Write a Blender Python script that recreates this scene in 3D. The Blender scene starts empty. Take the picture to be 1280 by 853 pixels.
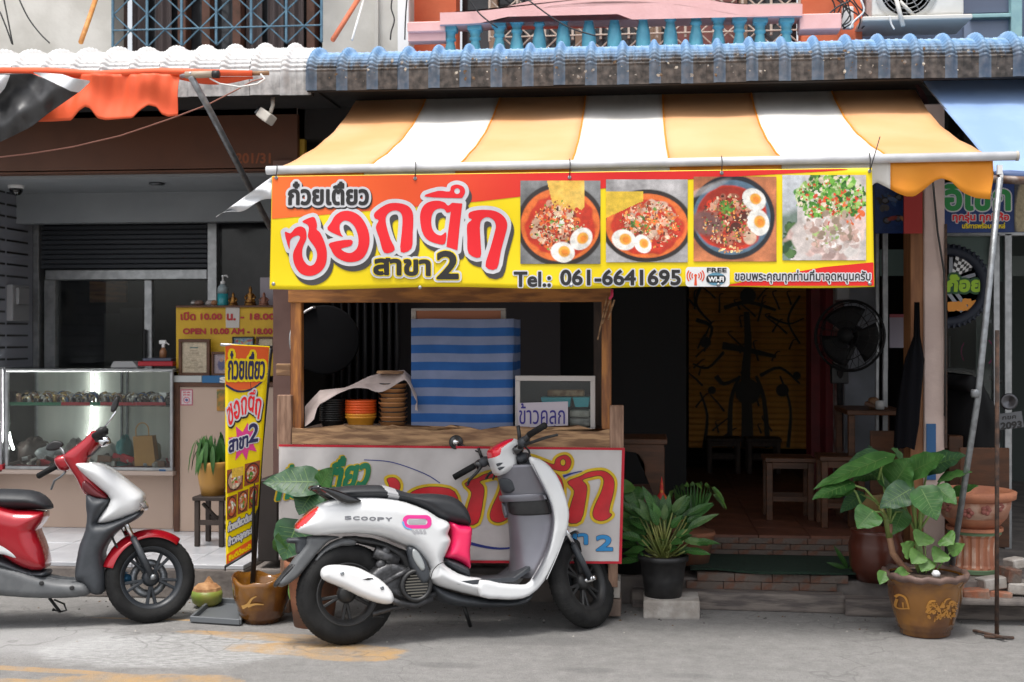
import bpy, bmesh, math, random
import numpy as np
from mathutils import Vector, Matrix

R = math.radians
rng = random.Random(7)
C = bpy.context.scene

# ------------------------------------------------------------------ camera, light
F, HZ, CAMZ, YAW = 1600.0, 420.0, 1.5, R(6.0)
cam = bpy.data.cameras.new('camera')
camo = bpy.data.objects.new('camera', cam)
C.collection.objects.link(camo)
camo.location = (0, 0, CAMZ)
camo.rotation_euler = (R(90), 0, YAW)
cam.sensor_width = 36
cam.lens = 36 * F / 1280
cam.shift_y = (HZ - 426.5) / 1280
cam.clip_end = 500
cam.dof.use_dof = True; cam.dof.focus_distance = 6.3; cam.dof.aperture_fstop = 3.2
C.camera = camo

SUN_EL, SUN_AZ = R(72), R(200)          # azimuth from +Y, clockwise
W = bpy.data.worlds.new('World'); C.world = W; W.use_nodes = True
_n = W.node_tree.nodes; _bg = _n['Background']
_sky = _n.new('ShaderNodeTexSky'); _sky.sky_type = 'NISHITA'; _sky.sun_disc = False
_sky.sun_elevation = SUN_EL; _sky.sun_rotation = SUN_AZ
_sky.air_density = 1.0; _sky.dust_density = 4.0; _sky.ozone_density = 1.0
_hs = _n.new('ShaderNodeHueSaturation'); _hs.inputs['Saturation'].default_value = 0.22
W.node_tree.links.new(_sky.outputs[0], _hs.inputs['Color'])
W.node_tree.links.new(_hs.outputs[0], _bg.inputs['Color'])
_bg.inputs['Strength'].default_value = 0.15
_sd = bpy.data.lights.new('sun', 'SUN'); _sd.energy = 1.5; _sd.angle = R(14); _sd.color = (1, .965, .91)
_so = bpy.data.objects.new('sun', _sd); C.collection.objects.link(_so)
_dir = Vector((math.sin(SUN_AZ) * math.cos(SUN_EL), math.cos(SUN_AZ) * math.cos(SUN_EL), math.sin(SUN_EL)))
_so.rotation_euler = _dir.to_track_quat('Z', 'Y').to_euler()
C.view_settings.view_transform = 'Standard'; C.view_settings.look = 'None'
C.view_settings.exposure = 0.72; C.view_settings.gamma = 1.0
C.view_settings.use_curve_mapping = False
try:
    C.cycles.max_bounces = 8; C.cycles.diffuse_bounces = 4; C.cycles.transparent_max_bounces = 16
    C.cycles.use_denoising = True
except Exception: pass

# ------------------------------------------------------------------ measuring: photograph pixel -> point at depth
cy_, sy_ = math.cos(YAW), math.sin(YAW)
def ray(px, py):
    cx = (px - 640) / F
    return Vector((cx * cy_ - sy_, cx * sy_ + cy_, (HZ - py) / F))
def P(px, py, Y):
    d = ray(px, py); return Vector((0, 0, CAMZ)) + d * (Y / d.y)
def PX(px, py, X):
    d = ray(px, py); return Vector((0, 0, CAMZ)) + d * (X / d.x)
def PG(px, py, z=0.0):
    d = ray(px, py); return Vector((0, 0, CAMZ)) + d * ((z - CAMZ) / d.z)
def PP(px, py, o, n):
    d = ray(px, py); c = Vector((0, 0, CAMZ)); return c + d * ((Vector(o) - c).dot(n) / d.dot(n))
def scl(px, Y):                      # metres per photo pixel at depth Y
    return Y / ray(px, HZ).y / F

# ------------------------------------------------------------------ materials
MATS = {}
def mat(name, c, r=.6, m=0., c2=None, ns=8., lo=.4, hi=.6, bump=0., bs=80., coat=0., trans=0., alpha=1., emit=0., stretch=None, spec=.5, det=6):
    if name in MATS: return MATS[name]
    ma = bpy.data.materials.new(name); ma.use_nodes = True
    nt = ma.node_tree; b = nt.nodes['Principled BSDF']; L = nt.links.new
    b.inputs['Base Color'].default_value = (*c, 1); b.inputs['Roughness'].default_value = r
    b.inputs['Metallic'].default_value = m; b.inputs['Coat Weight'].default_value = coat
    b.inputs['Coat Roughness'].default_value = .05
    b.inputs['Specular IOR Level'].default_value = spec
    b.inputs['Transmission Weight'].default_value = trans; b.inputs['Alpha'].default_value = alpha
    if emit:
        b.inputs['Emission Color'].default_value = (*c, 1); b.inputs['Emission Strength'].default_value = emit
    tc = nt.nodes.new('ShaderNodeTexCoord'); vec = tc.outputs['Object']
    if stretch:
        mp = nt.nodes.new('ShaderNodeMapping'); mp.inputs['Scale'].default_value = stretch
        L(vec, mp.inputs['Vector']); vec = mp.outputs[0]
    if c2 is not None:
        nz = nt.nodes.new('ShaderNodeTexNoise'); nz.inputs['Scale'].default_value = ns; nz.inputs['Detail'].default_value = det
        L(vec, nz.inputs['Vector'])
        rp = nt.nodes.new('ShaderNodeValToRGB'); rp.color_ramp.elements[0].position = lo; rp.color_ramp.elements[1].position = hi
        rp.color_ramp.elements[0].color = (*c, 1); rp.color_ramp.elements[1].color = (*c2, 1)
        L(nz.outputs['Fac'], rp.inputs[0]); L(rp.outputs[0], b.inputs['Base Color'])
        if r > .2:
            mr = nt.nodes.new('ShaderNodeMapRange'); mr.inputs[3].default_value = r * .85; mr.inputs[4].default_value = min(1, r * 1.15)
            L(nz.outputs['Fac'], mr.inputs[0]); L(mr.outputs[0], b.inputs['Roughness'])
    if bump:
        nb = nt.nodes.new('ShaderNodeTexNoise'); nb.inputs['Scale'].default_value = bs; nb.inputs['Detail'].default_value = 5
        L(vec, nb.inputs['Vector'])
        bp = nt.nodes.new('ShaderNodeBump'); bp.inputs['Strength'].default_value = bump; bp.inputs['Distance'].default_value = .01
        L(nb.outputs['Fac'], bp.inputs['Height']); L(bp.outputs[0], b.inputs['Normal'])
    MATS[name] = ma; return ma
def colattr_mat(name, r=.45):
    if name in MATS: return MATS[name]
    ma = bpy.data.materials.new(name); ma.use_nodes = True; nt = ma.node_tree
    a = nt.nodes.new('ShaderNodeVertexColor'); a.layer_name = 'print'
    nt.links.new(a.outputs[0], nt.nodes['Principled BSDF'].inputs['Base Color'])
    nt.nodes['Principled BSDF'].inputs['Roughness'].default_value = r
    MATS[name] = ma; return ma

# ------------------------------------------------------------------ mesh builder
class MB:
    def __init__(s): s.v = []; s.f = []; s.m = []; s.mi = 0; s.sm = []; s.smooth = False
    def add(s, vs, fs, smooth=None):
        b = len(s.v); s.v += [tuple(v) for v in vs]
        sm = s.smooth if smooth is None else smooth
        for f in fs: s.f.append([b + i for i in f]); s.m.append(s.mi); s.sm.append(sm)
        return s
    def mat(s, i): s.mi = i; return s
    def box(s, a, b, bev=0., M=None):
        a = [min(a[i], b[i]) for i in range(3)], [max(a[i], b[i]) for i in range(3)]
        lo, hi = a
        if bev <= 0:
            vs = [(x, y, z) for x in (lo[0], hi[0]) for y in (lo[1], hi[1]) for z in (lo[2], hi[2])]
            fs = [(0, 1, 3, 2), (4, 6, 7, 5), (0, 4, 5, 1), (2, 3, 7, 6), (0, 2, 6, 4), (1, 5, 7, 3)]
        else:
            bm = bmesh.new(); bmesh.ops.create_cube(bm, size=1)
            for v in bm.verts: v.co = Vector([lo[i] + (v.co[i] + .5) * (hi[i] - lo[i]) for i in range(3)])
            bev = min(bev, .45 * min(hi[i] - lo[i] for i in range(3)))
            bmesh.ops.bevel(bm, geom=bm.edges[:], offset=bev, segments=1 if bev < .008 else 2, affect='EDGES', profile=.6)
            vs = [v.co.copy() for v in bm.verts]; bm.verts.index_update(); fs = [[v.index for v in f.verts] for f in bm.faces]; bm.free()
        if M is not None: vs = [M @ Vector(v) for v in vs]
        return s.add(vs, fs)
    def beam(s, a, b, w, h, up=(0, 0, 1), bev=.003):
        a = Vector(a); b = Vector(b); d = b - a; L = d.length; d.normalize()
        up = Vector(up)
        if abs(d.dot(up)) > .98: up = Vector((0, 1, 0))
        x = d.cross(up).normalized(); z = x.cross(d).normalized()
        M = Matrix((x, d, z)).transposed().to_4x4(); M.translation = a
        return s.box((-w / 2, 0, -h / 2), (w / 2, L, h / 2), bev, M)
    def tube(s, pts, r, n=10, cap=True, smooth=True):
        pts = [Vector(p) for p in pts]; k = len(pts); rr = r if isinstance(r, (list, tuple)) else [r] * k
        vs = []; fs = []; prev = None
        for i, p in enumerate(pts):
            t = (pts[min(i + 1, k - 1)] - pts[max(i - 1, 0)]).normalized()
            if prev is None:
                a = Vector((0, 0, 1)) if abs(t.z) < .9 else Vector((1, 0, 0))
                u = t.cross(a).normalized()
            else:
                u = (prev - t * prev.dot(t)); u.normalize()
            prev = u; w = t.cross(u)
            for j in range(n):
                an = 2 * math.pi * j / n; vs.append(p + (u * math.cos(an) + w * math.sin(an)) * rr[i])
        for i in range(k - 1):
            for j in range(n):
                j2 = (j + 1) % n; fs.append((i * n + j, i * n + j2, (i + 1) * n + j2, (i + 1) * n + j))
        if cap: fs += [tuple(range(n))[::-1], tuple((k - 1) * n + j for j in range(n))]
        return s.add(vs, fs, smooth)
    def lathe(s, prof, c, axis=(0, 0, 1), n=28, smooth=True, closed=False, arc=None):
        ax = Vector(axis).normalized(); a = Vector((1, 0, 0)) if abs(ax.x) < .9 else Vector((0, 1, 0))
        u = ax.cross(a).normalized(); w = ax.cross(u); c = Vector(c); vs = []; fs = []; k = len(prof)
        for (r, h) in prof:
            for j in range(n):
                an = 2 * math.pi * j / n; vs.append(c + ax * h + (u * math.cos(an) + w * math.sin(an)) * r)
        for i in range(k - 1 if not closed else k):
            i2 = (i + 1) % k
            for j in range(n):
                j2 = (j + 1) % n; fs.append((i * n + j, i * n + j2, i2 * n + j2, i2 * n + j))
        if not closed:
            if prof[0][0] > 1e-4: fs.append(tuple(range(n))[::-1])
            if prof[-1][0] > 1e-4: fs.append(tuple((k - 1) * n + j for j in range(n)))
        return s.add(vs, fs, smooth)
    def grid(s, fn, nu, nv, smooth=True):
        vs = [fn(i / nu, j / nv) for j in range(nv + 1) for i in range(nu + 1)]
        fs = [(j * (nu + 1) + i, j * (nu + 1) + i + 1, (j + 1) * (nu + 1) + i + 1, (j + 1) * (nu + 1) + i) for j in range(nv) for i in range(nu)]
        return s.add(vs, fs, smooth)
    def sheet(s, fn, nu, nv, th, nrm, smooth=True):       # grid with thickness
        n = Vector(nrm) * th
        b = len(s.v); s.grid(fn, nu, nv, smooth); s.grid(lambda a, c: Vector(fn(a, c)) + n, nu, nv, smooth)
        N = (nu + 1) * (nv + 1)
        ring = [i for i in range(nu + 1)] + [(j) * (nu + 1) + nu for j in range(1, nv + 1)] + [nv * (nu + 1) + i for i in range(nu - 1, -1, -1)] + [j * (nu + 1) for j in range(nv - 1, 0, -1)]
        for k in range(len(ring)):
            a, c = ring[k], ring[(k + 1) % len(ring)]
            s.f.append([b + a, b + c, b + N + c, b + N + a]); s.m.append(s.mi); s.sm.append(False)
        return s
    def prism(s, poly, ext, smooth=False):                  # poly: list of Vector (planar), ext: Vector
        n = len(poly); e = Vector(ext); vs = [Vector(p) for p in poly] + [Vector(p) + e for p in poly]
        bm = bmesh.new(); bv = [bm.verts.new(v) for v in vs[:n]]
        try:
            f = bm.faces.new(bv); r = bmesh.ops.triangulate(bm, faces=[f], ngon_method='EAR_CLIP')
            bm.verts.index_update(); tris = [[v.index for v in t.verts] for t in bm.faces]
        except Exception: tris = [list(range(n))]
        bm.free()
        fs = tris + [[i + n for i in t[::-1]] for t in tris] + [(i, i + n, (i + 1) % n + n, (i + 1) % n) for i in range(n)]
        return s.add(vs, fs, smooth)
    def mesh(s, name, org=None):
        me = bpy.data.meshes.new(name)
        o = Vector(org) if org is not None else Vector((0, 0, 0))
        me.from_pydata([(v[0] - o.x, v[1] - o.y, v[2] - o.z) for v in s.v], [], s.f)
        me.polygons.foreach_set('material_index', s.m); me.polygons.foreach_set('use_smooth', s.sm)
        me.update(); return me

def recalc(me):
    bm = bmesh.new(); bm.from_mesh(me); bmesh.ops.recalc_face_normals(bm, faces=bm.faces); bm.to_mesh(me); bm.free()

NAMES = {}
ORG = {}
def thing(name, label, cat, loc, group=None, rz=0.0):
    o = bpy.data.objects.new(name, None); C.collection.objects.link(o)
    o.empty_display_size = .1; o.location = loc; o.rotation_euler = (0, 0, rz)
    o['label'] = label; o['category'] = cat
    if group: o['group'] = group
    ORG[o.name] = Vector(loc); return o
def obj(name, mb, mats, parent=None, local=False, fix=True, label=None, kind=None):
    mats = mats if isinstance(mats, (list, tuple)) else [mats]
    org = Vector((0, 0, 0))
    if parent is not None and not local:
        org = ORG[parent.name]
    elif parent is None and not local and mb.v:
        a = np.array(mb.v); org = Vector(((a[:, 0].min() + a[:, 0].max()) / 2, (a[:, 1].min() + a[:, 1].max()) / 2, a[:, 2].min()))
    me = mb.mesh(name, org)
    if fix: recalc(me)
    for m_ in mats: me.materials.append(m_)
    o = bpy.data.objects.new(name, me); C.collection.objects.link(o)
    if parent is not None: o.parent = parent; ORG[o.name] = ORG[parent.name]
    else: o.location = org; ORG[o.name] = org
    if label: o['label'] = label
    if kind: o['kind'] = kind
    return o
def single(name, mb, mats, label, cat, group=None, fix=True):
    o = obj(name, mb, mats, fix=fix); o['label'] = label; o['category'] = cat
    if group: o['group'] = group
    return o
def clone(o, dloc, label=None, group=None, parent=None, M=None):
    c = o.copy(); C.collection.objects.link(c)
    if parent is None:
        c.location = Vector(o.location) + Vector(dloc)
        if label: c['label'] = label
        if group: c['group'] = group
    else: c.parent = parent
    ORG[c.name] = ORG[o.name] + Vector(dloc)
    for ch in list(o.children): clone(ch, dloc, parent=c)
    return c
def piece(src, name, parent, loc):          # another piece sharing mesh data, at an offset
    c = src.copy(); C.collection.objects.link(c); c.name = name; c.parent = parent; c.location = Vector(src.location) + Vector(loc)
    ORG[c.name] = ORG[parent.name]; return c

# ------------------------------------------------------------------ flat shapes from signed distances
def smooth_pts(pts, k=4, closed=True, corners=()):
    n = len(pts); out = []
    for i in range(n if closed else n - 1):
        p0 = pts[(i - 1) % n] if (closed or i > 0) else pts[i]; p1 = pts[i]; p2 = pts[(i + 1) % n]; p3 = pts[(i + 2) % n] if (closed or i + 2 < n) else pts[(i + 1) % n]
        if i in corners: p0 = p1
        if (i + 1) % n in corners: p3 = p2
        for j in range(k):
            t = j / k
            out.append(tuple(.5 * ((2 * p1[a]) + (-p0[a] + p2[a]) * t + (2 * p0[a] - 5 * p1[a] + 4 * p2[a] - p3[a]) * t * t + (-p0[a] + 3 * p1[a] - 3 * p2[a] + p3[a]) * t ** 3) for a in range(2)))
    if not closed: out.append(tuple(pts[-1]))
    return out
def segs(poly): 
    a = np.array(poly, float); return np.hstack([a, np.roll(a, -1, 0)])
def circ(cx, cy, rx, ry=None, n=24, rev=False):
    ry = ry or rx; p = [(cx + rx * math.cos(2 * math.pi * i / n), cy + ry * math.sin(2 * math.pi * i / n)) for i in range(n)]
    return p[::-1] if rev else p
_txt = {}
def text_segs(s):
    if s in _txt: return _txt[s].copy()
    c = bpy.data.curves.new('t', 'FONT'); c.body = s; c.size = 1; c.fill_mode = 'NONE'; c.resolution_u = 4
    o = bpy.data.objects.new('t', c); C.collection.objects.link(o)
    dg = bpy.context.evaluated_depsgraph_get(); me = bpy.data.meshes.new_from_object(o.evaluated_get(dg))
    co = np.array([v.co[:2] for v in me.vertices]).reshape(-1, 2)
    ed = np.array([e.vertices[:] for e in me.edges]).reshape(-1, 2)
    # orient loops
    nxt = {}
    for a, b in ed: nxt.setdefault(int(a), []).append(int(b)); nxt.setdefault(int(b), []).append(int(a))
    seen = set(); out = []
    for v in sorted(nxt):
        if v in seen: continue
        loop = [v]; seen.add(v); cur = v
        while True:
            cand = [w for w in nxt[cur] if w not in seen]
            if not cand: break
            w = cur + 1 if cur + 1 in cand else cand[0]
            loop.append(w); seen.add(w); cur = w
        if len(loop) > 2:
            p = co[loop]; out.append(np.hstack([p, np.roll(p, -1, 0)]))
    bpy.data.objects.remove(o); bpy.data.curves.remove(c); bpy.data.meshes.remove(me)
    r = np.vstack(out); _txt[s] = r; return r.copy()
def text_fit(s, x0, x1, yb, h, shear=0., rot=0., ref='ก'):
    """text as segments in photograph pixels: from x0 to x1, baseline yb, reference glyph height h"""
    a = text_segs(s); rf = text_segs(ref); hh = rf[:, [1, 3]].max()
    mn = a[:, [0, 2]].min(); mx = a[:, [0, 2]].max()
    sx = (x1 - x0) / (mx - mn); sy = h / hh
    for i in (0, 2):
        x = (a[:, i] - mn) * sx; y = a[:, i + 1] * sy
        x = x + shear * y
        a[:, i] = x0 + x * math.cos(rot) - 0; a[:, i + 1] = yb - y - x * math.sin(rot)
    return a
def sdf(sg, grow, cell, pad=0):
    x0 = sg[:, [0, 2]].min() - grow - 2 * cell - pad; x1 = sg[:, [0, 2]].max() + grow + 2 * cell
    y0 = sg[:, [1, 3]].min() - grow - 2 * cell - pad; y1 = sg[:, [1, 3]].max() + grow + 2 * cell
    nx = int((x1 - x0) / cell) + 2; ny = int((y1 - y0) / cell) + 2
    xs = x0 + np.arange(nx) * cell; ys = y0 + np.arange(ny) * cell
    D = np.full((ny, nx), 1e9); Wn = np.zeros((ny, nx), np.int32); Rr = abs(grow) + 3 * cell if pad == 0 else 1e9
    for ax, ay, bx, by in sg:
        i0 = max(0, int((min(ax, bx) - Rr - x0) / cell)) if Rr < 1e8 else 0; i1 = min(nx, int((max(ax, bx) + Rr - x0) / cell) + 2) if Rr < 1e8 else nx
        j0 = max(0, int((min(ay, by) - Rr - y0) / cell)) if Rr < 1e8 else 0; j1 = min(ny, int((max(ay, by) + Rr - y0) / cell) + 2) if Rr < 1e8 else ny
        X = xs[i0:i1][None, :]; Y = ys[j0:j1][:, None]; dx, dy = bx - ax, by - ay; L2 = dx * dx + dy * dy + 1e-12
        t = np.clip(((X - ax) * dx + (Y - ay) * dy) / L2, 0, 1)
        d = np.hypot(X - ax - t * dx, Y - ay - t * dy)
        D[j0:j1, i0:i1] = np.minimum(D[j0:j1, i0:i1], d)
        if ay != by:
            ja = np.searchsorted(ys, min(ay, by), 'right'); jb = np.searchsorted(ys, max(ay, by), 'right'); sgn = 1 if by > ay else -1
            for j in range(ja, jb):
                xc = ax + (ys[j] - ay) * dx / dy; k = np.searchsorted(xs, xc); Wn[j, :k] += sgn
    V = np.where(Wn != 0, -np.minimum(D, 1e3), np.minimum(D, 1e3)) - grow
    return xs, ys, V
def cells(xs, ys, V, run=12):
    """polygons of the region V<0: list of (points)"""
    ins = V < 0; full = ins[:-1, :-1] & ins[1:, :-1] & ins[:-1, 1:] & ins[1:, 1:]
    anyc = ins[:-1, :-1] | ins[1:, :-1] | ins[:-1, 1:] | ins[1:, 1:]
    out = []
    for j in range(full.shape[0]):
        row = full[j]; idx = np.flatnonzero(row)
        if len(idx):
            br = np.flatnonzero(np.diff(idx) > 1); st = np.concatenate([[0], br + 1]); en = np.concatenate([br, [len(idx) - 1]])
            for a, b in zip(st, en):
                i = idx[a]; e = idx[b] + 1
                while i < e:
                    k = min(i + run, e)
                    out.append([(xs[i], ys[j]), (xs[k], ys[j]), (xs[k], ys[j + 1]), (xs[i], ys[j + 1])]); i = k
    bj, bi = np.nonzero(anyc & ~full)
    for j, i in zip(bj, bi):
        q = [(xs[i], ys[j], V[j, i]), (xs[i + 1], ys[j], V[j, i + 1]), (xs[i + 1], ys[j + 1], V[j + 1, i + 1]), (xs[i], ys[j + 1], V[j + 1, i])]
        p = []
        for k in range(4):
            a, b = q[k], q[(k + 1) % 4]
            if a[2] < 0: p.append((a[0], a[1]))
            if (a[2] < 0) != (b[2] < 0):
                t = a[2] / (a[2] - b[2]); p.append((a[0] + t * (b[0] - a[0]), a[1] + t * (b[1] - a[1])))
        if len(p) >= 3: out.append(p)
    return out
def flat(mb, sg, fn, lay, grow=0., cell=.4, shift=(0, 0), run=12):
    """print the shape (segments in px) onto a surface; fn(px,py,layer)->world"""
    if isinstance(sg, list): sg = np.vstack(sg)
    sg = sg.copy(); sg[:, [0, 2]] += shift[0]; sg[:, [1, 3]] += shift[1]
    xs, ys, V = sdf(sg, grow, cell)
    for p in cells(xs, ys, V, run): mb.add([fn(x, y, lay) for x, y in p], [tuple(range(len(p)))], False)
    return mb
def polyflat(mb, poly, fn, lay): return flat(mb, segs(poly), fn, lay, cell=max(.4, .01))
def inflate(mb, poly, to3, cell, half, rim, base=0., power=.5, smooth=True):
    """closed puffy solid: outline poly in plane units; to3(u,w,v)->point; half(u,w) half thickness; rim = rounding radius"""
    sg = segs(poly) if not isinstance(poly, np.ndarray) else poly
    xs, ys, V = sdf(sg, 0, cell, pad=1e-6)
    pid = {}; vs = []; fs = []
    def vid(key, x, y, d, side):
        k = (key, side)
        if k in pid: return pid[k]
        t = min(1, max(0, -d) / rim); h = half(x, y) if callable(half) else half
        hh = base * h + (1 - base) * h * (1 - (1 - t) ** 2) ** power
        vs.append(to3(x, y, side * hh)); pid[k] = len(vs) - 1; return pid[k]
    ny, nx = V.shape; rims = {}
    for j in range(ny - 1):
        for i in range(nx - 1):
            c = [(i, j), (i + 1, j), (i + 1, j + 1), (i, j + 1)]; vv = [V[b, a] for a, b in c]
            if min(vv) >= 0: continue
            for side in (1, -1):
                p = []; bd = []
                for k in range(4):
                    (a0, b0), (a1, b1) = c[k], c[(k + 1) % 4]; d0, d1 = V[b0, a0], V[b1, a1]
                    if d0 < 0: p.append(vid((a0, b0), xs[a0], ys[b0], d0, side)); bd.append(0)
                    if (d0 < 0) != (d1 < 0):
                        t = d0 / (d0 - d1); e = tuple(sorted([(a0, b0), (a1, b1)]))
                        sd = side if base > 0 else 0
                        p.append(vid(('e', e), xs[a0] + t * (xs[a1] - xs[a0]), ys[b0] + t * (ys[b1] - ys[b0]), 0, sd)); bd.append(e)
                if len(p) >= 3: fs.append(tuple(p) if side == 1 else tuple(p[::-1]))
                if base > 0 and side == 1:
                    es = [e for e in bd if e != 0]
                    if len(es) == 2:
                        rims[len(rims)] = (es[0], es[1])
    if base > 0:
        for e0, e1 in rims.values():
            try: fs.append((pid[(('e', e0), 1)], pid[(('e', e1), 1)], pid[(('e', e1), -1)], pid[(('e', e0), -1)]))
            except KeyError: pass
    return mb.add(vs, fs, smooth)

# ------------------------------------------------------------------ painted prints (colour attribute grids)
class Paint:
    def __init__(s, w, h, col):
        s.a = np.zeros((h, w, 3)) + np.array(col); s.h, s.w = h, w
        s.Y, s.X = np.mgrid[0:h, 0:w]; s.X = (s.X + .5) / w; s.Y = (s.Y + .5) / h; s.r = np.random.RandomState(w * 7 + h)
    def noise(s, n=6, seed=0):
        r = np.random.RandomState(seed); g = r.rand(n + 2, n + 2)
        x = s.X * n; y = s.Y * n; i = x.astype(int); j = y.astype(int); fx = x - i; fy = y - j; fx = fx * fx * (3 - 2 * fx); fy = fy * fy * (3 - 2 * fy)
        return (g[j, i] * (1 - fx) + g[j, i + 1] * fx) * (1 - fy) + (g[j + 1, i] * (1 - fx) + g[j + 1, i + 1] * fx) * fy
    def fill(s, m, col, k=1.):
        m = np.clip(m, 0, 1)[..., None] * k; s.a = s.a * (1 - m) + np.array(col) * m
    def ell(s, cx, cy, rx, ry, col, rot=0., soft=.03, wob=0., k=1.):
        c, q = math.cos(rot), math.sin(rot); X = s.X - cx; Y = s.Y - cy
        d = np.hypot((X * c + Y * q) / rx, (-X * q + Y * c) / ry)
        if wob: d = d + wob * (s.noise(9, int(cx * 999 + cy * 77)) - .5)
        s.fill((1 - d) / soft + .5, col, k)
    def blobs(s, n, cx, cy, rx, ry, cols, size=(.02, .06), seed=1):
        r = random.Random(seed)
        for _ in range(n):
            a = r.random() * 6.28; q = math.sqrt(r.random()); sz = r.uniform(*size); c = r.choice(cols); v = r.uniform(.75, 1.2)
            s.ell(cx + rx * q * math.cos(a), cy + ry * q * math.sin(a), sz, sz * r.uniform(.35, .9), [min(1, x * v) for x in c], r.random() * 3, .2, .8)
    def bits(s, n, cx, cy, rx, ry, seed=1): s.blobs(n, cx, cy, rx, ry, [(.8, .6, .4), (.6, .1, .03), (.2, .03, .01), (.12, .3, .04), (.85, .35, .08), (.08, .02, .01)], (.006, .018), seed)
    def emit(s, mb_parent, name, fn, x0, y0, x1, y1, lay, quad=None, r=.4):
        """fn(px,py,lay); the picture covers x0..x1,y0..y1 (or the quad TL,TR,BR,BL in px)"""
        vs = []; 
        for j in range(s.h + 1):
            for i in range(s.w + 1):
                u, v = i / s.w, j / s.h
                if quad:
                    a = [quad[0][k] * (1 - u) + quad[1][k] * u for k in (0, 1)]; b = [quad[3][k] * (1 - u) + quad[2][k] * u for k in (0, 1)]
                    x, y = a[0] * (1 - v) + b[0] * v, a[1] * (1 - v) + b[1] * v
                else: x, y = x0 + (x1 - x0) * u, y0 + (y1 - y0) * v
                vs.append(fn(x, y, lay))
        mb = MB(); n = s.w + 1
        mb.add(vs, [(j * n + i, (j + 1) * n + i, (j + 1) * n + i + 1, j * n + i + 1) for j in range(s.h) for i in range(s.w)], False)
        o = obj(name, mb, colattr_mat('printed_picture', r), mb_parent, fix=False)
        at = o.data.color_attributes.new('print', 'FLOAT_COLOR', 'CORNER')
        noise = s.a * (.72 + .28 * s.noise(11, 4) + .3 * s.noise(27, 5))[..., None] * (1 + (s.r.rand(s.h, s.w, 1) - .5) * .16)
        c = np.clip(noise, 0.005, 1).reshape(-1, 3); c = np.hstack([c, np.ones((len(c), 1))])
        at.data.foreach_set('color', np.repeat(c, 4, axis=0).ravel()); return o
def srgb(r, g, b):
    return tuple((x / 255 / 12.92) if x / 255 <= .04045 else ((x / 255 + .055) / 1.055) ** 2.4 for x in (r, g, b))
# ================================================================== materials
cream = mat('cream_plaster', (.62, .60, .56), .85, c2=(.5, .48, .44), ns=3, bump=.15, bs=40)
coral = mat('coral_plaster', (.78, .2, .09), .8, c2=(.7, .16, .07), ns=4, bump=.12, bs=50)
pinkp = mat('pink_paint', (.84, .48, .45), .6, c2=(.78, .43, .4), ns=6, bump=.1, bs=60)
bluewall = mat('slate_blue_plaster', (.12, .16, .25), .8, c2=(.1, .13, .2), ns=5)
tealp = mat('teal_paint', (.13, .42, .5), .45, c2=(.1, .34, .43), ns=14, bump=.15, bs=50)
tealmetal = mat('pale_teal_metal', (.3, .5, .52), .5, c2=(.24, .42, .46), ns=12)
darkint = mat('shade_toned_wall', (.022, .02, .02), .9, c2=(.014, .013, .013), ns=3)  # near-black colour stands in for deep shade indoors and under the canopies
graywall = mat('light_grey_wall', (.3, .32, .34), .7, c2=(.26, .28, .3), ns=2)
alum = mat('aluminium', (.45, .46, .47), .35, .8, c2=(.35, .36, .37), ns=18)
alumdark = mat('dark_aluminium', (.14, .15, .16), .4, .7, c2=(.1, .11, .12), ns=18)
steel = mat('galvanised_steel', (.36, .38, .4), .45, .75, c2=(.25, .26, .27), ns=25, bump=.1, bs=90)
rusty = mat('rusty_steel', (.11, .06, .04), .85, .2, c2=(.05, .035, .03), ns=30, bump=.3, bs=70)
chrome = mat('chrome', (.75, .76, .78), .12, 1.)
wood = mat('orange_varnished_wood', (.42, .17, .04), .45, c2=(.2, .075, .02), ns=5, stretch=(1, 6, 6), bump=.15, bs=25)
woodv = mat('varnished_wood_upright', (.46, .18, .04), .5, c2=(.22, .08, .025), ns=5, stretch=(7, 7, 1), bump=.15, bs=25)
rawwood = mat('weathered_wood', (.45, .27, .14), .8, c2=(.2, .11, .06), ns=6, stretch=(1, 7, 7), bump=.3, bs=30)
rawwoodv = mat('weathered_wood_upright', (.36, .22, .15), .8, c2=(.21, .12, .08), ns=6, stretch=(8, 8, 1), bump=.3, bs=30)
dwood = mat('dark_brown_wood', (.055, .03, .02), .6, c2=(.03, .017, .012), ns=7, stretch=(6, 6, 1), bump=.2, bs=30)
trimbrown = mat('brown_trim', (.12, .05, .022), .5, c2=(.08, .03, .015), ns=9)
fascia = mat('brown_fascia_panel', (.12, .045, .02), .55, c2=(.1, .038, .018), ns=4)
concrete = mat('rough_concrete', (.23, .2, .18), .9, c2=(.12, .105, .1), ns=7, lo=.35, hi=.7, bump=.5, bs=35)
beige = mat('beige_laminate', (.5, .37, .29), .4, c2=(.47, .345, .27), ns=2)
tilegrey = mat('pale_floor_tile', (.56, .57, .6), .3, c2=(.48, .49, .52), ns=5)
tilered = mat('terracotta_floor_tile', (.16, .06, .035), .45, c2=(.11, .042, .026), ns=6)
grout = mat('grout', (.12, .11, .1), .9)
rubber = mat('black_rubber', (.009, .009, .0095), .8, c2=(.017, .017, .017), ns=14, bump=.2, bs=90, spec=.3)
blackpl = mat('black_plastic', (.015, .015, .016), .45, c2=(.022, .022, .023), ns=30)
glossblk = mat('gloss_black', (.008, .008, .009), .12, coat=.8)
white = mat('white_paint', (.78, .78, .78), .5, c2=(.7, .7, .7), ns=10)
brick = mat('brick', (.36, .13, .07), .85, c2=(.3, .19, .14), ns=16, bump=.5, bs=60)
paleconc = mat('pale_concrete_block', (.42, .39, .36), .9, c2=(.3, .27, .24), ns=12, bump=.5, bs=50)
glass = mat('window_glass', (.9, .95, .95), .03, trans=1., alpha=1.)
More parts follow.
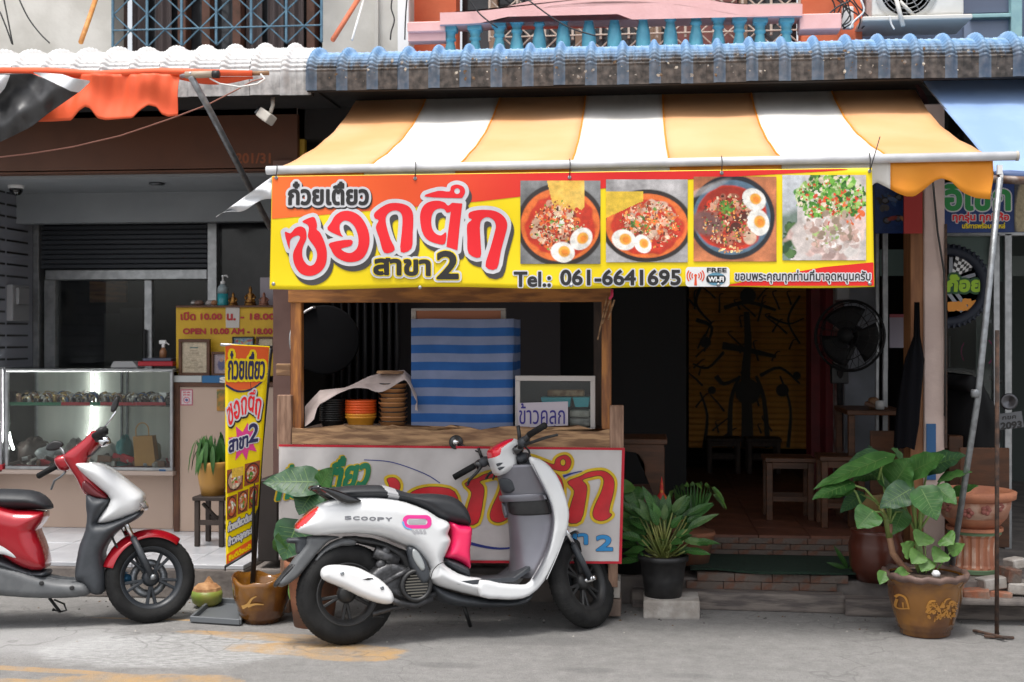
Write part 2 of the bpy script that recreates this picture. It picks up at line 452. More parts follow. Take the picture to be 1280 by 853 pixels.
def glass_sheet():
    ma = bpy.data.materials.new('clear_glass'); ma.use_nodes = True; nt = ma.node_tree; nt.nodes.remove(nt.nodes['Principled BSDF'])
    o = nt.nodes['Material Output']; t = nt.nodes.new('ShaderNodeBsdfTransparent'); g = nt.nodes.new('ShaderNodeBsdfGlossy'); m = nt.nodes.new('ShaderNodeMixShader')
    t.inputs[0].default_value = (.93, .96, .95, 1); g.inputs['Roughness'].default_value = .03; f = nt.nodes.new('ShaderNodeFresnel'); f.inputs[0].default_value = 1.45
    nt.links.new(f.outputs[0], m.inputs[0]); nt.links.new(t.outputs[0], m.inputs[1]); nt.links.new(g.outputs[0], m.inputs[2]); nt.links.new(m.outputs[0], o.inputs[0]); return ma
clear = glass_sheet()

# ------------------------------------------------------------------ street material: worn concrete, paler patch, worn orange paint
def street_mat():
    ma = bpy.data.materials.new('street_concrete'); ma.use_nodes = True; nt = ma.node_tree; N = nt.nodes.new; L = nt.links.new; b = nt.nodes['Principled BSDF']
    class _T: outputs = {}
    tc = _T(); tc.outputs['Object'] = N('ShaderNodeNewGeometry').outputs['Position']
    def noise(sc, det=8, rough=.6, vec=None, st=None):
        n = N('ShaderNodeTexNoise'); n.inputs['Scale'].default_value = sc; n.inputs['Detail'].default_value = det; n.inputs['Roughness'].default_value = rough
        v = vec or tc.outputs['Object']
        if st: m = N('ShaderNodeMapping'); m.inputs['Scale'].default_value = st; L(v, m.inputs[0]); v = m.outputs[0]
        L(v, n.inputs['Vector']); return n.outputs['Fac']
    def ramp(f, p0, c0, p1, c1):
        r = N('ShaderNodeValToRGB'); r.color_ramp.elements[0].position = p0; r.color_ramp.elements[1].position = p1
        r.color_ramp.elements[0].color = (*c0, 1); r.color_ramp.elements[1].color = (*c1, 1); L(f, r.inputs[0]); return r.outputs[0]
    def mix(f, a, c, mode='MIX'):
        m = N('ShaderNodeMixRGB'); m.blend_type = mode
        if isinstance(f, float): m.inputs[0].default_value = f
        else: L(f, m.inputs[0])
        L(a, m.inputs[1])
        if isinstance(c, tuple): m.inputs[2].default_value = (*c, 1)
        else: L(c, m.inputs[2])
        return m.outputs[0]
    def math_(op, a, c):
        m = N('ShaderNodeMath'); m.operation = op
        for i, v in enumerate((a, c)):
            if isinstance(v, (int, float)): m.inputs[i].default_value = v
            else: L(v, m.inputs[i])
        return m.outputs[0]
    warp = noise(3.4, 9, .7)
    def patch(cx, cy, rx, ry, rot=0., edge=.25, wob=.9):
        m = N('ShaderNodeMapping'); m.vector_type = 'TEXTURE'; m.inputs['Location'].default_value = (cx, cy, 0); m.inputs['Rotation'].default_value = (0, 0, rot); m.inputs['Scale'].default_value = (rx, ry, 10)
        L(tc.outputs['Object'], m.inputs[0]); ln = N('ShaderNodeVectorMath'); ln.operation = 'LENGTH'; L(m.outputs[0], ln.inputs[0])
        d = math_('ADD', ln.outputs['Value'], math_('MULTIPLY', math_('SUBTRACT', warp, .5), wob))
        r = N('ShaderNodeMapRange'); r.inputs[1].default_value = 1 + edge; r.inputs[2].default_value = 1 - edge; L(d, r.inputs[0]); return r.outputs[0]
    base = ramp(noise(.9, 9, .62), .3, (.17, .165, .158), .72, (.245, .237, .228))
    base = mix(.4, base, ramp(noise(11, 9, .75), .35, (.14, .137, .133), .65, (.3, .29, .282)))
    base = mix(math_('MULTIPLY', ramp(noise(42, 3, .6), .56, (0, 0, 0), .66, (1, 1, 1)), .45), base, (.14, .14, .14))
    base = mix(math_('MULTIPLY', ramp(noise(3.2, 6, .8, st=(1, 4, 1)), .58, (0, 0, 0), .7, (1, 1, 1)), .35), base, (.13, .128, .125))
    g = PG(215, 812); pale = patch(g.x, g.y, .62, .34, .1, .12)
    base = mix(math_('MULTIPLY', pale, .55), base, ramp(noise(16, 10, .75, st=(1, 2.5, 1)), .35, (.2, .2, .2), .65, (.6, .6, .59)))
    g = PG(40, 800); base = mix(math_('MULTIPLY', patch(g.x, g.y, .55, .3, 0, .3), .35), base, (.5, .5, .5))
    orange = None
    for (px, py, rx, ry, rot) in ((400, 812, .42, .13, .0), (285, 792, .3, .045, -.05), (180, 850, .42, .1, .05), (60, 838, .5, .035, -.1), (350, 797, .35, .08, -.1), (20, 852, .3, .04, 0), (440, 820, .22, .1, 0), (230, 775, .5, .02, 0)):
        g = PG(px, py); o = patch(g.x, g.y, rx, ry, rot, .09, 1.25)
        orange = o if orange is None else math_('MAXIMUM', orange, o)
    wear = ramp(noise(7, 8, .7), .34, (.15, .15, .15), .62, (1, 1, 1))
    base = mix(math_('MULTIPLY', math_('MULTIPLY', orange, wear), .75), base, (.46, .27, .09))
    for (px, py, rx, ry) in ((735, 838, .12, .045), (560, 832, .15, .05), (860, 845, .1, .04), (640, 800, .5, .1)):      # darker soft-edged patches
        g = PG(px, py); base = mix(math_('MULTIPLY', patch(g.x, g.y, rx, ry, 0, .35), .35), base, (.07, .07, .07))
    # cracks
    v = N('ShaderNodeTexVoronoi'); v.feature = 'DISTANCE_TO_EDGE'; v.inputs['Scale'].default_value = .55
    wv = N('ShaderNodeVectorMath'); wv.operation = 'MULTIPLY_ADD'; L(tc.outputs['Object'], wv.inputs[0]); wv.inputs[1].default_value = (1, 1, 1)
    nn = N('ShaderNodeTexNoise'); nn.inputs['Scale'].default_value = 3; L(tc.outputs['Object'], nn.inputs['Vector']); L(nn.outputs['Color'], wv.inputs[2]); L(wv.outputs[0], v.inputs['Vector'])
    crack = ramp(v.outputs['Distance'], .0, (1, 1, 1), .008, (0, 0, 0))
    base = mix(math_('MULTIPLY', crack, .45), base, (.09, .088, .085))
    base = mix(math_('MULTIPLY', ramp(noise(170, 2, .5), .62, (0, 0, 0), .7, (1, 1, 1)), .5), base, (.5, .48, .45)); base = mix(math_('MULTIPLY', ramp(noise(120, 2, .5), .64, (0, 0, 0), .7, (1, 1, 1)), .6), base, (.05, .05, .05))
    L(base, b.inputs['Base Color']); b.inputs['Roughness'].default_value = .88
    bp = N('ShaderNodeBump'); bp.inputs['Strength'].default_value = .55; bp.inputs['Distance'].default_value = .012
    h = math_('ADD', noise(30, 8, .75), math_('MULTIPLY', noise(140, 3, .6), .5)); L(h, bp.inputs['Height']); L(bp.outputs[0], b.inputs['Normal'])
    return ma
mb = MB(); mb.add([(-60, -40, 0), (60, -40, 0), (60, 80, 0), (-60, 80, 0)], [(0, 1, 2, 3)], False)
st = obj('street', mb, street_mat(), fix=False); st['kind'] = 'structure'

XL, XM, XR = P(362, 400, 8.0).x, P(362, 400, 8.0).x, P(1150, 400, 7.8).x      # party lines
KY = 7.06
# raised platform left, tiles as pieces
mb = MB(); mb.box((-7.5, KY, 0), (XL - .0, 12.5, .17), .01)
pl = obj('raised_platform', mb, concrete); pl['kind'] = 'structure'
mb = MB(); mb.box((0, 0, 0), (.326, .326, .025), .003); src = None; k = 0
for j in range(4):
    for i in range(12):
        x = XL - .33 * (i + 1); y = KY + .01 + j * .33
        if src is None:
            o = obj('tile', mb, tilegrey, pl, local=True); src = o; o.location = Vector((x, y, .171)) - Vector(pl.location)
        else:
            o = src.copy(); C.collection.objects.link(o); o.parent = pl; o.location = Vector((x, y, .171 + rng.uniform(-.001, .001))) - Vector(pl.location)
# middle shop: lower step and floor
mb = MB()
mb.box((XL, KY + .12, 0), (XR + .35, 7.72, .155), .012)
s1 = obj('lower_step', mb, concrete); s1['kind'] = 'structure'
# front curb plank of the step
a = P(790, 740, 7.12); b = P(1330, 778, 6.78)
mb = MB(); mb.beam((a.x, 7.14, .05), (P(1055, 750, 7.1).x, 7.10, .05), .1, .1, bev=.012)
o = obj('kerb_plank', mb, mat('grey_weathered_plank', (.2, .17, .15), .9, c2=(.1, .085, .08), ns=5, stretch=(1, 6, 6), bump=.6, bs=20), s1)
mb = MB(); mb.beam((P(1055, 750, 7.05).x, 7.06, .045), (3.6, 6.98, .045), .14, .09, bev=.012)
o = obj('kerb_plank', mb, MATS['grey_weathered_plank'], s1)
# rough brick ledge in front of the mat
def brick_row(parent, x0, x1, y, z, L, H, Dp, name='brick', m=None, jit=.004, mats=(brick,)):
    mb = MB(); mb.box((0, 0, 0), (L - .003, Dp, H - .0025), .002); s0 = None; x = x0; i = 0
    while x < x1 - L * .4:
        if s0 is None:
            o = obj(name, mb, mats[0], parent, local=True); s0 = o
        else:
            o = s0.copy(); C.collection.objects.link(o); o.parent = parent
        o.location = Vector((x, y + rng.uniform(-jit, jit), z)) - Vector(parent.location)
        x += L; i += 1
mortarbrick = mat('plaster_smeared_brick', (.14, .065, .042), .92, c2=(.125, .1, .085), ns=13, lo=.42, hi=.55, bump=.8, bs=45)
xa, xb = P(858, 740, 7.14).x, P(1056, 740, 7.14).x
for r_ in range(2):
    brick_row(s1, xa + (.06 if r_ else 0), xb, 7.15, .10 + r_ * .045, .205, .045, .1, mats=(mortarbrick,))
# green mat on the step
def matfn(u, v):
    x = P(862, 715, 7.3).x + u * (P(1100, 715, 7.3).x - P(862, 715, 7.3).x); y = 7.13 + v * .57
    if v < .01: y += .03 * math.sin(u * 9) + (.05 * (1 - u / .25) if u < .25 else 0)
    return Vector((x, y, .196 + .004 * math.sin(u * 14) * (1 - v)))
mb = MB(); mb.sheet(matfn, 40, 10, .008, (0, 0, 1))
single('door_mat', mb, mat('dark_green_turf', (.012, .04, .022), .95, c2=(.008, .022, .014), ns=60, bump=.8, bs=300), 'dark green turf mat lying on the step before the open shop floor', 'mat')
# shop floor, riser of bricks
mb = MB(); mb.box((XL + .002, 7.78, 0), (XR + .3, 12.6, .297), .0)
fl = obj('shop_floor', mb, grout); fl['kind'] = 'structure'
for r_ in range(4):
    xo = P(860, 690, 7.7).x
    brick_row(fl, xo + (.1 if r_ % 2 else 0), XR + .1, 7.70, .16 + r_ * .036, .2, .036, .085, mats=(mortarbrick,), jit=.003)
mb = MB(); mb.box((0, 0, 0), (.297, .297, .02), .003); src = None
for j in range(13):
    for i in range(12):
        x = XR + .25 - .3 * (i + 1) ; y = 7.70 + j * .3
        if src is None: o = obj('tile', mb, tilered, fl, local=True); src = o
        else: o = src.copy(); C.collection.objects.link(o); o.parent = fl
        o.location = Vector((x, y, .299)) - Vector(fl.location)
# right shop ground
mb = MB(); mb.box((XR + .36, 7.1, 0), (7.5, 12.6, .14), .012)
o = obj('neighbour_platform', mb, concrete); o['kind'] = 'structure'

def pxb(mb, x0, y0, x1, y1, Y, dep, bev=.0, mid=None):
    """box whose front face fills photograph pixels x0..x1, y0..y1 at depth Y"""
    a = P(x0, y0, Y); b = P(x1, y1, Y); xm = (x0 + x1) / 2
    za = P(xm, y0, Y).z; zb = P(xm, y1, Y).z
    return mb.box((a.x, Y, min(za, zb)), (b.x, Y + dep, max(za, zb)), bev)

def pxf(mb, x0, y0, x1, zf, Y, dep, bev=.0):
    a = P(x0, y0, Y); b = P(x1, y0, Y); return mb.box((a.x, Y, zf), (b.x, Y + dep, P((x0 + x1) / 2, y0, Y).z), bev)

# ================================================================== LEFT SHOPHOUSE
LS = thing('shophouse', 'cream shophouse at the left with brown fascia and blue lattice window', 'building', (-4.2, 9.0, 0))
WY = 8.55; xl = P(140, 20, WY).x; xr2 = P(403, 20, WY).x; xe = P(511, 20, WY).x
mb = MB()
mb.box((-7.5, WY, 2.95), (xl, WY + .2, 6.2)); mb.box((xr2, WY, 2.95), (xe, WY + .2, 6.2)); mb.box((xl, WY, 5.0), (xr2, WY + .2, 6.2)); mb.box((xl, WY, 2.95), (xr2, WY + .2, 3.3))
mb.box((P(469, 0, WY).x, WY - .04, 2.95), (P(474, 0, WY).x, WY - .002, 6.2))
obj('wall', mb, cream, LS)
mb = MB(); mb.box((P(499, 0, WY).x, WY - .06, 2.95), (P(513, 0, WY).x, WY - .002, 6.2), .005)
obj('corner_strip', mb, mat('white_gloss', (.85, .85, .85), .3), LS)
# window behind the lattice
mb = MB(); mb.box((xl, WY + .35, 3.2), (xr2, WY + .38, 5.2)); w_ = obj('window', mb, mat('dark_window_glass', (.02, .022, .025), .08, c2=(.05, .05, .055), ns=3), LS)
mb = MB()
for px in (152, 232, 262, 300, 392):
    x = P(px, 10, WY + .3).x; mb.box((x - .03, WY + .22, 3.2), (x + .03, WY + .34, 5.2), .004)
obj('window_frame', mb, mat('red_brown_window_wood', (.13, .055, .035), .6, c2=(.08, .035, .02), ns=10), LS)
for px in (176, 205, 318, 345, 370):
    mb = MB(); x = P(px, 10, WY + .3).x
    mb.grid(lambda u, v, x=x: Vector((x - .06 + .12 * u, WY + .30 + .02 * math.sin(u * 12), 3.2 + 2 * v)), 12, 2)
    obj('curtain', mb, mat('grey_curtain', (.09, .07, .07), .9), LS)
# blue lattice grille projecting
gy = WY - .16
def grille(parent, px0, px1, cellpx, ybot, ytop, Y, m, thick=.012, name='grille_bar', phase=0.):
    z0 = P((px0 + px1) / 2, ybot, Y).z; z1 = z0 + ytop; x0 = P(px0, 0, Y).x; x1 = P(px1, 0, Y).x; n = max(1, round((px1 - px0) / cellpx)); dx = (x1 - x0) / n; cz = dx * .92
    zz = z0 - phase
    def bar(a, b, t=thick):
        mb = MB(); mb.beam(a, b, t, t, up=(0, 1, 0), bev=.002); return obj(name, mb, m, parent)
    for i in range(n + 1): bar((x0 + i * dx, Y, z0), (x0 + i * dx, Y, z1), thick * 1.7)
    k = 0; z = zz
    while z < z1:
        bar((x0, Y - thick, z + cz / 2), (x1, Y - thick, z + cz / 2))
        for i in range(n):
            bar((x0 + i * dx, Y + thick, z), (x0 + (i + 1) * dx, Y + thick, z + cz)); bar((x0 + i * dx, Y + thick * 2, z + cz), (x0 + (i + 1) * dx, Y + thick * 2, z))
        z += cz
GR = thing('window_grille', 'blue painted steel lattice grille over the upper left window', 'window grille', P(270, 50, gy))
grille(GR, 141, 402, 42, 56, 1.35, gy, mat('blue_grey_metal', (.1, .2, .28), .5, c2=(.07, .15, .22), ns=20), .0095)
# ground floor of left shop: fascia, ceiling, side wall, back wall, openings
FY = 7.9
mb = MB(); pxb(mb, -200, 128, 372, 213, FY, .12, .004)
mb.box((P(-200, 213, FY).x, FY + .004, P(200, 213, FY).z - .012), (P(372, 213, FY).x, FY + .1, P(200, 213, FY).z))
obj('fascia', mb, fascia, LS)
zc = P(200, 215, FY).z
mb = MB(); pxb(mb, -200, 222, 345, 279, 8.85, .12); obj('bulkhead', mb, graywall, LS)
mb = MB(); mb.box((P(-200, 0, FY).x, FY + .1, zc - .02), (P(362, 0, FY).x, 8.86, zc + .02)); mb.box((-7.2, 8.97, P(200, 279, 8.85).z + .3), (XL - .1, 12.3, P(200, 279, 8.85).z + .34)); obj('ceiling', mb, graywall, LS)
mb = MB(); mb.box((P(23, 400, 8.85).x - .12, FY, .195), (P(45, 400, 9.15).x - .02, 9.1, zc)); 
xs_ = P(45, 400, 9.15).x
mb = MB(); mb.box((xs_ - .12, FY + .1, .2), (xs_, 9.1, zc - .02)); sw = obj('side_wall', mb, mat('slatted_grey_wall', (.28, .29, .33), .6), LS)
mb = MB(); mb.box((-7.5, FY + .1, .172), (xs_ - .121, FY + .25, zc - .021)); obj('end_wall', mb, graywall, LS)
mb = MB()
for r_ in range(26):
    z = .9 + r_ * .085
    for (a, b) in ((8.05, 8.35), (8.38, 8.68), (8.71, 9.02)):
        mb.box((xs_ - .001, a, z), (xs_ + .003, b, z + .014))
obj('wall_slot', mb, blackpl, LS)
bw = 9.15
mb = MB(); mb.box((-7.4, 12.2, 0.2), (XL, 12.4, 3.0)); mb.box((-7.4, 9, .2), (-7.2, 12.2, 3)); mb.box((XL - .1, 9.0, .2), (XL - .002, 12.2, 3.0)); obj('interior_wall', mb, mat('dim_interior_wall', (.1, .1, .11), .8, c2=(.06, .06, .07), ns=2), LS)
# rolled shutter slats
zt, zb_ = P(160, 281, bw).z, P(160, 338, bw).z
sh = None; dz = .036; n = int((zt - zb_) / dz); mbs = MB(); xa, xb = P(50, 300, bw).x, P(259, 300, bw).x
mbs.box((0, 0, 0), (xb - xa, .02, dz - .004), .004)
for i in range(n):
    if sh is None: o = obj('shutter_slat', mbs, mat('charcoal_shutter', (.04, .045, .055), .5, .3), LS, local=True); sh = o
    else: o = sh.copy(); C.collection.objects.link(o); o.parent = LS
    o.location = Vector((xa, bw, zt - (i + 1) * dz)) - ORG[LS.name]
mb = MB(); pxb(mb, 56, 337, 259, 350, bw - .03, .08, .006); obj('shutter_rail', mb, alum, LS)
mb = MB(); pxf(mb, 259, 279, 271, .195, bw - .04, .1, .004); obj('door_post', mb, alum, LS)
mb = MB(); pxf(mb, 41, 280, 48, .195, bw - .05, .1, .004); pxf(mb, 55, 350, 69, .195, bw, .06, .004); obj('door_frame', mb, alum, LS)
mb = MB(); pxf(mb, 180, 350, 190, .195, bw + .01, .05, .004); obj('sliding_door_frame', mb, alum, LS)
mb = MB(); pxf(mb, 190, 350, 259, .195, bw + .03, .006); obj('glass_pane', mb, clear, LS)
mb = MB(); pxf(mb, 69, 350, 180, .195, bw + .045, .006); obj('glass_pane', mb, clear, LS)
mb = MB(); pxb(mb, 271, 281, 345, 384, bw + .02, .01); obj('glass_pane', mb, mat('dark_window_glass', (.02, .022, .025), .08), LS)
mb = MB(); pxb(mb, 178.5, 412, 181.5, 448, bw - .03, .03, .004); obj('door_handle', mb, blackpl, LS)
# things seen faintly inside
mb = MB(); pxb(mb, 112, 352, 158, 378, 11.2, .03); obj('wall_shelf', mb, wood, LS)
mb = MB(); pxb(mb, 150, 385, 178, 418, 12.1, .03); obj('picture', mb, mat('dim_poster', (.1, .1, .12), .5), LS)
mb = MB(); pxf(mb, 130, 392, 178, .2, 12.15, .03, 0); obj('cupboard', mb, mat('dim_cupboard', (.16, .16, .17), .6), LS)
# fascia number
def surf(Y):
    return lambda px, py, lay=0: P(px, py, Y - .0016 * (lay + 1))
mb = MB(); flat(mb, text_fit('201/31', 295, 338, 204, 12, ref='2'), surf(FY), 0, grow=.5, cell=.4)
obj('house_number', mb, mat('faded_orange_print', (.28, .075, .02), .5), LS, fix=False)
mb = MB(); c_ = P(196, 218, 8.3); mb.lathe([(0, 0), (.05, 0), (.055, -.012), (0, -.014)], (c_.x, 8.3, zc - .022), n=20); obj('downlight', mb, alumdark, LS)
# pinkish pillar between the shops
mb = MB(); pxf(mb, 341, 200, 364, .17, 7.85, .3, .006); obj('pillar', mb, mat('dusty_pink_pillar', (.2, .11, .09), .7, c2=(.16, .085, .07), ns=5), LS)
mb = MB(); mb.box((P(372, 0, FY).x, FY + .05, 2.5), (P(378, 0, FY).x, FY + .1, 3.0)); obj('yellow_conduit', mb, mat('yellow_paint', (.5, .3, .02), .5), LS)

# ================================================================== MIDDLE SHOPHOUSE
MS = thing('shophouse', 'coral shophouse in the middle with pink and teal balcony over the noodle shop', 'building', (0, 9.5, 0))
CY = 8.9; x0 = P(511, 10, CY).x; x1 = P(1052, 10, CY).x; wa = P(570, 10, CY).x; wb = P(1002, 10, CY).x
mb = MB(); mb.box((x0, CY, 2.95), (wa, CY + .2, 6.2)); mb.box((wb, CY, 2.95), (x1, CY + .2, 6.2)); mb.box((wa, CY, 5.2), (wb, CY + .2, 6.2)); mb.box((wa, CY, 2.95), (wb, CY + .2, 3.2))
mb.box((x0, WY + .02, 2.95), (x0 + .04, CY, 6.2)); obj('wall', mb, coral, MS)
mb = MB(); mb.box((wa, CY + .3, 3.2), (wb, CY + .33, 5.2)); obj('window', mb, MATS['dark_window_glass'], MS)
mb = MB()
for px in (612, 722, 812, 822, 932):
    x = P(px, 10, CY).x; mb.box((x - .028, CY + .2, 3.2), (x + .028, CY + .29, 5.2), .004)
obj('window_frame', mb, mat('tan_window_frame', (.34, .24, .17), .6), MS)
mb = MB(); mb.box((P(840, 0, CY).x, CY + .27, 3.2), (P(925, 0, CY).x, CY + .298, 5.2)); obj('curtain', mb, mat('rose_curtain', (.3, .13, .12), .8, c2=(.22, .1, .09), ns=9), MS)
grille(MS, 612, 1000, 34, 48, .9, CY + .05, mat('cream_metal', (.55, .45, .38), .5), .01, phase=.06)
# ledges and wavy handrail
BY = 8.05
mb = MB(); mb.box((P(509, 0, BY).x, BY, P(530, 40, BY).z), (P(556, 0, BY).x, BY + .16, P(530, 27, BY).z), .006)
mb.box((P(509, 0, BY).x, BY + .03, P(530, 50, BY).z), (P(556, 0, BY).x, BY + .13, P(530, 40, BY).z)); obj('parapet_ledge', mb, pinkp, MS)
mb = MB(); mb.box((P(1000, 0, BY).x, BY, P(1020, 37, BY).z), (P(1052, 0, BY).x, BY + .16, P(1020, 17, BY).z), .006); obj('parapet_ledge', mb, pinkp, MS)
top = [(550, 16), (600, 14), (630, 9), (660, 2), (700, -7), (760, -12), (830, -8), (880, -1), (910, 4), (940, 6), (1003, 5)]
bot = [(1003, 20), (940, 20), (910, 17), (880, 11), (830, 4), (760, 2), (700, 6), (665, 14), (635, 23), (600, 29), (550, 31)]
pts = smooth_pts(top, 3, closed=False) + smooth_pts(bot, 3, closed=False)
mb = MB(); mb.prism([P(x, y, BY - .02) for x, y in pts], (0, .2, 0)); obj('handrail', mb, pinkp, MS)
mb = MB(); n = len(pts); bp_ = smooth_pts(bot, 3, closed=False)
for a, b in zip(bp_[:-1], bp_[1:]): mb.add([P(a[0], a[1], BY - .02), P(b[0], b[1], BY - .02), P(b[0], b[1] + 1, BY) + Vector((0, 0, -.004)), P(a[0], a[1] + 1, BY) + Vector((0, 0, -.004))], [(0, 1, 2, 3)])
obj('handrail_edge', mb, mat('lilac_paint', (.5, .4, .44), .6), MS)
def railbot(px):
    for i in range(len(bp_) - 1):
        b, a = bp_[i], bp_[i + 1]
        if a[0] <= px <= b[0]: return a[1] + (b[1] - a[1]) * (px - a[0]) / max(1e-6, b[0] - a[0])
    return 20
for px in (563, 594, 624, 646, 674, 704, 736, 768, 804, 838, 870, 898, 924, 950, 983):
    zt = P(px, railbot(px), BY).z; c_ = P(px, 30, BY + .07)
    prof = [(.036, -.62), (.036, -.55), (.028, -.53), (.03, -.4), (.044, -.3), (.046, -.24), (.04, -.17), (.028, -.11), (.026, -.095), (.036, -.09), (.036, -.075), (.03, -.07), (.034, -.045), (.042, -.035)]
    mb = MB(); n = 24; vs = []
    for k, (r_, h) in enumerate(prof):
        for j in range(n):
            an = 2 * math.pi * j / n; tw = an + h * 7
            rr = r_ * (1 + (.08 * math.cos(6 * tw) if -.4 < h < -.13 else 0)); vs.append((c_.x + rr * math.cos(an), BY + .07 + rr * math.sin(an), zt + h))
    mb.add(vs, [(i * n + j, i * n + (j + 1) % n, (i + 1) * n + (j + 1) % n, (i + 1) * n + j) for i in range(len(prof) - 1) for j in range(n)], True)
    mb.box((c_.x - .045, BY + .025, zt - .035), (c_.x + .045, BY + .115, zt - .001), .004)
    obj('baluster', mb, tealp, MS)
# shop interior shell
ZC = 3.02
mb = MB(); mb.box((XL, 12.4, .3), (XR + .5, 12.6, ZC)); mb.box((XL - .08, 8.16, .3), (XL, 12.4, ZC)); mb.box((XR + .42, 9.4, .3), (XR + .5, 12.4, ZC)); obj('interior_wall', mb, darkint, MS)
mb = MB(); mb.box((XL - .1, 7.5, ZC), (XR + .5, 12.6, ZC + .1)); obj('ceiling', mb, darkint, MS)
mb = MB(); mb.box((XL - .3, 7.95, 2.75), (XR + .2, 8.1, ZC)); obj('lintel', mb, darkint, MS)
# inner partition left of doorway (dark) behind the striped box
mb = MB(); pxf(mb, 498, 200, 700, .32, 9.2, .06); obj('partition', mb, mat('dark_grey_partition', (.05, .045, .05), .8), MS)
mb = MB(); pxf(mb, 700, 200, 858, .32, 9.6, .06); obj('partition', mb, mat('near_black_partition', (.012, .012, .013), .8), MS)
sv = MB()
for i in range(9):
    px = 416 + i * 10; a = P(px, 384, 8.9); sv = MB(); sv.lathe([(.018, 0), (.018, a.z + .6)], (a.x, 8.9 + (.02 if i % 2 else 0), .32), n=10); obj('folding_shutter_leaf', sv, mat('black_satin', (.02, .02, .024), .35), MS)
# gold roller shutter with a painted tree
SY = 11.6
SH = thing('roller_shutter', 'gold slatted roller shutter painted with black trees at the back of the shop', 'shutter', P(935, 562, SY))
a = P(861, 560, SY); b = P(1012, 340, SY); dz = .052; mbs = MB()
mbs.add([(0, 0, 0), (b.x - a.x, 0, 0), (b.x - a.x, -.014, .018), (0, -.014, .018), (b.x - a.x, -.004, .044), (0, -.004, .044), (b.x - a.x, .006, .05), (0, .006, .05)], [(0, 1, 2, 3), (3, 2, 4, 5), (5, 4, 6, 7)])
gold = mat('gold_shutter_paint', (.85, .42, .09), .5, .1, c2=(.6, .28, .06), ns=3); s0 = None
for i in range(int((b.z - a.z) / dz)):
    if s0 is None: o = obj('slat', mbs, gold, SH, local=True); s0 = o
    else: o = s0.copy(); C.collection.objects.link(o); o.parent = SH
    o.location = Vector((a.x, SY, a.z + i * dz)) - ORG[SH.name]
fsh = surf(SY - .02); mb = MB()
def stroke(pts, w0, w1=None):
    w1 = w0 if w1 is None else w1; p = smooth_pts(pts, 4, closed=False); n = len(p); L_ = []; R_ = []
    for i in range(n):
        a_ = p[max(0, i - 1)]; b_ = p[min(n - 1, i + 1)]; dx, dy = b_[0] - a_[0], b_[1] - a_[1]; q = math.hypot(dx, dy) + 1e-9; w = w0 + (w1 - w0) * i / (n - 1)
        L_.append((p[i][0] - dy / q * w / 2, p[i][1] + dx / q * w / 2)); R_.append((p[i][0] + dy / q * w / 2, p[i][1] - dx / q * w / 2))
    return L_ + R_[::-1]
S_ = []
for pts, w0, w1 in (([(934, 560), (934, 520), (932, 470), (935, 430), (933, 390)], 20, 10), ([(905, 385), (935, 378), (970, 388)], 7, 5), ([(903, 432), (935, 438), (970, 446)], 12, 6), ([(905, 440), (885, 460), (866, 455)], 5, 3),
                    ([(950, 470), (975, 460), (1000, 480)], 6, 3), ([(912, 560), (914, 500), (925, 470)], 9, 5), ([(960, 560), (955, 500), (945, 470)], 9, 5), ([(870, 400), (890, 410), (880, 440)], 7, 3), ([(880, 350), (870, 380), (890, 405)], 6, 3),
                    ([(985, 560), (988, 510), (975, 470)], 6, 3), ([(1000, 370), (985, 400), (1000, 430)], 4, 3), ([(880, 560), (884, 520), (875, 490)], 6, 3), ([(895, 470), (905, 480), (925, 472)], 8, 5), ([(960, 395), (985, 405), (1005, 398)], 4, 2)):
    S_.append(segs(stroke(pts, w0 * .8, w1 * .7)))
rt = random.Random(9)
for k in range(34):
    x, y = rt.uniform(866, 1006), rt.uniform(372, 548); a = rt.uniform(-1, 1); l = rt.uniform(10, 26)
    S_.append(segs(stroke([(x, y), (x + l * .5 * a, y - l * .4), (x + l * a * 1.2, y - l * .9), (x + l * a * 1.1 + 5, y - l)], 2.6, 1)))
for (x, y, r_) in ((882, 428, 7), (978, 488, 8), (890, 488, 5), (935, 490, 16), (996, 470, 5), (935, 370, 10)): S_.append(segs(circ(x, y, r_)))
for s_ in S_:
    mbx = MB(); 
for k, s_ in enumerate(S_): flat(mb, s_, fsh, k * .6, cell=1.)
obj('painted_tree', mb, mat('black_shutter_paint', (.035, .028, .018), .6), SH, fix=False)
# red pillar, pale wall and wiring on the right of the shop
mb = MB(); pxf(mb, 1014, 200, 1032, .32, 9.6, .3); obj('red_post', mb, mat('dark_red_paint', (.16, .008, .012), .5, c2=(.1, .006, .01), ns=5), MS)
mb = MB(); pxf(mb, 1032, 200, 1044, .32, 9.3, .3); obj('red_post', mb, MATS['dark_red_paint'], MS)
mb = MB(); pxf(mb, 1056, 200, 1098, .32, 8.9, .1); obj('pale_panel', mb, mat('pale_grey_panel', (.2, .21, .24), .7, c2=(.15, .16, .18), ns=4), MS)
mb = MB(); pxf(mb, 1044, 200, 1058, .32, 8.95, .1); obj('flaking_post', mb, mat('flaking_plaster', (.22, .2, .19), .9, c2=(.1, .03, .025), ns=9), MS)
mb = MB(); pxf(mb, 1095, 220, 1099, .15, 8.5, .04, .003); pxf(mb, 1104, 220, 1110, .15, 8.3, .05, .003); obj('aluminium_post', mb, alum, MS)
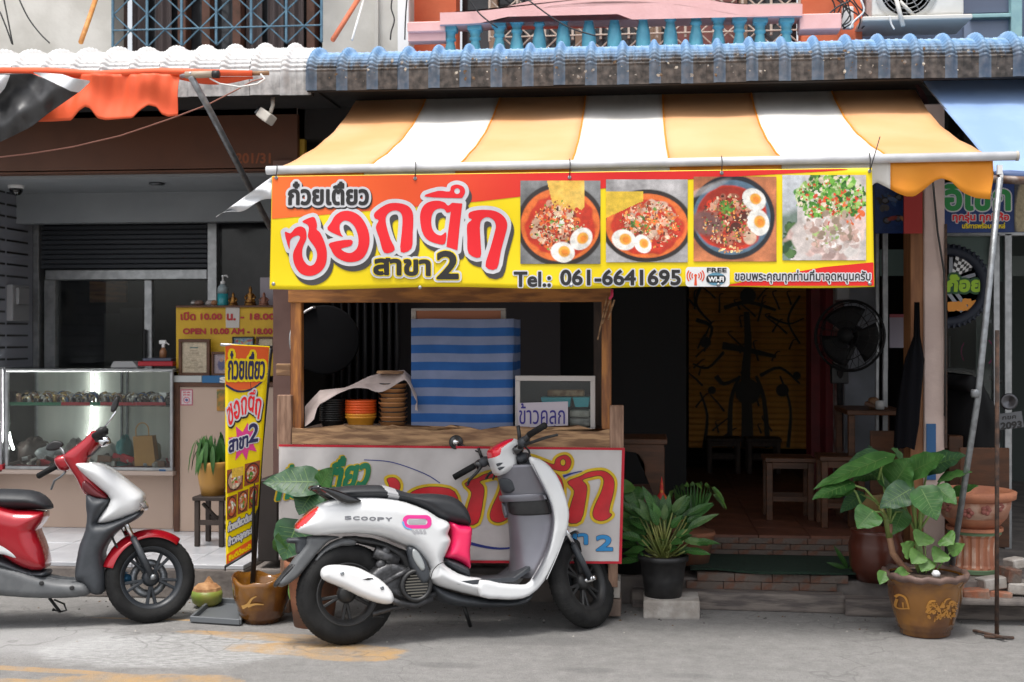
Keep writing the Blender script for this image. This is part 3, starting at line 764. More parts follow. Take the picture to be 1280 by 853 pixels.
# white pillar with its brown side
mb = MB(); pxf(mb, 1155, 130, 1181, .155, 7.45, .22, .006); obj('pillar', mb, mat('off_white_pillar', (.6, .47, .42), .75, c2=(.52, .4, .36), ns=6, bump=.15, bs=50), MS)
mb = MB(); pxf(mb, 1138, 130, 1154.5, .155, 7.47, .2, .004); obj('pillar_facing', mb, mat('brown_board', (.3, .13, .05), .6, c2=(.22, .09, .035), ns=5, stretch=(6, 6, 1)), MS)
mb = MB(); pxb(mb, 1181.5, 280, 1184, 560, 7.43, .02); obj('rust_strip', mb, rusty, MS)
mb = MB(); pxb(mb, 1130, 222, 1153, 292, 7.42, .02); obj('red_board', mb, mat('red_board_paint', (.35, .02, .015), .6), MS)
mb = MB(); pxb(mb, 1158, 530, 1170, 600, 7.44, .006); obj('blue_sticker', mb, mat('blue_print', (.02, .1, .25), .5), MS)
mb = MB(); mb.tube([P(1165, 215, 7.40), P(1172, 290, 7.40), P(1180, 340, 7.41), P(1182, 420, 7.41), P(1181, 520, 7.41)], .006, 6); obj('cable', mb, blackpl, MS)

# ================================================================== RIGHT SHOPHOUSE
RS = thing('shophouse', 'blue fronted shophouse at the right with pale teal window frames', 'building', (4.2, 9.5, 0))
ry = 8.75
mb = MB(); mb.box((x1 + .004, ry, 2.95), (7.5, ry + .2, 6.2)); obj('wall', mb, bluewall, RS)
mb = MB(); mb.box((P(1052, 0, 8.4).x, 8.4, 2.9), (P(1078, 0, 8.4).x, 8.55, 6.2), .005); obj('coral_post', mb, coral, RS)
mb = MB()
for q in ((1264, -20, 1278, 60), (1215, 17, 1264, 22)): pxb(mb, *q, ry - .08, .07, .004)
a, b = P(1214, 21, ry - .1), P(1262, 14, ry - .1)
obj('window_frame', mb, tealmetal, RS)
mb = MB(); pxb(mb, 1205, 20, 1264, 60, ry - .02, .015); obj('window_pane', mb, mat('blue_grey_glass', (.2, .25, .36), .25), RS)
mb = MB(); pxb(mb, 1205, -40, 1264, 16, ry - .02, .015); obj('window_pane', mb, mat('dark_blue_glass', (.1, .12, .18), .2), RS)
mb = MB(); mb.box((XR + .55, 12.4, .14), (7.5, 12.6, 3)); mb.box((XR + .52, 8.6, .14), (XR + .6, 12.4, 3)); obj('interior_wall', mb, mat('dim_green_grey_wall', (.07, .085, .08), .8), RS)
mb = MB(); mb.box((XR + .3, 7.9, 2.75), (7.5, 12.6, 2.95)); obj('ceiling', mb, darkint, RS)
gy2 = 8.45
for q in ((1100, 312, 1140, 345), (1181, 294, 1257, 352)): mb = MB(); pxb(mb, *q, gy2 + .06, .04); obj('transom_panel', mb, mat('pale_green_panel', (.13, .19, .17), .5, c2=(.1, .15, .14), ns=3), RS)
mb = MB()
for q in ((1242, 292, 1250), (1256, 292, 1265)): pxf(mb, *q, .14, gy2, .05, .003)
pxb(mb, 1181, 290, 1320, 295, gy2, .05, .003)
obj('door_frame', mb, alum, RS)
mb = MB(); pxf(mb, 1181, 352, 1242, .14, gy2 + .03, .006); obj('glass_pane', mb, clear, RS)
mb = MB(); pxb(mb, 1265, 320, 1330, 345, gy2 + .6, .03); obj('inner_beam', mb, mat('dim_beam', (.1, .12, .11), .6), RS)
mb = MB(); pxb(mb, 1112, 395, 1134, 435, gy2 + .02, .006); pn = obj('notice', mb, mat('pale_notice', (.3, .27, .33), .6), RS)
mb = MB(); pxb(mb, 1112, 393, 1134, 397, gy2 + .018, .006); obj('notice_edge', mb, mat('pink_notice', (.35, .08, .1), .6), RS)
mb = MB(); pxb(mb, 1181, 400, 1250, 404, 9.2, .05); 
for k in range(3): pxb(mb, 1186 + k * 16, 420, 1197 + k * 16, 470, 9.3, .08, .01)
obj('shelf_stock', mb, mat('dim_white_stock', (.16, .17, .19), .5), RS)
# fascia wall above openings at the roof
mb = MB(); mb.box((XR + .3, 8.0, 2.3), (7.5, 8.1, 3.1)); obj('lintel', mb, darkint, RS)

# ================================================================== ROOFS (corrugated canopy sheets, one bay each)
def canopy(label, root_px, px_first, px_last, nb, Y, ylow, yref, m, name='corrugated_canopy', k0=0, k1=0, drop=.105, H=.27, D=.34):
    xa = P(px_first, ylow, Y).x; xb = P(px_last, ylow, Y).x; pitch = (xb - xa) / nb
    z0 = P(yref, ylow, Y).z
    T = thing(name, label, 'canopy', (xa, Y, z0))
    prof = []
    for i in range(5): prof.append((0, drop * i / 4, 0, -1))
    n = 66
    for i in range(1, n + 1):
        an = math.pi / 2 * i / n; cr = .010 * abs(math.sin(i / n * 11 * math.pi)) - .006 if i < n else 0
        prof.append((D * (1 - math.cos(an)) , drop + (H - drop) * math.sin(an), cr, an))
    prof.append((D + .6, H + .03, 0, math.pi / 2))
    cs = [(0, .0), (.05, .012), (.1, .029), (.17, .035), (.23, .029), (.28, .012), (.33, 0), (.5, 0), (.52, .005), (.54, 0), (.74, 0), (.76, .005), (.78, 0), (1.0, 0)]
    mb = MB(); vs = []
    for (dy, dzz, cr, an) in prof:
        ny, nz = (-1, 0) if an < 0 else (-math.cos(an), math.sin(an))
        for (u, h) in cs:
            hh = h * (1 if an >= 0 else .15 + .85 * (dzz / drop) ** 1.5) + cr; vs.append((u * pitch, dy + ny * hh, dzz + nz * hh))
    w = len(cs); mb.add(vs, [(j * w + i, j * w + i + 1, (j + 1) * w + i + 1, (j + 1) * w + i) for j in range(len(prof) - 1) for i in range(w - 1)], True)
    s0 = obj('canopy_sheet', mb, m, T, local=True, fix=False)
    s0.location = (k0 * pitch, 0, 0)
    for i in range(k0 + 1, nb + k1):
        o = s0.copy(); C.collection.objects.link(o); o.parent = T; o.location = (i * pitch, rng.uniform(-.003, .003), rng.uniform(-.004, .004))
    # closed underside and end
    L0, L1 = k0 * pitch, (nb + k1) * pitch
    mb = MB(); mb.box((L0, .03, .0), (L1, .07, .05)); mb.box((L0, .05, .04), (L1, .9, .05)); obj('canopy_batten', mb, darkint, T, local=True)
    return T, pitch, xa, z0
def roof_mat(name, c, c2, dirt, z0=.09, z1=.15, amt=1.):
    ma = mat(name, c, .6, c2=c2, ns=6, bump=.1, bs=80); nt = ma.node_tree; b = nt.nodes['Principled BSDF']; L = nt.links.new
    cur = b.inputs['Base Color'].links[0].from_socket
    tc = nt.nodes.new('ShaderNodeTexCoord'); gm = nt.nodes.new('ShaderNodeNewGeometry'); sx = nt.nodes.new('ShaderNodeSeparateXYZ'); L(tc.outputs['Object'], sx.inputs[0])
    nz = nt.nodes.new('ShaderNodeTexNoise'); nz.inputs['Scale'].default_value = 9; nz.inputs['Detail'].default_value = 9; nz.inputs['Roughness'].default_value = .75
    mp = nt.nodes.new('ShaderNodeMapping'); mp.inputs['Scale'].default_value = (3, 1, .8); L(gm.outputs['Position'], mp.inputs[0]); L(mp.outputs[0], nz.inputs['Vector'])
    ad = nt.nodes.new('ShaderNodeMath'); ad.operation = 'MULTIPLY_ADD'; L(nz.outputs['Fac'], ad.inputs[0]); ad.inputs[1].default_value = -.2; L(sx.outputs['Z'], ad.inputs[2])
    mr = nt.nodes.new('ShaderNodeMapRange'); mr.inputs[1].default_value = z1 - .08; mr.inputs[2].default_value = z0 - .08; mr.inputs[3].default_value = 0; mr.inputs[4].default_value = amt; L(ad.outputs[0], mr.inputs[0])
    # ribs keep more of their paint
    rb = nt.nodes.new('ShaderNodeMath'); rb.operation = 'GREATER_THAN'; L(sx.outputs['X'], rb.inputs[0]); rb.inputs[1].default_value = .066
    r2 = nt.nodes.new('ShaderNodeMapRange'); r2.inputs[3].default_value = .72; r2.inputs[4].default_value = 1; L(rb.outputs[0], r2.inputs[0])
    mu = nt.nodes.new('ShaderNodeMath'); mu.operation = 'MULTIPLY'; L(mr.outputs[0], mu.inputs[0]); L(r2.outputs[0], mu.inputs[1])
    n2 = nt.nodes.new('ShaderNodeTexNoise'); n2.inputs['Scale'].default_value = 26; n2.inputs['Detail'].default_value = 8; L(gm.outputs['Position'], n2.inputs['Vector'])
    cr = nt.nodes.new('ShaderNodeValToRGB'); cr.color_ramp.elements[0].position = .38; cr.color_ramp.elements[1].position = .68
    cr.color_ramp.elements[0].color = (*[v * .45 for v in dirt], 1); cr.color_ramp.elements[1].color = (*[min(1, v * 1.9) for v in dirt], 1); L(n2.outputs['Fac'], cr.inputs[0])
    mx = nt.nodes.new('ShaderNodeMixRGB'); L(mu.outputs[0], mx.inputs[0]); L(cur, mx.inputs[1]); L(cr.outputs[0], mx.inputs[2]); L(mx.outputs[0], b.inputs['Base Color']); return ma
bluero = roof_mat('blue_roof_paint', (.14, .28, .48), (.3, .45, .62), (.06, .05, .044), .115, .2, 1.)
whitero = roof_mat('white_roof_paint', (.72, .71, .7), (.55, .55, .55), (.2, .19, .18), .03, .14, .7)
canopy('grimy blue corrugated canopy across the middle and right shopfronts', 700, 424 - 4, 1270 - 4, 21, 7.2, 107, 700, bluero, k0=-1, k1=3)
canopy('white corrugated canopy over the left shopfront', 150, 17 - 5, 355 - 5, 9, 7.25, 122, 200, whitero, k0=-7, k1=1, drop=.13, H=.33, D=.34)
# wind blown flakes caught on the blue canopy
mb = MB(); rf = random.Random(3)
for k in range(150):
    c_ = P(rf.uniform(400, 1278), 0, 7.16); z = P(700, 107, 7.2).z + .03 + rf.random() ** 1.6 * .13; s = rf.choice([.004, .006, .008, .012, .018]) * .7; M2 = Matrix.Translation((c_.x, 7.175 - .01 * rf.random(), z)) @ Matrix.Rotation(rf.random() * 3, 4, 'Y') @ Matrix.Rotation(rf.uniform(-.5, .5), 4, 'Z')
    mb.mat(k % 3).add([M2 @ Vector(v) for v in ((-s, 0, -s * .5), (s * .3, -.004, -s * .7), (s, .002, .1 * s), (.2 * s, -.006, s * .6), (-.7 * s, 0, s * .3))], [(0, 1, 2, 3, 4)], False)
o = obj('leaf_litter', mb, [mat('bleached_leaf', (.4, .36, .3), .9), mat('brown_dead_leaf', (.13, .08, .045), .9), mat('grey_lichen', (.24, .22, .2), .9)], fix=False); o['kind'] = 'stuff'; o['label'] = 'dead leaves and flakes caught on the blue canopy'
mb = MB()
for k in range(260):
    x = rf.uniform(-3.4, 3.2); y = 6.98 - rf.random() ** 2 * (.35 if k % 3 else 2.2); s = rf.uniform(.003, .009); an = rf.random() * 6
    pts = [Vector((x + s * math.cos(an + i * 1.57) * rf.uniform(.7, 1.3), y + s * math.sin(an + i * 1.57) * rf.uniform(.7, 1.3), 0)) for i in range(4)] + [Vector((x, y, s * .8))]
    mb.mat(k % 3).add(pts, [(0, 1, 4), (1, 2, 4), (2, 3, 4), (3, 0, 4)], False)
o = obj('gravel', mb, [mat('grit_pale', (.35, .33, .3), .9), mat('grit_dark', (.06, .055, .05), .9), MATS['brown_dead_leaf']], fix=False); o['kind'] = 'stuff'; o['label'] = 'loose grit and leaf crumbs along the kerb'
# soffit sheet under canopies, deep shade put into its near-black colour
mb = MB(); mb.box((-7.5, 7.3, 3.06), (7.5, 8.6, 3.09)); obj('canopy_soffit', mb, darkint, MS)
mb = MB(); mb.box((-7.5, 7.9, 2.9), (P(372, 0, 7.9).x, 8.0, 3.07)); obj('upper_fascia', mb, mat('stained_band', (.2, .18, .16), .8, c2=(.12, .05, .03), ns=7, stretch=(3, 1, 1)), LS)
# ================================================================== STRIPED AWNING
YB, YF = 7.9, 6.09
cvo = mat('orange_canvas', (.7, .33, .13), .75, c2=(.73, .41, .21), ns=1.6, lo=.35, hi=.65, bump=.08, bs=200)
cvy = mat('deep_orange_canvas', (.82, .3, .015), .55, c2=(.78, .27, .012), ns=5)
cvw = mat('white_canvas', (.74, .71, .67), .75, c2=(.6, .57, .52), ns=2.5, lo=.5, hi=.85, stretch=(2.5, .6, 1), bump=.06, bs=200)
AW = thing('striped_awning', 'orange and white striped canvas awning over the noodle shop', 'awning', (-.1, YF, 2.3))
bx = [450, 536, 628, 733, 828, 937, 1036, 1140]; fx = [345, 458.5, 572, 714, 837, 977.5, 1113, 1240]
XBk = [P(p, 118, YB).x for p in bx]; XFr = [P(p, 205, YF).x for p in fx]
ZB = 3.02
def aw_pt(i, u, v, dz=0.):          # i stripe, u across, v 0 back..1 front
    xb = XBk[i] + (XBk[i + 1] - XBk[i]) * u; xf = XFr[i] + (XFr[i + 1] - XFr[i]) * u
    g = (i + u) / 7; sag = .05 * math.sin(math.pi * v) + .004 * math.sin(g * 40) * math.sin(math.pi * v) + .003 * math.sin(v * 31 + g * 17)
    zf = P(345, 213, YF).z + (P(1240, 196, YF).z - P(345, 213, YF).z) * g
    x = xb + (xf - xb) * v + .06 * math.sin(math.pi * v) * (g - .5) * -1.2
    return Vector((x, YB + (YF - YB) * v, ZB + (zf - ZB) * v - sag + dz))
for i in range(7):
    mb = MB(); mb.sheet(lambda u, v: aw_pt(i, u, v), 10, 18, .003, (0, 0, 1)); obj('canvas_stripe', mb, cvo if i % 2 == 0 else cvw, AW)
for i in range(1, 7):                       # stitched seams
    mb = MB(); mb.tube([aw_pt(i, 0, v / 16, .004) for v in range(17)], .0045, 5); obj('seam', mb, cvy, AW)
mb = MB(); a = P(334, 213.5, YF - .01); b = P(1269, 195.5, YF - .01); a.y = b.y = YF - .02; mb.tube([a, b], .021, 16)
whbar = mat('white_enamel_tube', (.72, .72, .74), .35, c2=(.6, .6, .62), ns=9)
obj('front_bar', mb, whbar, AW)
mb = MB(); mb.tube([b, b + (b - a).normalized() * .012], .023, 16); obj('bar_end_cap', mb, mat('yellowed_plastic', (.5, .45, .38), .5), AW)
mb = MB(); mb.tube([Vector((XBk[0], YB - .03, ZB + .02)), Vector((XBk[7], YB - .03, ZB + .02))], .04, 14); obj('roller_tube', mb, alumdark, AW)
# front valance behind the banner, scalloped to the right of it
def valance(px0, px1, m, scal=None):
    mb = MB()
    def fn(u, v):
        px = px0 + (px1 - px0) * u; top = P(px, 213.5 - (px - 334) * 18 / 935 + 3, YF)
        d = scal(px) if scal else 14
        p = P(px, 213.5 - (px - 334) * 18 / 935 + 3 + d * v, YF); p.y = YF + .012 * math.sin(px * .11) * v; return p
    mb.sheet(fn, max(6, int((px1 - px0) / 4)), 5, .002, (0, 1, 0)); obj('valance', mb, m, AW)
def sc(px):      # scallop depth in px (measured right of the banner)
    pts = [(1080, 40), (1092, 22), (1097, 20), (1108, 26), (1122, 35), (1132, 39), (1143, 39), (1155, 31), (1168, 20), (1176, 17), (1188, 21), (1202, 34), (1220, 42), (1240, 45)]
    for a_, b_ in zip(pts[:-1], pts[1:]):
        if a_[0] <= px <= b_[0]: return 6 + a_[1] + (b_[1] - a_[1]) * (px - a_[0]) / (b_[0] - a_[0])
    return 22 + 12 * math.cos(px / 36 * math.pi)
for k, (a_, b_) in enumerate(((345, 455), (455, 569), (569, 714), (714, 837), (837, 977), (977, 1113), (1113, 1241))): valance(a_, b_, cvy if k % 2 == 0 else cvw, sc if b_ > 1000 else None)
for x_ in (XFr[1], XFr[6]):            # folding arms from the wall
    mb = MB(); mb.tube([Vector((x_, YB - .05, ZB - .1)), Vector((x_ + .35, (YB + YF) / 2, ZB - .68)), Vector((x_, YF + .03, 2.32))], .018, 8); obj('folding_arm', mb, alum, AW)

# ================================================================== MAIN BANNER
BYp = YF - .055
def wav(px, py): return .005 * math.sin(px * .045 + py * .012) + .003 * math.sin(px * .017 - py * .05)
def BN(px, py, lay=0): return P(px, py, BYp + wav(px, py) - .0016 * lay)
BAN = thing('shop_banner', 'large yellow and orange banner with red Thai lettering and noodle pictures under the awning', 'banner', P(715, 360, BYp))
def topy(px): return 220.5 - (px - 340) * 10.5 / 750
def boty(px): return 361 - (px - 337) * 2.5 / 756 + (1.5 * math.sin(px * .02))
def ban_mat():
    ma = bpy.data.materials.new('banner_vinyl'); ma.use_nodes = True; nt = ma.node_tree; b = nt.nodes['Principled BSDF']; tc = nt.nodes.new('ShaderNodeTexCoord'); sx = nt.nodes.new('ShaderNodeSeparateXYZ')
    nt.links.new(tc.outputs['Object'], sx.inputs[0]); r = nt.nodes.new('ShaderNodeMapRange'); r.inputs[1].default_value = -1.4; r.inputs[2].default_value = -.15; nt.links.new(sx.outputs['X'], r.inputs[0])
    m = nt.nodes.new('ShaderNodeMixRGB'); m.inputs[1].default_value = (.92, .16, .02, 1); m.inputs[2].default_value = (.72, .015, .012, 1); nt.links.new(r.outputs[0], m.inputs[0]); nt.links.new(m.outputs[0], b.inputs['Base Color']); b.inputs['Roughness'].default_value = .4; return ma
banred = ban_mat()
inky = mat('yellow_print', (.9, .68, .0), .4); inkr = mat('red_print', (.8, .012, .02), .38); inkw = mat('silver_white_print', (.66, .66, .68), .42, c2=(.6, .6, .63), ns=12); inkk = mat('black_print', (.018, .016, .016), .45); inkg = mat('charcoal_print', (.06, .055, .055), .5)
mb = MB()
def bfn(u, v):
    x0_ = 340 - 3 * v; x1_ = 1090 + 3 * v; px = x0_ + (x1_ - x0_) * u; return BN(px, topy(px) + (boty(px) - topy(px)) * v)
mb.sheet(bfn, 180, 24, .002, (0, 1, 0)); obj('banner_sheet', mb, inky, BAN)
org = [(340.5, 221), (1075, 211), (1040, 214), (800, 228), (760, 235), (700, 243), (650, 246), (600, 252), (540, 257), (470, 263), (400, 269), (339.5, 274)]
mb = MB(); flat(mb, segs(org), BN, 1, cell=1.2)
low = [(905, 357.5), (960, 346), (1030, 334), (1092, 328), (1092.5, 357.5)]
obj('printed_colour_field', mb, banred, BAN, fix=False)
mb = MB(); flat(mb, segs(low), BN, 1, cell=1.2); obj('printed_colour_field', mb, banred, BAN, fix=False)
def Z1(p): return [(340 + x / 5.6875, 215 + y / 5.6875) for x, y in p]
def Z2(p): return [(460 + x / 5.685, 215 + y / 5.685) for x, y in p]
so = Z1([(90, 430), (130, 437), (165, 400), (205, 388), (235, 405), (245, 440), (243, 480), (225, 520), (215, 560), (218, 610), (240, 650), (270, 668), (300, 655), (318, 615), (318, 570), (300, 530), (270, 490), (255, 460), (258, 430), (262, 400), (250, 375), (215, 352), (290, 320), (312, 345), (320, 380), (318, 410), (340, 430), (365, 480), (385, 540), (390, 600), (380, 660), (345, 710), (290, 738), (240, 738), (195, 715), (165, 670), (150, 620), (152, 570), (175, 520), (195, 480), (198, 460), (180, 453), (150, 465), (128, 490), (122, 550)])
oo = Z1([(395, 412), (420, 360), (450, 310), (500, 280), (560, 280), (620, 310), (665, 370), (690, 440), (692, 510), (670, 580), (630, 625), (570, 642), (510, 635), (450, 600), (420, 550), (412, 505), (560, 482), (562, 525), (495, 545), (510, 565), (545, 577), (575, 570), (605, 540), (615, 490), (605, 430), (580, 380), (545, 352), (510, 348), (485, 370), (480, 400), (490, 440), (500, 462)])
k1_ = Z2([(45, 295), (90, 255), (150, 225), (220, 222), (280, 240), (312, 275), (322, 330), (318, 430), (308, 545), (232, 568), (240, 430), (245, 340), (235, 295), (205, 275), (165, 280), (135, 305), (125, 340), (135, 400), (160, 480), (190, 555), (115, 575), (80, 470), (55, 395), (75, 345), (48, 330)])
ta = Z2([(370, 340), (375, 280), (400, 235), (445, 210), (500, 205), (545, 218), (570, 240), (605, 218), (622, 262), (588, 283), (560, 290), (540, 265), (500, 262), (465, 285), (450, 335), (455, 400), (480, 438), (520, 452), (555, 430), (545, 512), (480, 508), (420, 480), (385, 425)])
tb = Z2([(596, 245), (603, 220), (670, 225), (655, 350), (635, 558), (557, 532), (570, 420), (588, 283)])
ue = Z2([(400, 175), (500, 135), (578, 140), (590, 105), (630, 90), (675, 105), (690, 140), (675, 175), (640, 187)])
k2_ = Z2([(720, 290), (780, 272), (870, 272), (930, 290), (975, 330), (990, 380), (975, 450), (945, 560), (915, 688), (835, 672), (870, 540), (900, 430), (908, 380), (890, 340), (845, 322), (805, 345), (795, 400), (800, 500), (797, 608), (715, 580), (705, 470), (705, 375), (738, 340), (715, 325)])
def sm(p, cor=()): return segs(smooth_pts(p, 3, corners=cor))
def cw(p):      # orient clockwise-consistent
    a = sum((p[i][0] * p[(i + 1) % len(p)][1] - p[(i + 1) % len(p)][0] * p[i][1]) for i in range(len(p))); return p if a > 0 else p[::-1]
letters = [sm(cw(so)), sm(cw(oo)), segs(smooth_pts(cw(k1_), 3)), sm(cw(ta)), segs(cw(tb)), np.vstack([segs(smooth_pts(cw(ue), 3)), segs(circ(460 + 633 / 5.685, 215 + 137 / 5.685, 3.6, rev=True))]), segs(smooth_pts(cw(k2_), 3))]
big = np.vstack(letters)
mb = MB(); flat(mb, big, BN, 2, grow=5, cell=.6, shift=(3.5, 6.5)); flat(mb, big, BN, 2.3, grow=5, cell=.6, shift=(1.5, 3)); obj('lettering_shadow', mb, inkg, BAN, fix=False)
mb = MB(); flat(mb, big, BN, 3, grow=5, cell=.5); obj('lettering_outline', mb, inkw, BAN, fix=False)
mb = MB(); flat(mb, big, BN, 4, cell=.4); obj('lettering', mb, inkr, BAN, fix=False)
t1 = text_fit('ก๋วยเตี๋ยว', 361, 460, 255.5, 18, shear=.0)
mb = MB(); flat(mb, t1, BN, 3.3, grow=4.2, cell=.5, shift=(1.2, 1.8)); obj('lettering_shadow', mb, inkk, BAN, fix=False)
mb = MB(); flat(mb, t1, BN, 3.8, grow=4, cell=.5); obj('lettering_outline', mb, inkw, BAN, fix=False)
mb = MB(); flat(mb, t1, BN, 5, grow=1.15, cell=.33); obj('lettering', mb, inkk, BAN, fix=False)
t2 = np.vstack([text_fit('สาขา', 468, 537, 342.5, 18, rot=-.02), text_fit('2', 547, 572, 348, 33, ref='2')])
mb = MB(); flat(mb, t2, BN, 5, grow=5.2, cell=.5); obj('lettering_outline', mb, inkw, BAN, fix=False)
mb = MB(); flat(mb, t2, BN, 6, grow=2.8, cell=.4); obj('lettering_edge', mb, inky, BAN, fix=False)
mb = MB(); flat(mb, t2, BN, 7, grow=1.5, cell=.33); obj('lettering', mb, inkk, BAN, fix=False)
t3 = text_fit('Tel.:', 643, 688, 358, 17.5, ref='T'); t4 = text_fit('061-6641695', 701, 850, 356, 18, ref='6')
t34 = np.vstack([t3, t4]); mb = MB(); flat(mb, t34, BN, 2, grow=2.4, cell=.4); obj('phone_outline', mb, inkw, BAN, fix=False)
mb = MB(); flat(mb, t34, BN, 3, grow=.85, cell=.33); obj('phone_number', mb, inkk, BAN, fix=False)
t5 = text_fit('ขอบพระคุณทุกท่านที่มาอุดหนุนครับ', 919, 1088, 350.5, 8.2)
mb = MB(); flat(mb, t5, BN, 2.4, grow=1.6, cell=.4); obj('thanks_outline', mb, inkw, BAN, fix=False)
mb = MB(); flat(mb, t5, BN, 3.2, grow=.28, cell=.25); obj('thanks_lettering', mb, inkk, BAN, fix=False)
def rrect(x0, y0, x1, y1, r_, n=5):
    p = []
    for (cx, cy, a0) in ((x1 - r_, y1 - r_, 0), (x0 + r_, y1 - r_, 90), (x0 + r_, y0 + r_, 180), (x1 - r_, y0 + r_, 270)):
        for k in range(n + 1): an = R(a0 + 90 * k / n); p.append((cx + r_ * math.cos(an), cy + r_ * math.sin(an)))
    return p
mb = MB(); flat(mb, segs(rrect(857, 334, 912, 358.5, 4)), BN, 2, cell=.5); obj('wifi_panel', mb, mat('white_print', (.8, .8, .8), .4), BAN, fix=False)
mb = MB(); flat(mb, segs(circ(869.5, 344.5, 1.8)), BN, 3, cell=.3); flat(mb, segs([(868.6, 345), (870.4, 345), (871.3, 357), (867.7, 357)]), BN, 3.1, cell=.3)
for r_ in (4.6, 7.6, 10.6):
    for s_ in (0, 1):
        a0 = math.pi * s_; pts = [(869.5 + r_ * math.cos(a0 + t_ * .12), 345 + r_ * .95 * math.sin(a0 + t_ * .12)) for t_ in range(-6, 7)]
        flat(mb, segs(stroke(pts, 1.5)), BN, 3, cell=.3)
obj('wifi_symbol', mb, mat('orange_red_print', (.75, .08, .02), .4), BAN, fix=False)
mb = MB(); flat(mb, segs(circ(895, 349, 12.5, 8)), BN, 3, cell=.4); obj('wifi_disc', mb, mat('steel_blue_print', (.12, .3, .42), .4), BAN, fix=False)
mb = MB(); flat(mb, text_fit('FREE', 884, 908, 340.5, 5.2, ref='F'), BN, 4, grow=.35, cell=.25); flat(mb, segs(rrect(883, 344.5, 907, 353.5, 3)), BN, 3.6, cell=.4); obj('wifi_lettering', mb, inkk, BAN, fix=False)
mb = MB(); flat(mb, text_fit('WI-FI', 885.5, 904.5, 352, 5.6, ref='W'), BN, 5, grow=.35, cell=.25); obj('wifi_lettering', mb, MATS['white_print'], BAN, fix=False)
# pictures of food
RED, ORA, BRN, PORK, GRN, WHT, YLK = (.55, .035, .012), (.75, .16, .03), (.12, .03, .02), (.62, .33, .22), (.1, .25, .03), (.75, .72, .66), (.85, .33, .03)
def egg(p, x, y, r_, rot=0.): p.ell(x, y, r_, r_ * .82, (.85, .82, .76), rot, .08); p.ell(x + r_ * .12, y - r_ * .05, r_ * .5, r_ * .45, (.88, .42, .06), rot, .2); p.ell(x + r_ * .18, y, r_ * .3, r_ * .26, (.85, .26, .03), rot, .5)
def bowl(bg, rim, seed, inner=ORA, cx=.5, cy=.53, rx=.55, ry=.5):
    p = Paint(90, 90, bg); n = p.noise(5, seed); p.a *= (.6 + .8 * n)[..., None]
    p.ell(cx, cy, rx, ry, rim); p.ell(cx, cy, rx * .9, ry * .88, inner); p.ell(cx, cy + .01, rx * .8, ry * .76, RED, 0, .06, .15)
    return p
p1 = bowl((.2, .2, .2), (.03, .022, .02), 3); p1.blobs(150, .45, .55, .28, .27, [PORK, RED, ORA, (.7, .45, .3), (.4, .05, .02)], (.02, .06), 5)
p1.ell(.22, .52, .08, .08, (.62, .38, .25), 0, .2); p1.ell(.18, .64, .06, .06, (.62, .4, .28), 0, .2); p1.blobs(22, .45, .5, .08, .07, [GRN, (.25, .4, .1), WHT], (.02, .04), 8)
m_ = ((p1.X > .33) & (p1.X < .8) & (p1.Y < .36 - .12 * np.abs(p1.X - .52) + .02 * np.sin(p1.X * 60)) & (p1.X > .33 + .25 * p1.Y)).astype(float); p1.fill(m_, (.72, .42, .06)); p1.fill(m_ * p1.noise(14, 5) * .5, (.85, .6, .15))
p1.blobs(120, .45, .55, .26, .25, [PORK, (.8, .6, .42), (.35, .05, .02), ORA, (.65, .1, .03)], (.012, .035), 51); p1.bits(260, .46, .55, .34, .32, 61); egg(p1, .53, .86, .15, .2); egg(p1, .76, .7, .15, -.7); p1.emit(BAN, 'food_picture', BN, 650.5, 226, 750.5, 330, 3)
p2 = bowl((.4, .38, .38), (.03, .022, .02), 7, rx=.56, ry=.44, cy=.56); p2.blobs(110, .55, .5, .3, .22, [PORK, (.6, .4, .3), RED, ORA, (.5, .2, .1)], (.02, .07), 9)
m_ = ((p2.X < .46) & (p2.Y > .14) & (p2.Y < .42 - .45 * (p2.X - .1))).astype(float); p2.fill(m_, (.7, .46, .04)); p2.ell(.6, .33, .16, .06, (.62, .4, .3), -.2, .15); p2.blobs(30, .45, .53, .13, .1, [GRN, (.05, .12, .02)], (.02, .05), 10)
p2.blobs(120, .55, .52, .32, .24, [PORK, (.8, .55, .4), (.4, .06, .02), ORA], (.012, .035), 52); p2.bits(260, .55, .55, .38, .28, 62); egg(p2, .22, .73, .15, .3); egg(p2, .45, .78, .12, .9); p2.emit(BAN, 'food_picture', BN, 757.5, 224.5, 859.5, 328, 3)
p3 = bowl((.5, .17, .07), (.02, .02, .025), 11, inner=(.1, .17, .24), rx=.52, ry=.5, cx=.46, cy=.48); p3.ell(.44, .48, .4, .36, (.36, .03, .015), 0, .05); p3.blobs(150, .45, .5, .34, .28, [(.3, .1, .06), PORK, RED, BRN, (.5, .16, .1)], (.02, .07), 12)
p3.ell(.15, .55, .2, .14, (.2, .09, .08), .2, .3); p3.blobs(14, .4, .36, .08, .07, [GRN, (.1, .3, .05)], (.03, .05), 4); egg(p3, .73, .27, .15, .6); egg(p3, .78, .54, .16, 1.2); p3.ell(.68, .72, .08, .08, (.66, .45, .32), 0, .2)
p3.blobs(40, .45, .86, .15, .04, [(.8, .6, .3), (.75, .3, .1)], (.008, .016), 3); p3.bits(300, .42, .52, .32, .3, 63); egg(p3, .73, .27, .14, .6); egg(p3, .78, .54, .15, 1.2); p3.ell(.12, .16, .3, .04, (.55, .5, .48), -.4, .6, 0, .5); p3.emit(BAN, 'food_picture', BN, 867, 221, 970.5, 327, 3)
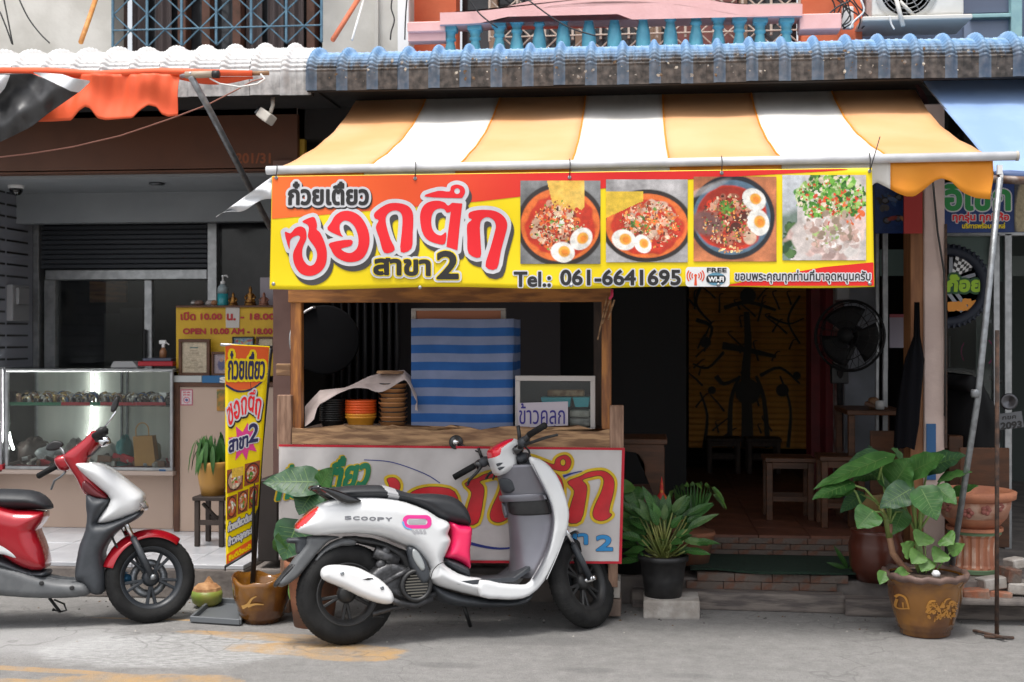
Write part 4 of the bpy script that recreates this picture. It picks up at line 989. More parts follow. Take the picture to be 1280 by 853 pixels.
p4 = Paint(90, 90, (.62, .56, .54)); p4.a *= (.8 + .35 * p4.noise(6, 2))[..., None]; p4.ell(-.02, .5, .2, .6, (.18, .24, .2)); p4.ell(.0, .15, .3, .3, (.5, .52, .55), 0, .3); p4.blobs(26, .1, .75, .1, .22, [(.03, .08, .03), (.08, .16, .05)], (.03, .06), 8)
p4.blobs(60, .55, .7, .38, .26, [(.75, .66, .62), (.66, .5, .46), (.8, .74, .7), (.6, .42, .38)], (.07, .17), 21)
p4.blobs(170, .58, .25, .4, .24, [(.1, .36, .04), (.22, .5, .08), (.06, .2, .03), (.5, .6, .3), (.75, .7, .6)], (.03, .08), 22); p4.blobs(40, .7, .4, .28, .2, [(.7, .05, .02), (.75, .15, .04)], (.02, .05), 23); p4.blobs(16, .55, .68, .2, .1, [(.4, .55, .2)], (.02, .04), 26)
p4.blobs(420, .58, .26, .42, .26, [(.05, .2, .02), (.16, .42, .05), (.3, .5, .12), (.6, .06, .02), (.7, .6, .45), (.02, .1, .01)], (.01, .035), 54); p4.blobs(120, .58, .66, .34, .22, [(.8, .74, .7), (.55, .36, .3), (.68, .55, .5), (.4, .3, .22)], (.015, .05), 55); p4.emit(BAN, 'food_picture', BN, 978, 219, 1082.5, 325.5, 3)
for a_ in ((345.5, 222.5), (519, 223.5), (712, 222), (902, 216.5), (1087, 214), (342, 355), (525, 359.5), (714, 357), (898, 356), (1087, 354.5)):
    mb = MB(); c_ = BN(a_[0], a_[1], 1); mb.lathe([(.003, 0), (.008, 0), (.009, .004), (.003, .005)], c_, (0, -1, 0), 12); obj('grommet', mb, alum, BAN)
for q in ((345.5, 222.5), (519, 223.5), (712, 222), (902, 216.5), (1087, 214)):
    c_ = BN(q[0], q[1], 1.5); t_ = P(q[0], 213.5 - (q[0] - 334) * 18 / 935, YF - .045); mb = MB(); mb.tube([c_ + Vector((0, -.006, 0)), t_ + Vector((.003, -.002, 0)), t_ + Vector((0, .01, .03))], .0025, 6); obj('tie_wire', mb, blackpl, BAN)
mb = MB(); mb.tube([BN(1087, 214, 1.5) + Vector((0, -.01, 0)), P(1092, 198, YF - .06), P(1100, 171, YF - .05)], .0025, 6); obj('tie_wire', mb, blackpl, BAN)

# ================================================================== LEFT: orange canvas, grey sheet, arm, rope
Y1 = 6.75
oc = mat('coral_orange_canvas', (.85, .12, .035), .6, c2=(.78, .1, .03), ns=4, bump=.08, bs=150)
OC = thing('rolled_awning', 'coral orange canvas awning with scalloped edge rolled under the white canopy', 'awning', P(150, 150, Y1))
mb = MB()
def ocf(u, v):
    px = -60 + (223 + 60) * u; sc_ = [(-60, 152), (40, 153), (93, 152), (103, 140), (110, 135), (116, 137), (124, 149), (133, 151), (168, 149), (176, 140), (186, 132), (196, 134), (202, 143), (210, 146), (223, 145)]
    for a_, b_ in zip(sc_[:-1], sc_[1:]):
        if a_[0] <= px <= b_[0] + 1e-6: d = a_[1] + (b_[1] - a_[1]) * (px - a_[0]) / (b_[0] - a_[0]); break
    y = 93 + (d - 93) * v; p = P(px, y, Y1); p.y = Y1 + .006 * math.sin(px * .41 + v * 3) * (1 - v) + .02 * math.sin(px * .09 + v * 2) * (1 - v * .5) + .012 * math.sin(px * .03 - v * 5) - .02 * v; return p
mb.sheet(ocf, 110, 14, .003, (0, 1, 0)); obj('valance', mb, oc, OC)
mb = MB(); mb.tube([P(-70, 90, Y1 + .02), P(60, 90, Y1 + .02), P(120, 93, Y1 + .02), P(200, 90, Y1 + .02), P(315, 92, Y1 + .02)], [.026, .024, .02, .022, .016], 12); obj('rolled_cloth', mb, oc, OC)
mb = MB(); mb.sheet(lambda u, v: P(222 + (316 - 222) * u, 96 + v * (3 + 7 * math.sin(math.pi * min(1, u * 1.05))), Y1 + .03 + .02 * v), 20, 4, .003, (0, 1, 0)); obj('valance', mb, oc, OC)
mb = MB(); mb.tube([P(232, 94, Y1 - .05), P(267, 93, Y1 - .05)], .019, 14); obj('roller_end', mb, mat('tan_tube', (.42, .34, .26), .6), OC)
mb = MB(); mb.tube([P(266, 93, Y1 - .05), P(274, 93, Y1 - .05)], .021, 14); obj('end_cap', mb, blackpl, OC)
mb = MB(); mb.tube([P(315, 92, Y1 + .03), P(336, 91.5, Y1 + .03)], .012, 10); obj('roller_end', mb, mat('brown_bar', (.3, .17, .09), .6), OC)
mb = MB(); mb.tube([P(238, 95, Y1 - .06), P(262, 138, Y1 + .1), P(338, 285, Y1 + 1.0)], .0185, 12); mb.tube([P(226, 96, Y1 - .04), P(240, 92, Y1 - .06)], .012, 8); obj('support_arm', mb, steel, OC)
GS = thing('tarpaulin', 'dark grey tarpaulin with white underside draped over the orange canvas', 'tarpaulin', P(30, 150, Y1 - .06))
dk = mat('dark_grey_tarp', (.035, .035, .037), .4, c2=(.06, .06, .062), ns=8, bump=.3, bs=12); wt = mat('white_tarp', (.74, .75, .77), .5, bump=.1, bs=30)
def crease(px, py): return .03 * math.sin(px * .07 + py * .11) + .014 * abs(math.sin(px * .09 - py * .06)) + .008 * math.sin(px * .2 + py * .05)
def tarp(top, bot, m, yy, name):
    def at(l, x):
        for a_, b_ in zip(l[:-1], l[1:]):
            if a_[0] <= x <= b_[0]: return a_[1] + (b_[1] - a_[1]) * (x - a_[0]) / (b_[0] - a_[0] + 1e-9)
        return l[-1][1]
    x0_, x1_ = top[0][0], top[-1][0]
    def fn(u, v): x = x0_ + (x1_ - x0_) * u; y = at(top, x) + (at(bot, x) - at(top, x)) * v; return P(x, y, yy + crease(x, y))
    mb = MB(); mb.sheet(fn, 90, 40, .003, (0, 1, 0)); return obj(name, mb, m, GS)
tarp([(-70, 92), (40, 92), (55, 98), (80, 103), (108, 105)], [(-70, 200), (-10, 182), (12, 172), (40, 158), (60, 142), (96, 117), (108, 106)], dk, Y1 - .12, 'dark_side')
tarp([(42, 90.5), (78, 93), (92, 98), (112, 101)], [(42, 91.5), (55, 98), (72, 106), (88, 114), (98, 116), (112, 103)], wt, Y1 - .2, 'folded_edge')
tarp([(-70, 95), (12, 94)], [(-70, 130), (-6, 124), (6, 110), (12, 95)], wt, Y1 - .2, 'folded_edge')
RP = MB(); pts = [P(-10, 198, 6.9)]
for q in ((40, 192), (90, 184), (120, 177), (150, 170), (180, 160), (215, 148), (260, 131), (295, 113), (315, 102), (330, 98)): pts.append(P(q[0], q[1], 6.9))
RP.tube(pts, .004, 6); single('washing_line', RP, mat('faded_pink_cord', (.35, .16, .12), .8), 'faded pink cord slung across the brown fascia to the canvas roller', 'cord')
mb = MB(); mb.tube([P(262, 98, 6.7), P(275, 105, 6.7), P(300, 109, 6.7), P(322, 105, 6.7), P(331, 99, 6.72), P(326, 93, 6.75)], .005, 6); single('loose_wire', mb, mat('white_cable', (.7, .7, .68), .5), 'loose white wire looped under the end of the orange canvas', 'wire')
# white torn flap at the awning's left end
def flap(u, v):
    a_ = (340, 221); b_ = (270, 272); c_ = (340, 249)
    x = a_[0] + (b_[0] - a_[0]) * u; y = a_[1] + (b_[1] - a_[1]) * u; x2 = c_[0] + (b_[0] - c_[0]) * u; y2 = c_[1] + (b_[1] - c_[1]) * u
    px = x * (1 - v) + x2 * v; py = y * (1 - v) + y2 * v - 3 * math.sin(u * 9) * v; return P(px, py, YF + .02 + .25 * u + .03 * math.sin(u * 14 + v * 6))
mb = MB(); mb.sheet(flap, 24, 6, .002, (0, 1, 0)); single('white_flap', mb, wt, 'torn white tarpaulin flap hanging at the left end of the striped awning', 'tarpaulin')
# security cameras
cm = thing('security_camera', 'small white bullet camera hanging under the white canopy by the brown fascia', 'camera', P(335, 145, 7.3))
M_ = Matrix.Translation(P(333, 146, 7.3)) @ Matrix.Rotation(R(35), 4, 'Y') @ Matrix.Rotation(R(-25), 4, 'Z')
mb = MB(); mb.box((-.05, -.035, -.03), (.05, .035, .03), .01, M_); obj('body', mb, mat('beige_plastic', (.5, .47, .42), .5), cm)
mb = MB(); mb.box((-.075, -.03, -.026), (-.049, .03, .026), .006, M_); obj('lens', mb, glossblk, cm)
mb = MB(); mb.tube([P(338, 141, 7.3), P(341, 132, 7.32), P(341, 122, 7.34)], .012, 8); obj('bracket', mb, MATS['beige_plastic'], cm)
cm = thing('security_camera', 'white dome camera on the slatted side wall of the left shop', 'camera', P(15, 240, 8.3))
c_ = P(20, 236, 8.35); mb = MB(); mb.lathe([(.0, .05), (.05, .05), (.055, .02), (.052, 0), (0, 0)], c_, n=20); mb.beam(c_ + Vector((0, 0, .04)), Vector((xs_, c_.y, c_.z + .06)), .04, .03); obj('body', mb, white, cm)
mb = MB(); mb.lathe([(.046, 0), (.044, -.02), (.03, -.042), (0, -.05)], c_, n=20); obj('dome', mb, glossblk, cm)
mb = MB(); c_ = P(34, 378, 8.95); mb.box((xs_, 8.7, c_.z - .14), (xs_ + .05, 8.95, c_.z + .12), .01); mb.box((xs_ + .05, 8.74, c_.z - .02), (xs_ + .075, 8.9, c_.z + .1), .008); single('meter_box', mb, mat('grey_plastic', (.3, .3, .31), .5), 'grey electric meter box on the slatted side wall of the left shop', 'meter box')
mb = MB(); c_ = P(0, 265, 7.9); mb.lathe([(.17, -.01), (.18, 0), (.17, .012), (.14, .012), (.14, -.01)], (xs_ + .06, 8.0, c_.z), (1, 0, 0), 32, closed=True); mb.lathe([(.14, 0), (0, 0)], (xs_ + .06, 8.0, c_.z), (1, 0, 0), 32); mb.box((xs_ - .001, 7.97, c_.z - .03), (xs_ + .055, 8.03, c_.z + .03), .0)
single('wall_clock', mb, alumdark, 'round grey wall clock edge high on the left shop side wall', 'clock')

# ================================================================== UPPER CLUTTER
mb = MB(); mb.tube([P(122, -8, 8.2), P(112, 22, 8.0), P(101, 53, 7.75)], .016, 10); single('tilted_pole', mb, mat('orange_wood_pole', (.62, .3, .08), .6, c2=(.5, .2, .05), ns=12), 'yellow orange pole leaning behind the white canopy against the cream wall', 'pole')
mb = MB(); mb.tube([P(451, -6, 8.2), P(438, 15, 8.0), P(416, 50, 7.75)], .016, 10); single('tilted_pole', mb, mat('coral_pole', (.62, .16, .07), .6, c2=(.5, .13, .06), ns=12), 'coral red pole leaning behind the blue canopy beside the window grille', 'pole')
mb = MB(); mb.tube([P(456, -6, 8.25), P(440, 50, 7.8)], .007, 8); single('tilted_pole', mb, white, 'thin white rod leaning beside the coral pole', 'pole')
def wire(pts, Y, label, r_=.005, m=None): mb = MB(); mb.tube([P(x, y, Y + .03 * i) for i, (x, y) in enumerate(smooth_pts(pts, 4, closed=False))][:], r_, 6); return single('cable', mb, m or blackpl, label, 'cable')
def wr(pts, Y, label, r_=.005, m=None):
    mb = MB(); sp = smooth_pts(pts, 4, closed=False); mb.tube([P(x, y, Y) for x, y in sp], r_, 6); return single('cable', mb, m or blackpl, label, 'cable')
wr([(0, 15), (8, 35), (15, 55)], 8.2, 'leftmost black cable dropping in front of the cream wall')
wr([(4, -5), (9, 20), (16, 56)], 8.25, 'second black cable dropping at the left of the cream wall')
wr([(22, -5), (35, 22), (50, 42), (62, 54)], 8.3, 'curved black cable crossing the cream wall at upper left')
wr([(491, -5), (489, 10), (493, 25), (489, 40), (488, 50)], 8.3, 'kinked black cable hanging beside the white corner strip')
wr([(509, -5), (507, 20), (506, 50)], 8.3, 'thin black cable hanging along the white corner strip')
wr([(586, -2), (600, 18), (622, 35)], 8.0, 'thin black cable crossing the left end of the pink handrail')
wr([(660, 0), (690, 22), (715, 36), (748, 46)], 7.9, 'thin black cable crossing the left balusters')
# air conditioner and cables
AC = thing('air_conditioner', 'white air conditioner outdoor unit on a bracket above the blue canopy', 'air conditioner', P(1150, 20, 8.2))
acp = mat('ac_white', (.66, .66, .64), .45, c2=(.58, .58, .56), ns=7)
mb = MB(); pxb(mb, 1090, -60, 1205, 19, 8.2, .32, .012); obj('casing', mb, acp, AC)
c_ = P(1133, -12, 8.19); mb = MB(); mb.lathe([(.125, -.0), (.19, 0), (.19, -.02), (.175, -.028), (.16, -.01)], c_, (0, -1, 0), 36); obj('fan_ring', mb, acp, AC)
mb = MB(); mb.lathe([(.158, .004), (0, .004)], c_, (0, -1, 0), 36); obj('fan_grille', mb, mat('ac_dark', (.09, .09, .1), .5), AC)
mb = MB()
for k in range(5): mb.lathe([(.03 + k * .028, -.012), (.033 + k * .028, -.015), (.036 + k * .028, -.012), (.033 + k * .028, -.009)], c_, (0, 1, 0), 30, closed=True)
for k in range(12): an = k * math.pi / 6; mb.tube([c_ + Vector((.02 * math.cos(an), -.014, .02 * math.sin(an))), c_ + Vector((.16 * math.cos(an), -.014, .16 * math.sin(an)))], .0025, 5)
obj('fan_guard', mb, mat('ac_guard', (.3, .3, .31), .5), AC)
mb = MB(); pxb(mb, 1078, 19, 1216, 25, 8.12, .42, .006); pxb(mb, 1085, 25, 1200, 29, 8.3, .1, .004)
mb.tube([P(1118, -10, 8.15), P(1129, 33, 8.1)], .014, 8); mb.tube([P(1125, 2, 8.14), P(1142, 19, 8.16)], .011, 8); obj('bracket', mb, mat('cream_metal2', (.6, .58, .54), .5), AC)
rs = random.Random(5)
for k in range(9):
    x0_ = 1046 + rs.random() * 30; pts = [(x0_ - rs.random() * 14, -6), (x0_ + rs.uniform(-8, 8), 8), (x0_ + rs.uniform(-12, 12), 20 + rs.random() * 6), (x0_ + rs.uniform(-16, 10), 36)]
    mb = MB(); mb.tube([P(x, y, 8.15 + .02 * k) for x, y in smooth_pts(pts, 4, closed=False)], .005, 6)
    o = single('cable', mb, blackpl, 'tangled black cable beside the air conditioner at the coral post', 'cable', 'tangled cables at the coral post')
for k, pts in enumerate(([(1076, 0), (1080, 14), (1068, 26), (1062, 36)], [(1020, 36), (1034, 20), (1048, 8), (1062, 2)], [(1112, 20), (1114, 30), (1118, 37)])):
    wr(pts, 8.05 + .03 * k, ['white wire curling between the cable tangle and the air conditioner', 'grey wire rising from the canopy to the cable tangle', 'short white wire hanging under the air conditioner bracket'][k], .006, [MATS['white_cable'], blackpl, MATS['white_cable']][k])
mb = MB(); mb.box(P(1053, 36, 8.3), P(1066, 10, 8.34), .005); single('junction_box', mb, white, 'small white junction box among the cables beside the air conditioner', 'junction box')

# ================================================================== RIGHT: blue sheet, pipe, poles, sign
bt = mat('pale_blue_tarp', (.28, .41, .66), .5, c2=(.23, .35, .6), ns=3, bump=.06, bs=30)
YT0, YT1 = 7.55, 6.5
def btf(u, v):
    px0 = 1150 + (1243 - 1150) * v + 10 * math.sin(v * 3.1) * (-.5 + v); py = 95 + (216 - 95) * v
    px = px0 + (1420 - px0) * u; Y = YT0 + (YT1 - YT0) * v; p = P(px, py, Y); p.z += .006 * math.sin(u * 22) * v; return p
BT = thing('blue_awning_sheet', 'pale blue tarpaulin awning sloping from the blue canopy at the right', 'awning', P(1220, 216, YT1))
mb = MB(); mb.sheet(btf, 24, 24, .003, (0, .5, .8)); obj('sheet', mb, bt, BT)
mb = MB(); mb.tube([P(1221, 223, YT1 - .05), P(1345, 229, YT1 - .05)], .02, 14); obj('front_pipe', mb, mat('rust_spotted_pipe', (.24, .2, .18), .6, .5, c2=(.12, .07, .05), ns=20), BT)
mb = MB(); mb.tube([P(1243, 217, YT1 - .02), P(1262, 220, YT1 - .02), P(1340, 226, YT1 - .02)], [.012, .028, .03], 12); obj('rolled_edge', mb, mat('dark_blue_tarp', (.06, .1, .22), .6), BT)
mb = MB(); mb.tube([P(1146, 95, 7.4), P(1216, 175, 7.0), P(1240, 205, 6.8)], .003, 5); obj('guy_wire', mb, steel, BT)
mb = MB(); mb.sheet(lambda u, v: P(1141 + 20 * v + 8 * u * math.sin(v * 3), 97 + 52 * v, 7.6), 4, 10, .01, (0, 1, 0)); obj('dark_edge', mb, mat('dark_maroon_cloth', (.04, .008, .01), .8), BT)  # narrow sheet in one even dark maroon
mb = MB(); mb.tube([P(1250, 222, YT1 - .09), P(1222, 500, 6.55), P(1190, 706, 6.75)], .016, 12); mb.lathe([(.018, 0), (.022, .01), (.022, .03), (.018, .04)], P(1219, 497, 6.54), (0, 0, 1), 12)
SP = single('prop_pole', mb, steel, 'grey steel pole leaning from the planter up to the blue awning pipe', 'pole')
mb = MB(); mb.lathe([(.022, -.008), (.03, -.008), (.03, .008), (.022, .008)], P(1250, 222, YT1 - .05), (1, 0, 0), 14, closed=True); mb.box(P(1247, 218, YT1 - .08), P(1252, 207, YT1 - .06)); single('pipe_clamp', mb, white, 'white clamp tying the leaning pole to the awning pipe', 'clamp')
pt = PG(1246, 797); RR = thing('rusty_stand', 'thin rusty steel rod standing on short feet at the right kerb', 'stand', (pt.x, pt.y, 0))
mb = MB(); top_ = P(1246.5, 413, pt.y); mb.tube([Vector((pt.x, pt.y, .012)), top_], .011, 8); obj('rod', mb, rusty, RR)
mb = MB(); mb.beam(pt + Vector((-.07, -.03, .012)), pt + Vector((.07, -.05, .012)), .02, .012); obj('foot', mb, rusty, RR)
mb = MB(); mb.beam(pt + Vector((-.09, .09, .012)), pt + Vector((.02, -.1, .02)), .02, .012); obj('foot', mb, rusty, RR)
# blue sign of the repair shop
sy = 7.78
SG = thing('shop_sign', 'blue Thai sign with green letters and motorcycle pictures behind the white pillar', 'sign', P(1190, 292, sy))
fs = surf(sy)
mb = MB(); pxb(mb, 1094, 228, 1330, 291, sy, .02, .002); obj('sign_board', mb, mat('royal_blue_print', (.012, .045, .2), .4, c2=(.008, .03, .14), ns=3), SG)
gt = text_fit('อะไหล่', 1100, 1130, 262, 20)
g2 = text_fit('อี่เซ็ก', 1182, 1262, 262, 24)
mb = MB(); flat(mb, g2, fs, 1, grow=3.2, cell=.6); obj('lettering_outline', mb, inkw, SG, fix=False)
mb = MB(); flat(mb, g2, fs, 2, grow=1.6, cell=.5); obj('lettering', mb, mat('green_print', (.03, .3, .07), .5), SG, fix=False)
t6 = np.vstack([text_fit('ทุกรุ่น', 1191, 1219, 275.5, 6.5), text_fit('ทุกยี่ห้อ', 1225, 1261, 275.5, 6.5)])
mb = MB(); flat(mb, t6, fs, 3, grow=1.5, cell=.4); obj('lettering_outline', mb, inkw, SG, fix=False)
mb = MB(); flat(mb, t6, fs, 4, grow=.5, cell=.3); obj('lettering', mb, inkr, SG, fix=False)
mb = MB(); flat(mb, text_fit('บริการพร้อมอะไหล่', 1203, 1256, 285.5, 4.5), fs, 3, grow=.3, cell=.3); obj('lettering', mb, inky, SG, fix=False)
pm = Paint(44, 60, (.012, .04, .15)); pm.blobs(20, .3, .3, .25, .2, [(.02, .02, .02), (.1, .1, .1), (.03, .08, .2)], (.04, .1), 3)
for cx, cy in ((.25, .28), (.62, .2), (.3, .75), (.6, .7), (.85, .62)): pm.ell(cx, cy, .12, .085, (.02, .02, .02)); pm.ell(cx, cy, .07, .05, (.12, .13, .16))
pm.ell(.75, .72, .12, .05, (.45, .2, .08), .5, .3); pm.ell(.45, .25, .14, .05, (.1, .16, .3), .2, .3); pm.ell(.45, .7, .14, .05, (.3, .06, .05), -.2, .3); pm.emit(SG, 'motorcycle_picture', fs, 1095, 236, 1141, 289, 1)
pm = Paint(20, 50, (.05, .05, .06)); pm.ell(.35, .5, .3, .6, (.4, .33, .2), .2, .3); pm.ell(.85, .6, .25, .5, (.02, .03, .03)); pm.emit(SG, 'side_picture', fs, 1268, 230, 1300, 290, 1)
# tyre shaped sign
ty = 8.15; TS = thing('tyre_sign', 'round tyre shaped sign with lime Thai letters and chequered flag', 'sign', P(1190, 358, ty)); ft = surf(ty)
c_ = P(1184, 358, ty); rr = 52 * scl(1184, ty)
mb = MB(); mb.lathe([(rr * .74, -.01), (rr * .8, -.03), (rr * .97, -.028), (rr, -.01), (rr, .02), (rr * .74, .02)], c_, (0, 1, 0), 48, closed=True)
for k in range(48): an = k * 2 * math.pi / 48; M2 = Matrix.Translation(c_) @ Matrix.Rotation(-an, 4, 'Y'); mb.box((rr * .93, -.036, -.006), (rr * 1.015, .02, .006), 0, M2)
obj('tyre', mb, mat('navy_rubber_print', (.012, .018, .035), .6), TS)
mb = MB(); mb.lathe([(rr * .74, 0), (0, 0)], c_, (0, 1, 0), 48); obj('hub_face', mb, mat('wheel_print', (.12, .14, .17), .5, c2=(.06, .07, .09), ns=14), TS)
mb = MB()
for k in range(5): an = k * 2 * math.pi / 5 + .3; M2 = Matrix.Translation(c_ + Vector((0, -.004, 0))) @ Matrix.Rotation(-an, 4, 'Y'); mb.box((rr * .1, -.004, -.03), (rr * .7, .004, -.008), 0, M2); mb.box((rr * .1, -.004, .008), (rr * .7, .004, .03), 0, M2)
obj('printed_spoke', mb, mat('pale_spoke_print', (.3, .32, .36), .5), TS)
def chq(u, v): return (1195 + 24 * u - 5 * v, 320 + 2 * u + 20 * v + 3 * math.sin(u * 5))
for col_, nm in ((0, 'white_print'), (1, 'black_print')):
    mb = MB()
    for i in range(6):
        for j in range(5):
            if (i + j) % 2 == col_: q = [chq(i / 6, j / 5), chq((i + 1) / 6, j / 5), chq((i + 1) / 6, (j + 1) / 5), chq(i / 6, (j + 1) / 5)]; mb.add([ft(x, y, 4) for x, y in q], [(0, 1, 2, 3)])
    obj('flag_square', mb, MATS[nm], TS, fix=False)['kind'] = 'stuff'
t7 = text_fit('ก๊อย', 1184, 1226, 364, 13, shear=.08)
mb = MB(); flat(mb, t7, ft, 6, grow=4, cell=.6); obj('lettering_outline', mb, mat('dark_green_print', (.01, .08, .02), .5), TS, fix=False)
mb = MB(); flat(mb, t7, ft, 8, grow=1.3, cell=.4); obj('lettering', mb, mat('lime_print', (.35, .6, .02), .5), TS, fix=False)
t8 = text_fit('เซอร์วิส', 1186, 1220, 388, 9, rot=.05)
mb = MB(); flat(mb, t8, ft, 6, grow=1.6, cell=.5); obj('lettering', mb, mat('orange_print', (.8, .3, .03), .5), TS, fix=False)
# ================================================================== WOODEN FOOD STALL
SYF = 6.72                    # front plane of the stall
ST = thing('food_stall', 'wooden street food stall with orange varnished posts and a painted cloth front', 'food stall', (P(560, 700, SYF).x, SYF + .3, 0))
g_ = P(365, 370, SYF); zt = P(560, 363, SYF).z; SD = .62
def post(px0, px1, y0, zf, Y=SYF, m=woodv, name='post', d=.055): mb = MB(); pxf(mb, px0, y0, px1, zf, Y, d, .004); return obj(name, mb, m, ST)
mb = MB(); pxb(mb, 360, 358, 764, 378, SYF - .012, .05, .004); obj('beam', mb, wood, ST)
post(363, 376.5, 374, .9); post(752, 764, 374, .9)
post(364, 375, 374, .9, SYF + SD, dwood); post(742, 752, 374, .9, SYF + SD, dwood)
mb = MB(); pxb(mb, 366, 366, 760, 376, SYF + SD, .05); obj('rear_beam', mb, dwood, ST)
# scalloped counter edge
pts = [(365, 534)]
for k in range(33):
    x = 366 + k * 12.3; pts.append((x, 535.5 + (3.2 * math.sin(k * 1.05) + 1.5 * math.sin(k * 2.3)) * (1 if k > 4 else .2)))
pts += [(762, 537), (762, 560), (365, 555)]
mb = MB(); mb.prism([P(x, y, SYF - .03) for x, y in pts], (0, .03, 0)); obj('scalloped_board', mb, rawwood, ST)
zc_ = P(560, 539, SYF).z
mb = MB()
xa, xb = P(366, 540, SYF).x, P(760, 540, SYF).x
for k in range(5):
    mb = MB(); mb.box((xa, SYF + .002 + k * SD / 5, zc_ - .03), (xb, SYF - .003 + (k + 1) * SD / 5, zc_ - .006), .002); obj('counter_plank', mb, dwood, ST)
for (a_, b_, y0) in ((346, 364, 494), (762, 779.5, 507)):
    mb = MB(); pxb(mb, a_, y0, b_, 562, SYF - .035, .045, .004); obj('side_plank', mb, rawwoodv, ST)
mb = MB(); pxb(mb, 345, 455, 363, 470, SYF + .2, .04, .003); obj('cross_rail', mb, rawwood, ST)
for px in (356, 766):
    mb = MB(); pxf(mb, px - 6, 560, px + 6, .0 if px < 500 else .175, SYF + .04, .05, .003); obj('leg', mb, rawwoodv, ST)
    mb = MB(); pxf(mb, px - 4, 560, px + 6, .157, SYF + SD - .02, .05, .003); obj('leg', mb, rawwoodv, ST)
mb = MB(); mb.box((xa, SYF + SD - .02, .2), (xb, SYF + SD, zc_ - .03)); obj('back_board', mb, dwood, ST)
for k, (a_, b_, c_, d_) in enumerate(((759, 370, 747, 425), (765, 368, 753, 405), (768, 375, 760, 400))):
    mb = MB(); mb.beam(P(a_, b_, SYF - .04 - .01 * k), P(c_, d_, SYF - .02), .012, .006); obj('wooden_stick', mb, rawwood, ST)
mb = MB(); mb.tube([P(765, 362, SYF - .05), P(765, 370, SYF - .06), P(762, 374, SYF - .05)], .008, 6); obj('pink_tie', mb, mat('pink_plastic', (.8, .05, .15), .5), ST)
# blocks under the right leg
for k, (a_, b_, c_, d_) in enumerate(((752, 726, 775, 748), (752, 749, 776, 771), (745, 716, 768, 725))):
    mb = MB(); pxb(mb, a_, b_, c_, d_, 6.78, .2, .008); o = single('concrete_block', mb, [paleconc, mat('brown_block', (.2, .15, .12), .9, c2=(.14, .1, .08), ns=8, bump=.4), paleconc][k], ['upper concrete block under the right end of the food stall', 'lowest brown block under the right end of the food stall, on the road', 'thin slab on top of the blocks under the food stall'][k], 'block')
# painted cloth front
FB = thing('cloth_banner', 'white cloth banner with red border and hand painted Thai letters on the stall front', 'banner', P(565, 700, SYF - .06))
def fw(px, py): return .012 * math.sin(px * .035) * math.sin((py - 555) * .03) + .006 * math.sin(px * .11 + py * .05)
def FBm(px, py, lay=0): return P(px, py, SYF - .055 + fw(px, py) - .0016 * lay)
cloth = mat('greyed_white_cloth', (.56, .53, .52), .75, c2=(.44, .41, .4), ns=3, bump=.2, bs=14)
def ftop(px): return 555.5 + (px - 350) * 4.5 / 430
def fbot(px): return 700 + (px - 350) * 5 / 430
mb = MB(); mb.sheet(lambda u, v: FBm(348.5 + u * (781 - 348.5 - 4 * v), ftop(348.5 + u * 432) + (fbot(348.5 + u * 432) - ftop(348.5 + u * 432)) * v), 110, 36, .002, (0, 1, 0)); obj('cloth', mb, cloth, FB)
rc = mat('red_cloth_tape', (.5, .012, .03), .7, c2=(.42, .01, .02), ns=12)
mb = MB(); 
flat(mb, segs([(348.5, 555.5), (781, 560), (781, 563), (348.5, 558.5)]), FBm, 1, cell=.8); flat(mb, segs([(777.5, 560), (781, 560), (777, 705), (773.5, 705)]), FBm, 1.2, cell=.8); flat(mb, segs([(560, 700.5), (777, 702), (777, 705), (560, 703.8)]), FBm, 1.4, cell=.8)
obj('border_tape', mb, rc, FB, fix=False)
def Z4(p): return [(640 + x / 5.02, 540 + y / 5.02) for x, y in p]
def Z3(p): return [(560 + x / 6.093, 520 + y / 6.093) for x, y in p]
kk = Z4([(350, 315), (430, 280), (480, 255), (560, 245), (610, 265), (640, 310), (635, 380), (615, 460), (608, 505), (625, 520), (600, 545), (560, 558), (520, 545), (508, 510), (525, 455), (560, 380), (578, 310), (555, 275), (500, 282), (440, 302), (468, 340), (462, 420), (430, 558), (350, 562), (372, 450), (392, 370)])
km = [(x - 128.5, y + 2) for x, y in kk]
ul = Z4([(60, 150), (130, 160), (200, 185), (262, 205), (275, 175), (300, 155), (340, 148), (368, 175), (365, 215), (340, 242), (290, 242), (240, 225), (150, 190)])
oa = [(504, 640), (508, 622), (522, 612), (545, 609), (568, 615), (574, 640), (568, 672), (545, 684), (515, 680), (506, 665), (530, 660), (545, 668), (557, 655), (560, 635), (552, 622), (535, 620), (522, 628), (520, 642)]
sa = [(484, 599), (494, 598), (500, 606), (497, 618), (488, 640), (480, 660), (470, 664), (472, 640), (484, 618), (487, 608)]
tt = [(650, 600), (665, 588), (690, 590), (702, 600), (704, 620), (698, 650), (688, 652), (690, 618), (684, 606), (668, 606), (660, 625), (668, 645), (655, 650), (646, 630)]
L2 = [segs(smooth_pts(cw(p), 3)) for p in (kk, km, oa, sa, tt)] + [np.vstack([segs(smooth_pts(cw(ul), 3)), segs(circ(640 + 320 / 5.02, 540 + 192 / 5.02, 3.6, 4.6, rev=True))])]
L2 = np.vstack(L2); py_ = mat('yellow_sign_paint', (.62, .43, .01), .6, c2=(.52, .34, .01), ns=9); pr_ = mat('red_sign_paint', (.55, .012, .02), .55, c2=(.42, .01, .015), ns=7); pk_ = mat('dark_outline_paint', (.04, .015, .012), .6)
mb = MB(); flat(mb, L2, FBm, 2, grow=4.2, cell=.6); obj('letter_outline', mb, py_, FB, fix=False)
mb = MB(); flat(mb, L2, FBm, 2.8, grow=.7, cell=.4); obj('letter_edge', mb, pk_, FB, fix=False)
mb = MB(); flat(mb, L2, FBm, 3.6, grow=0, cell=.4); obj('painted_letter', mb, pr_, FB, fix=False)
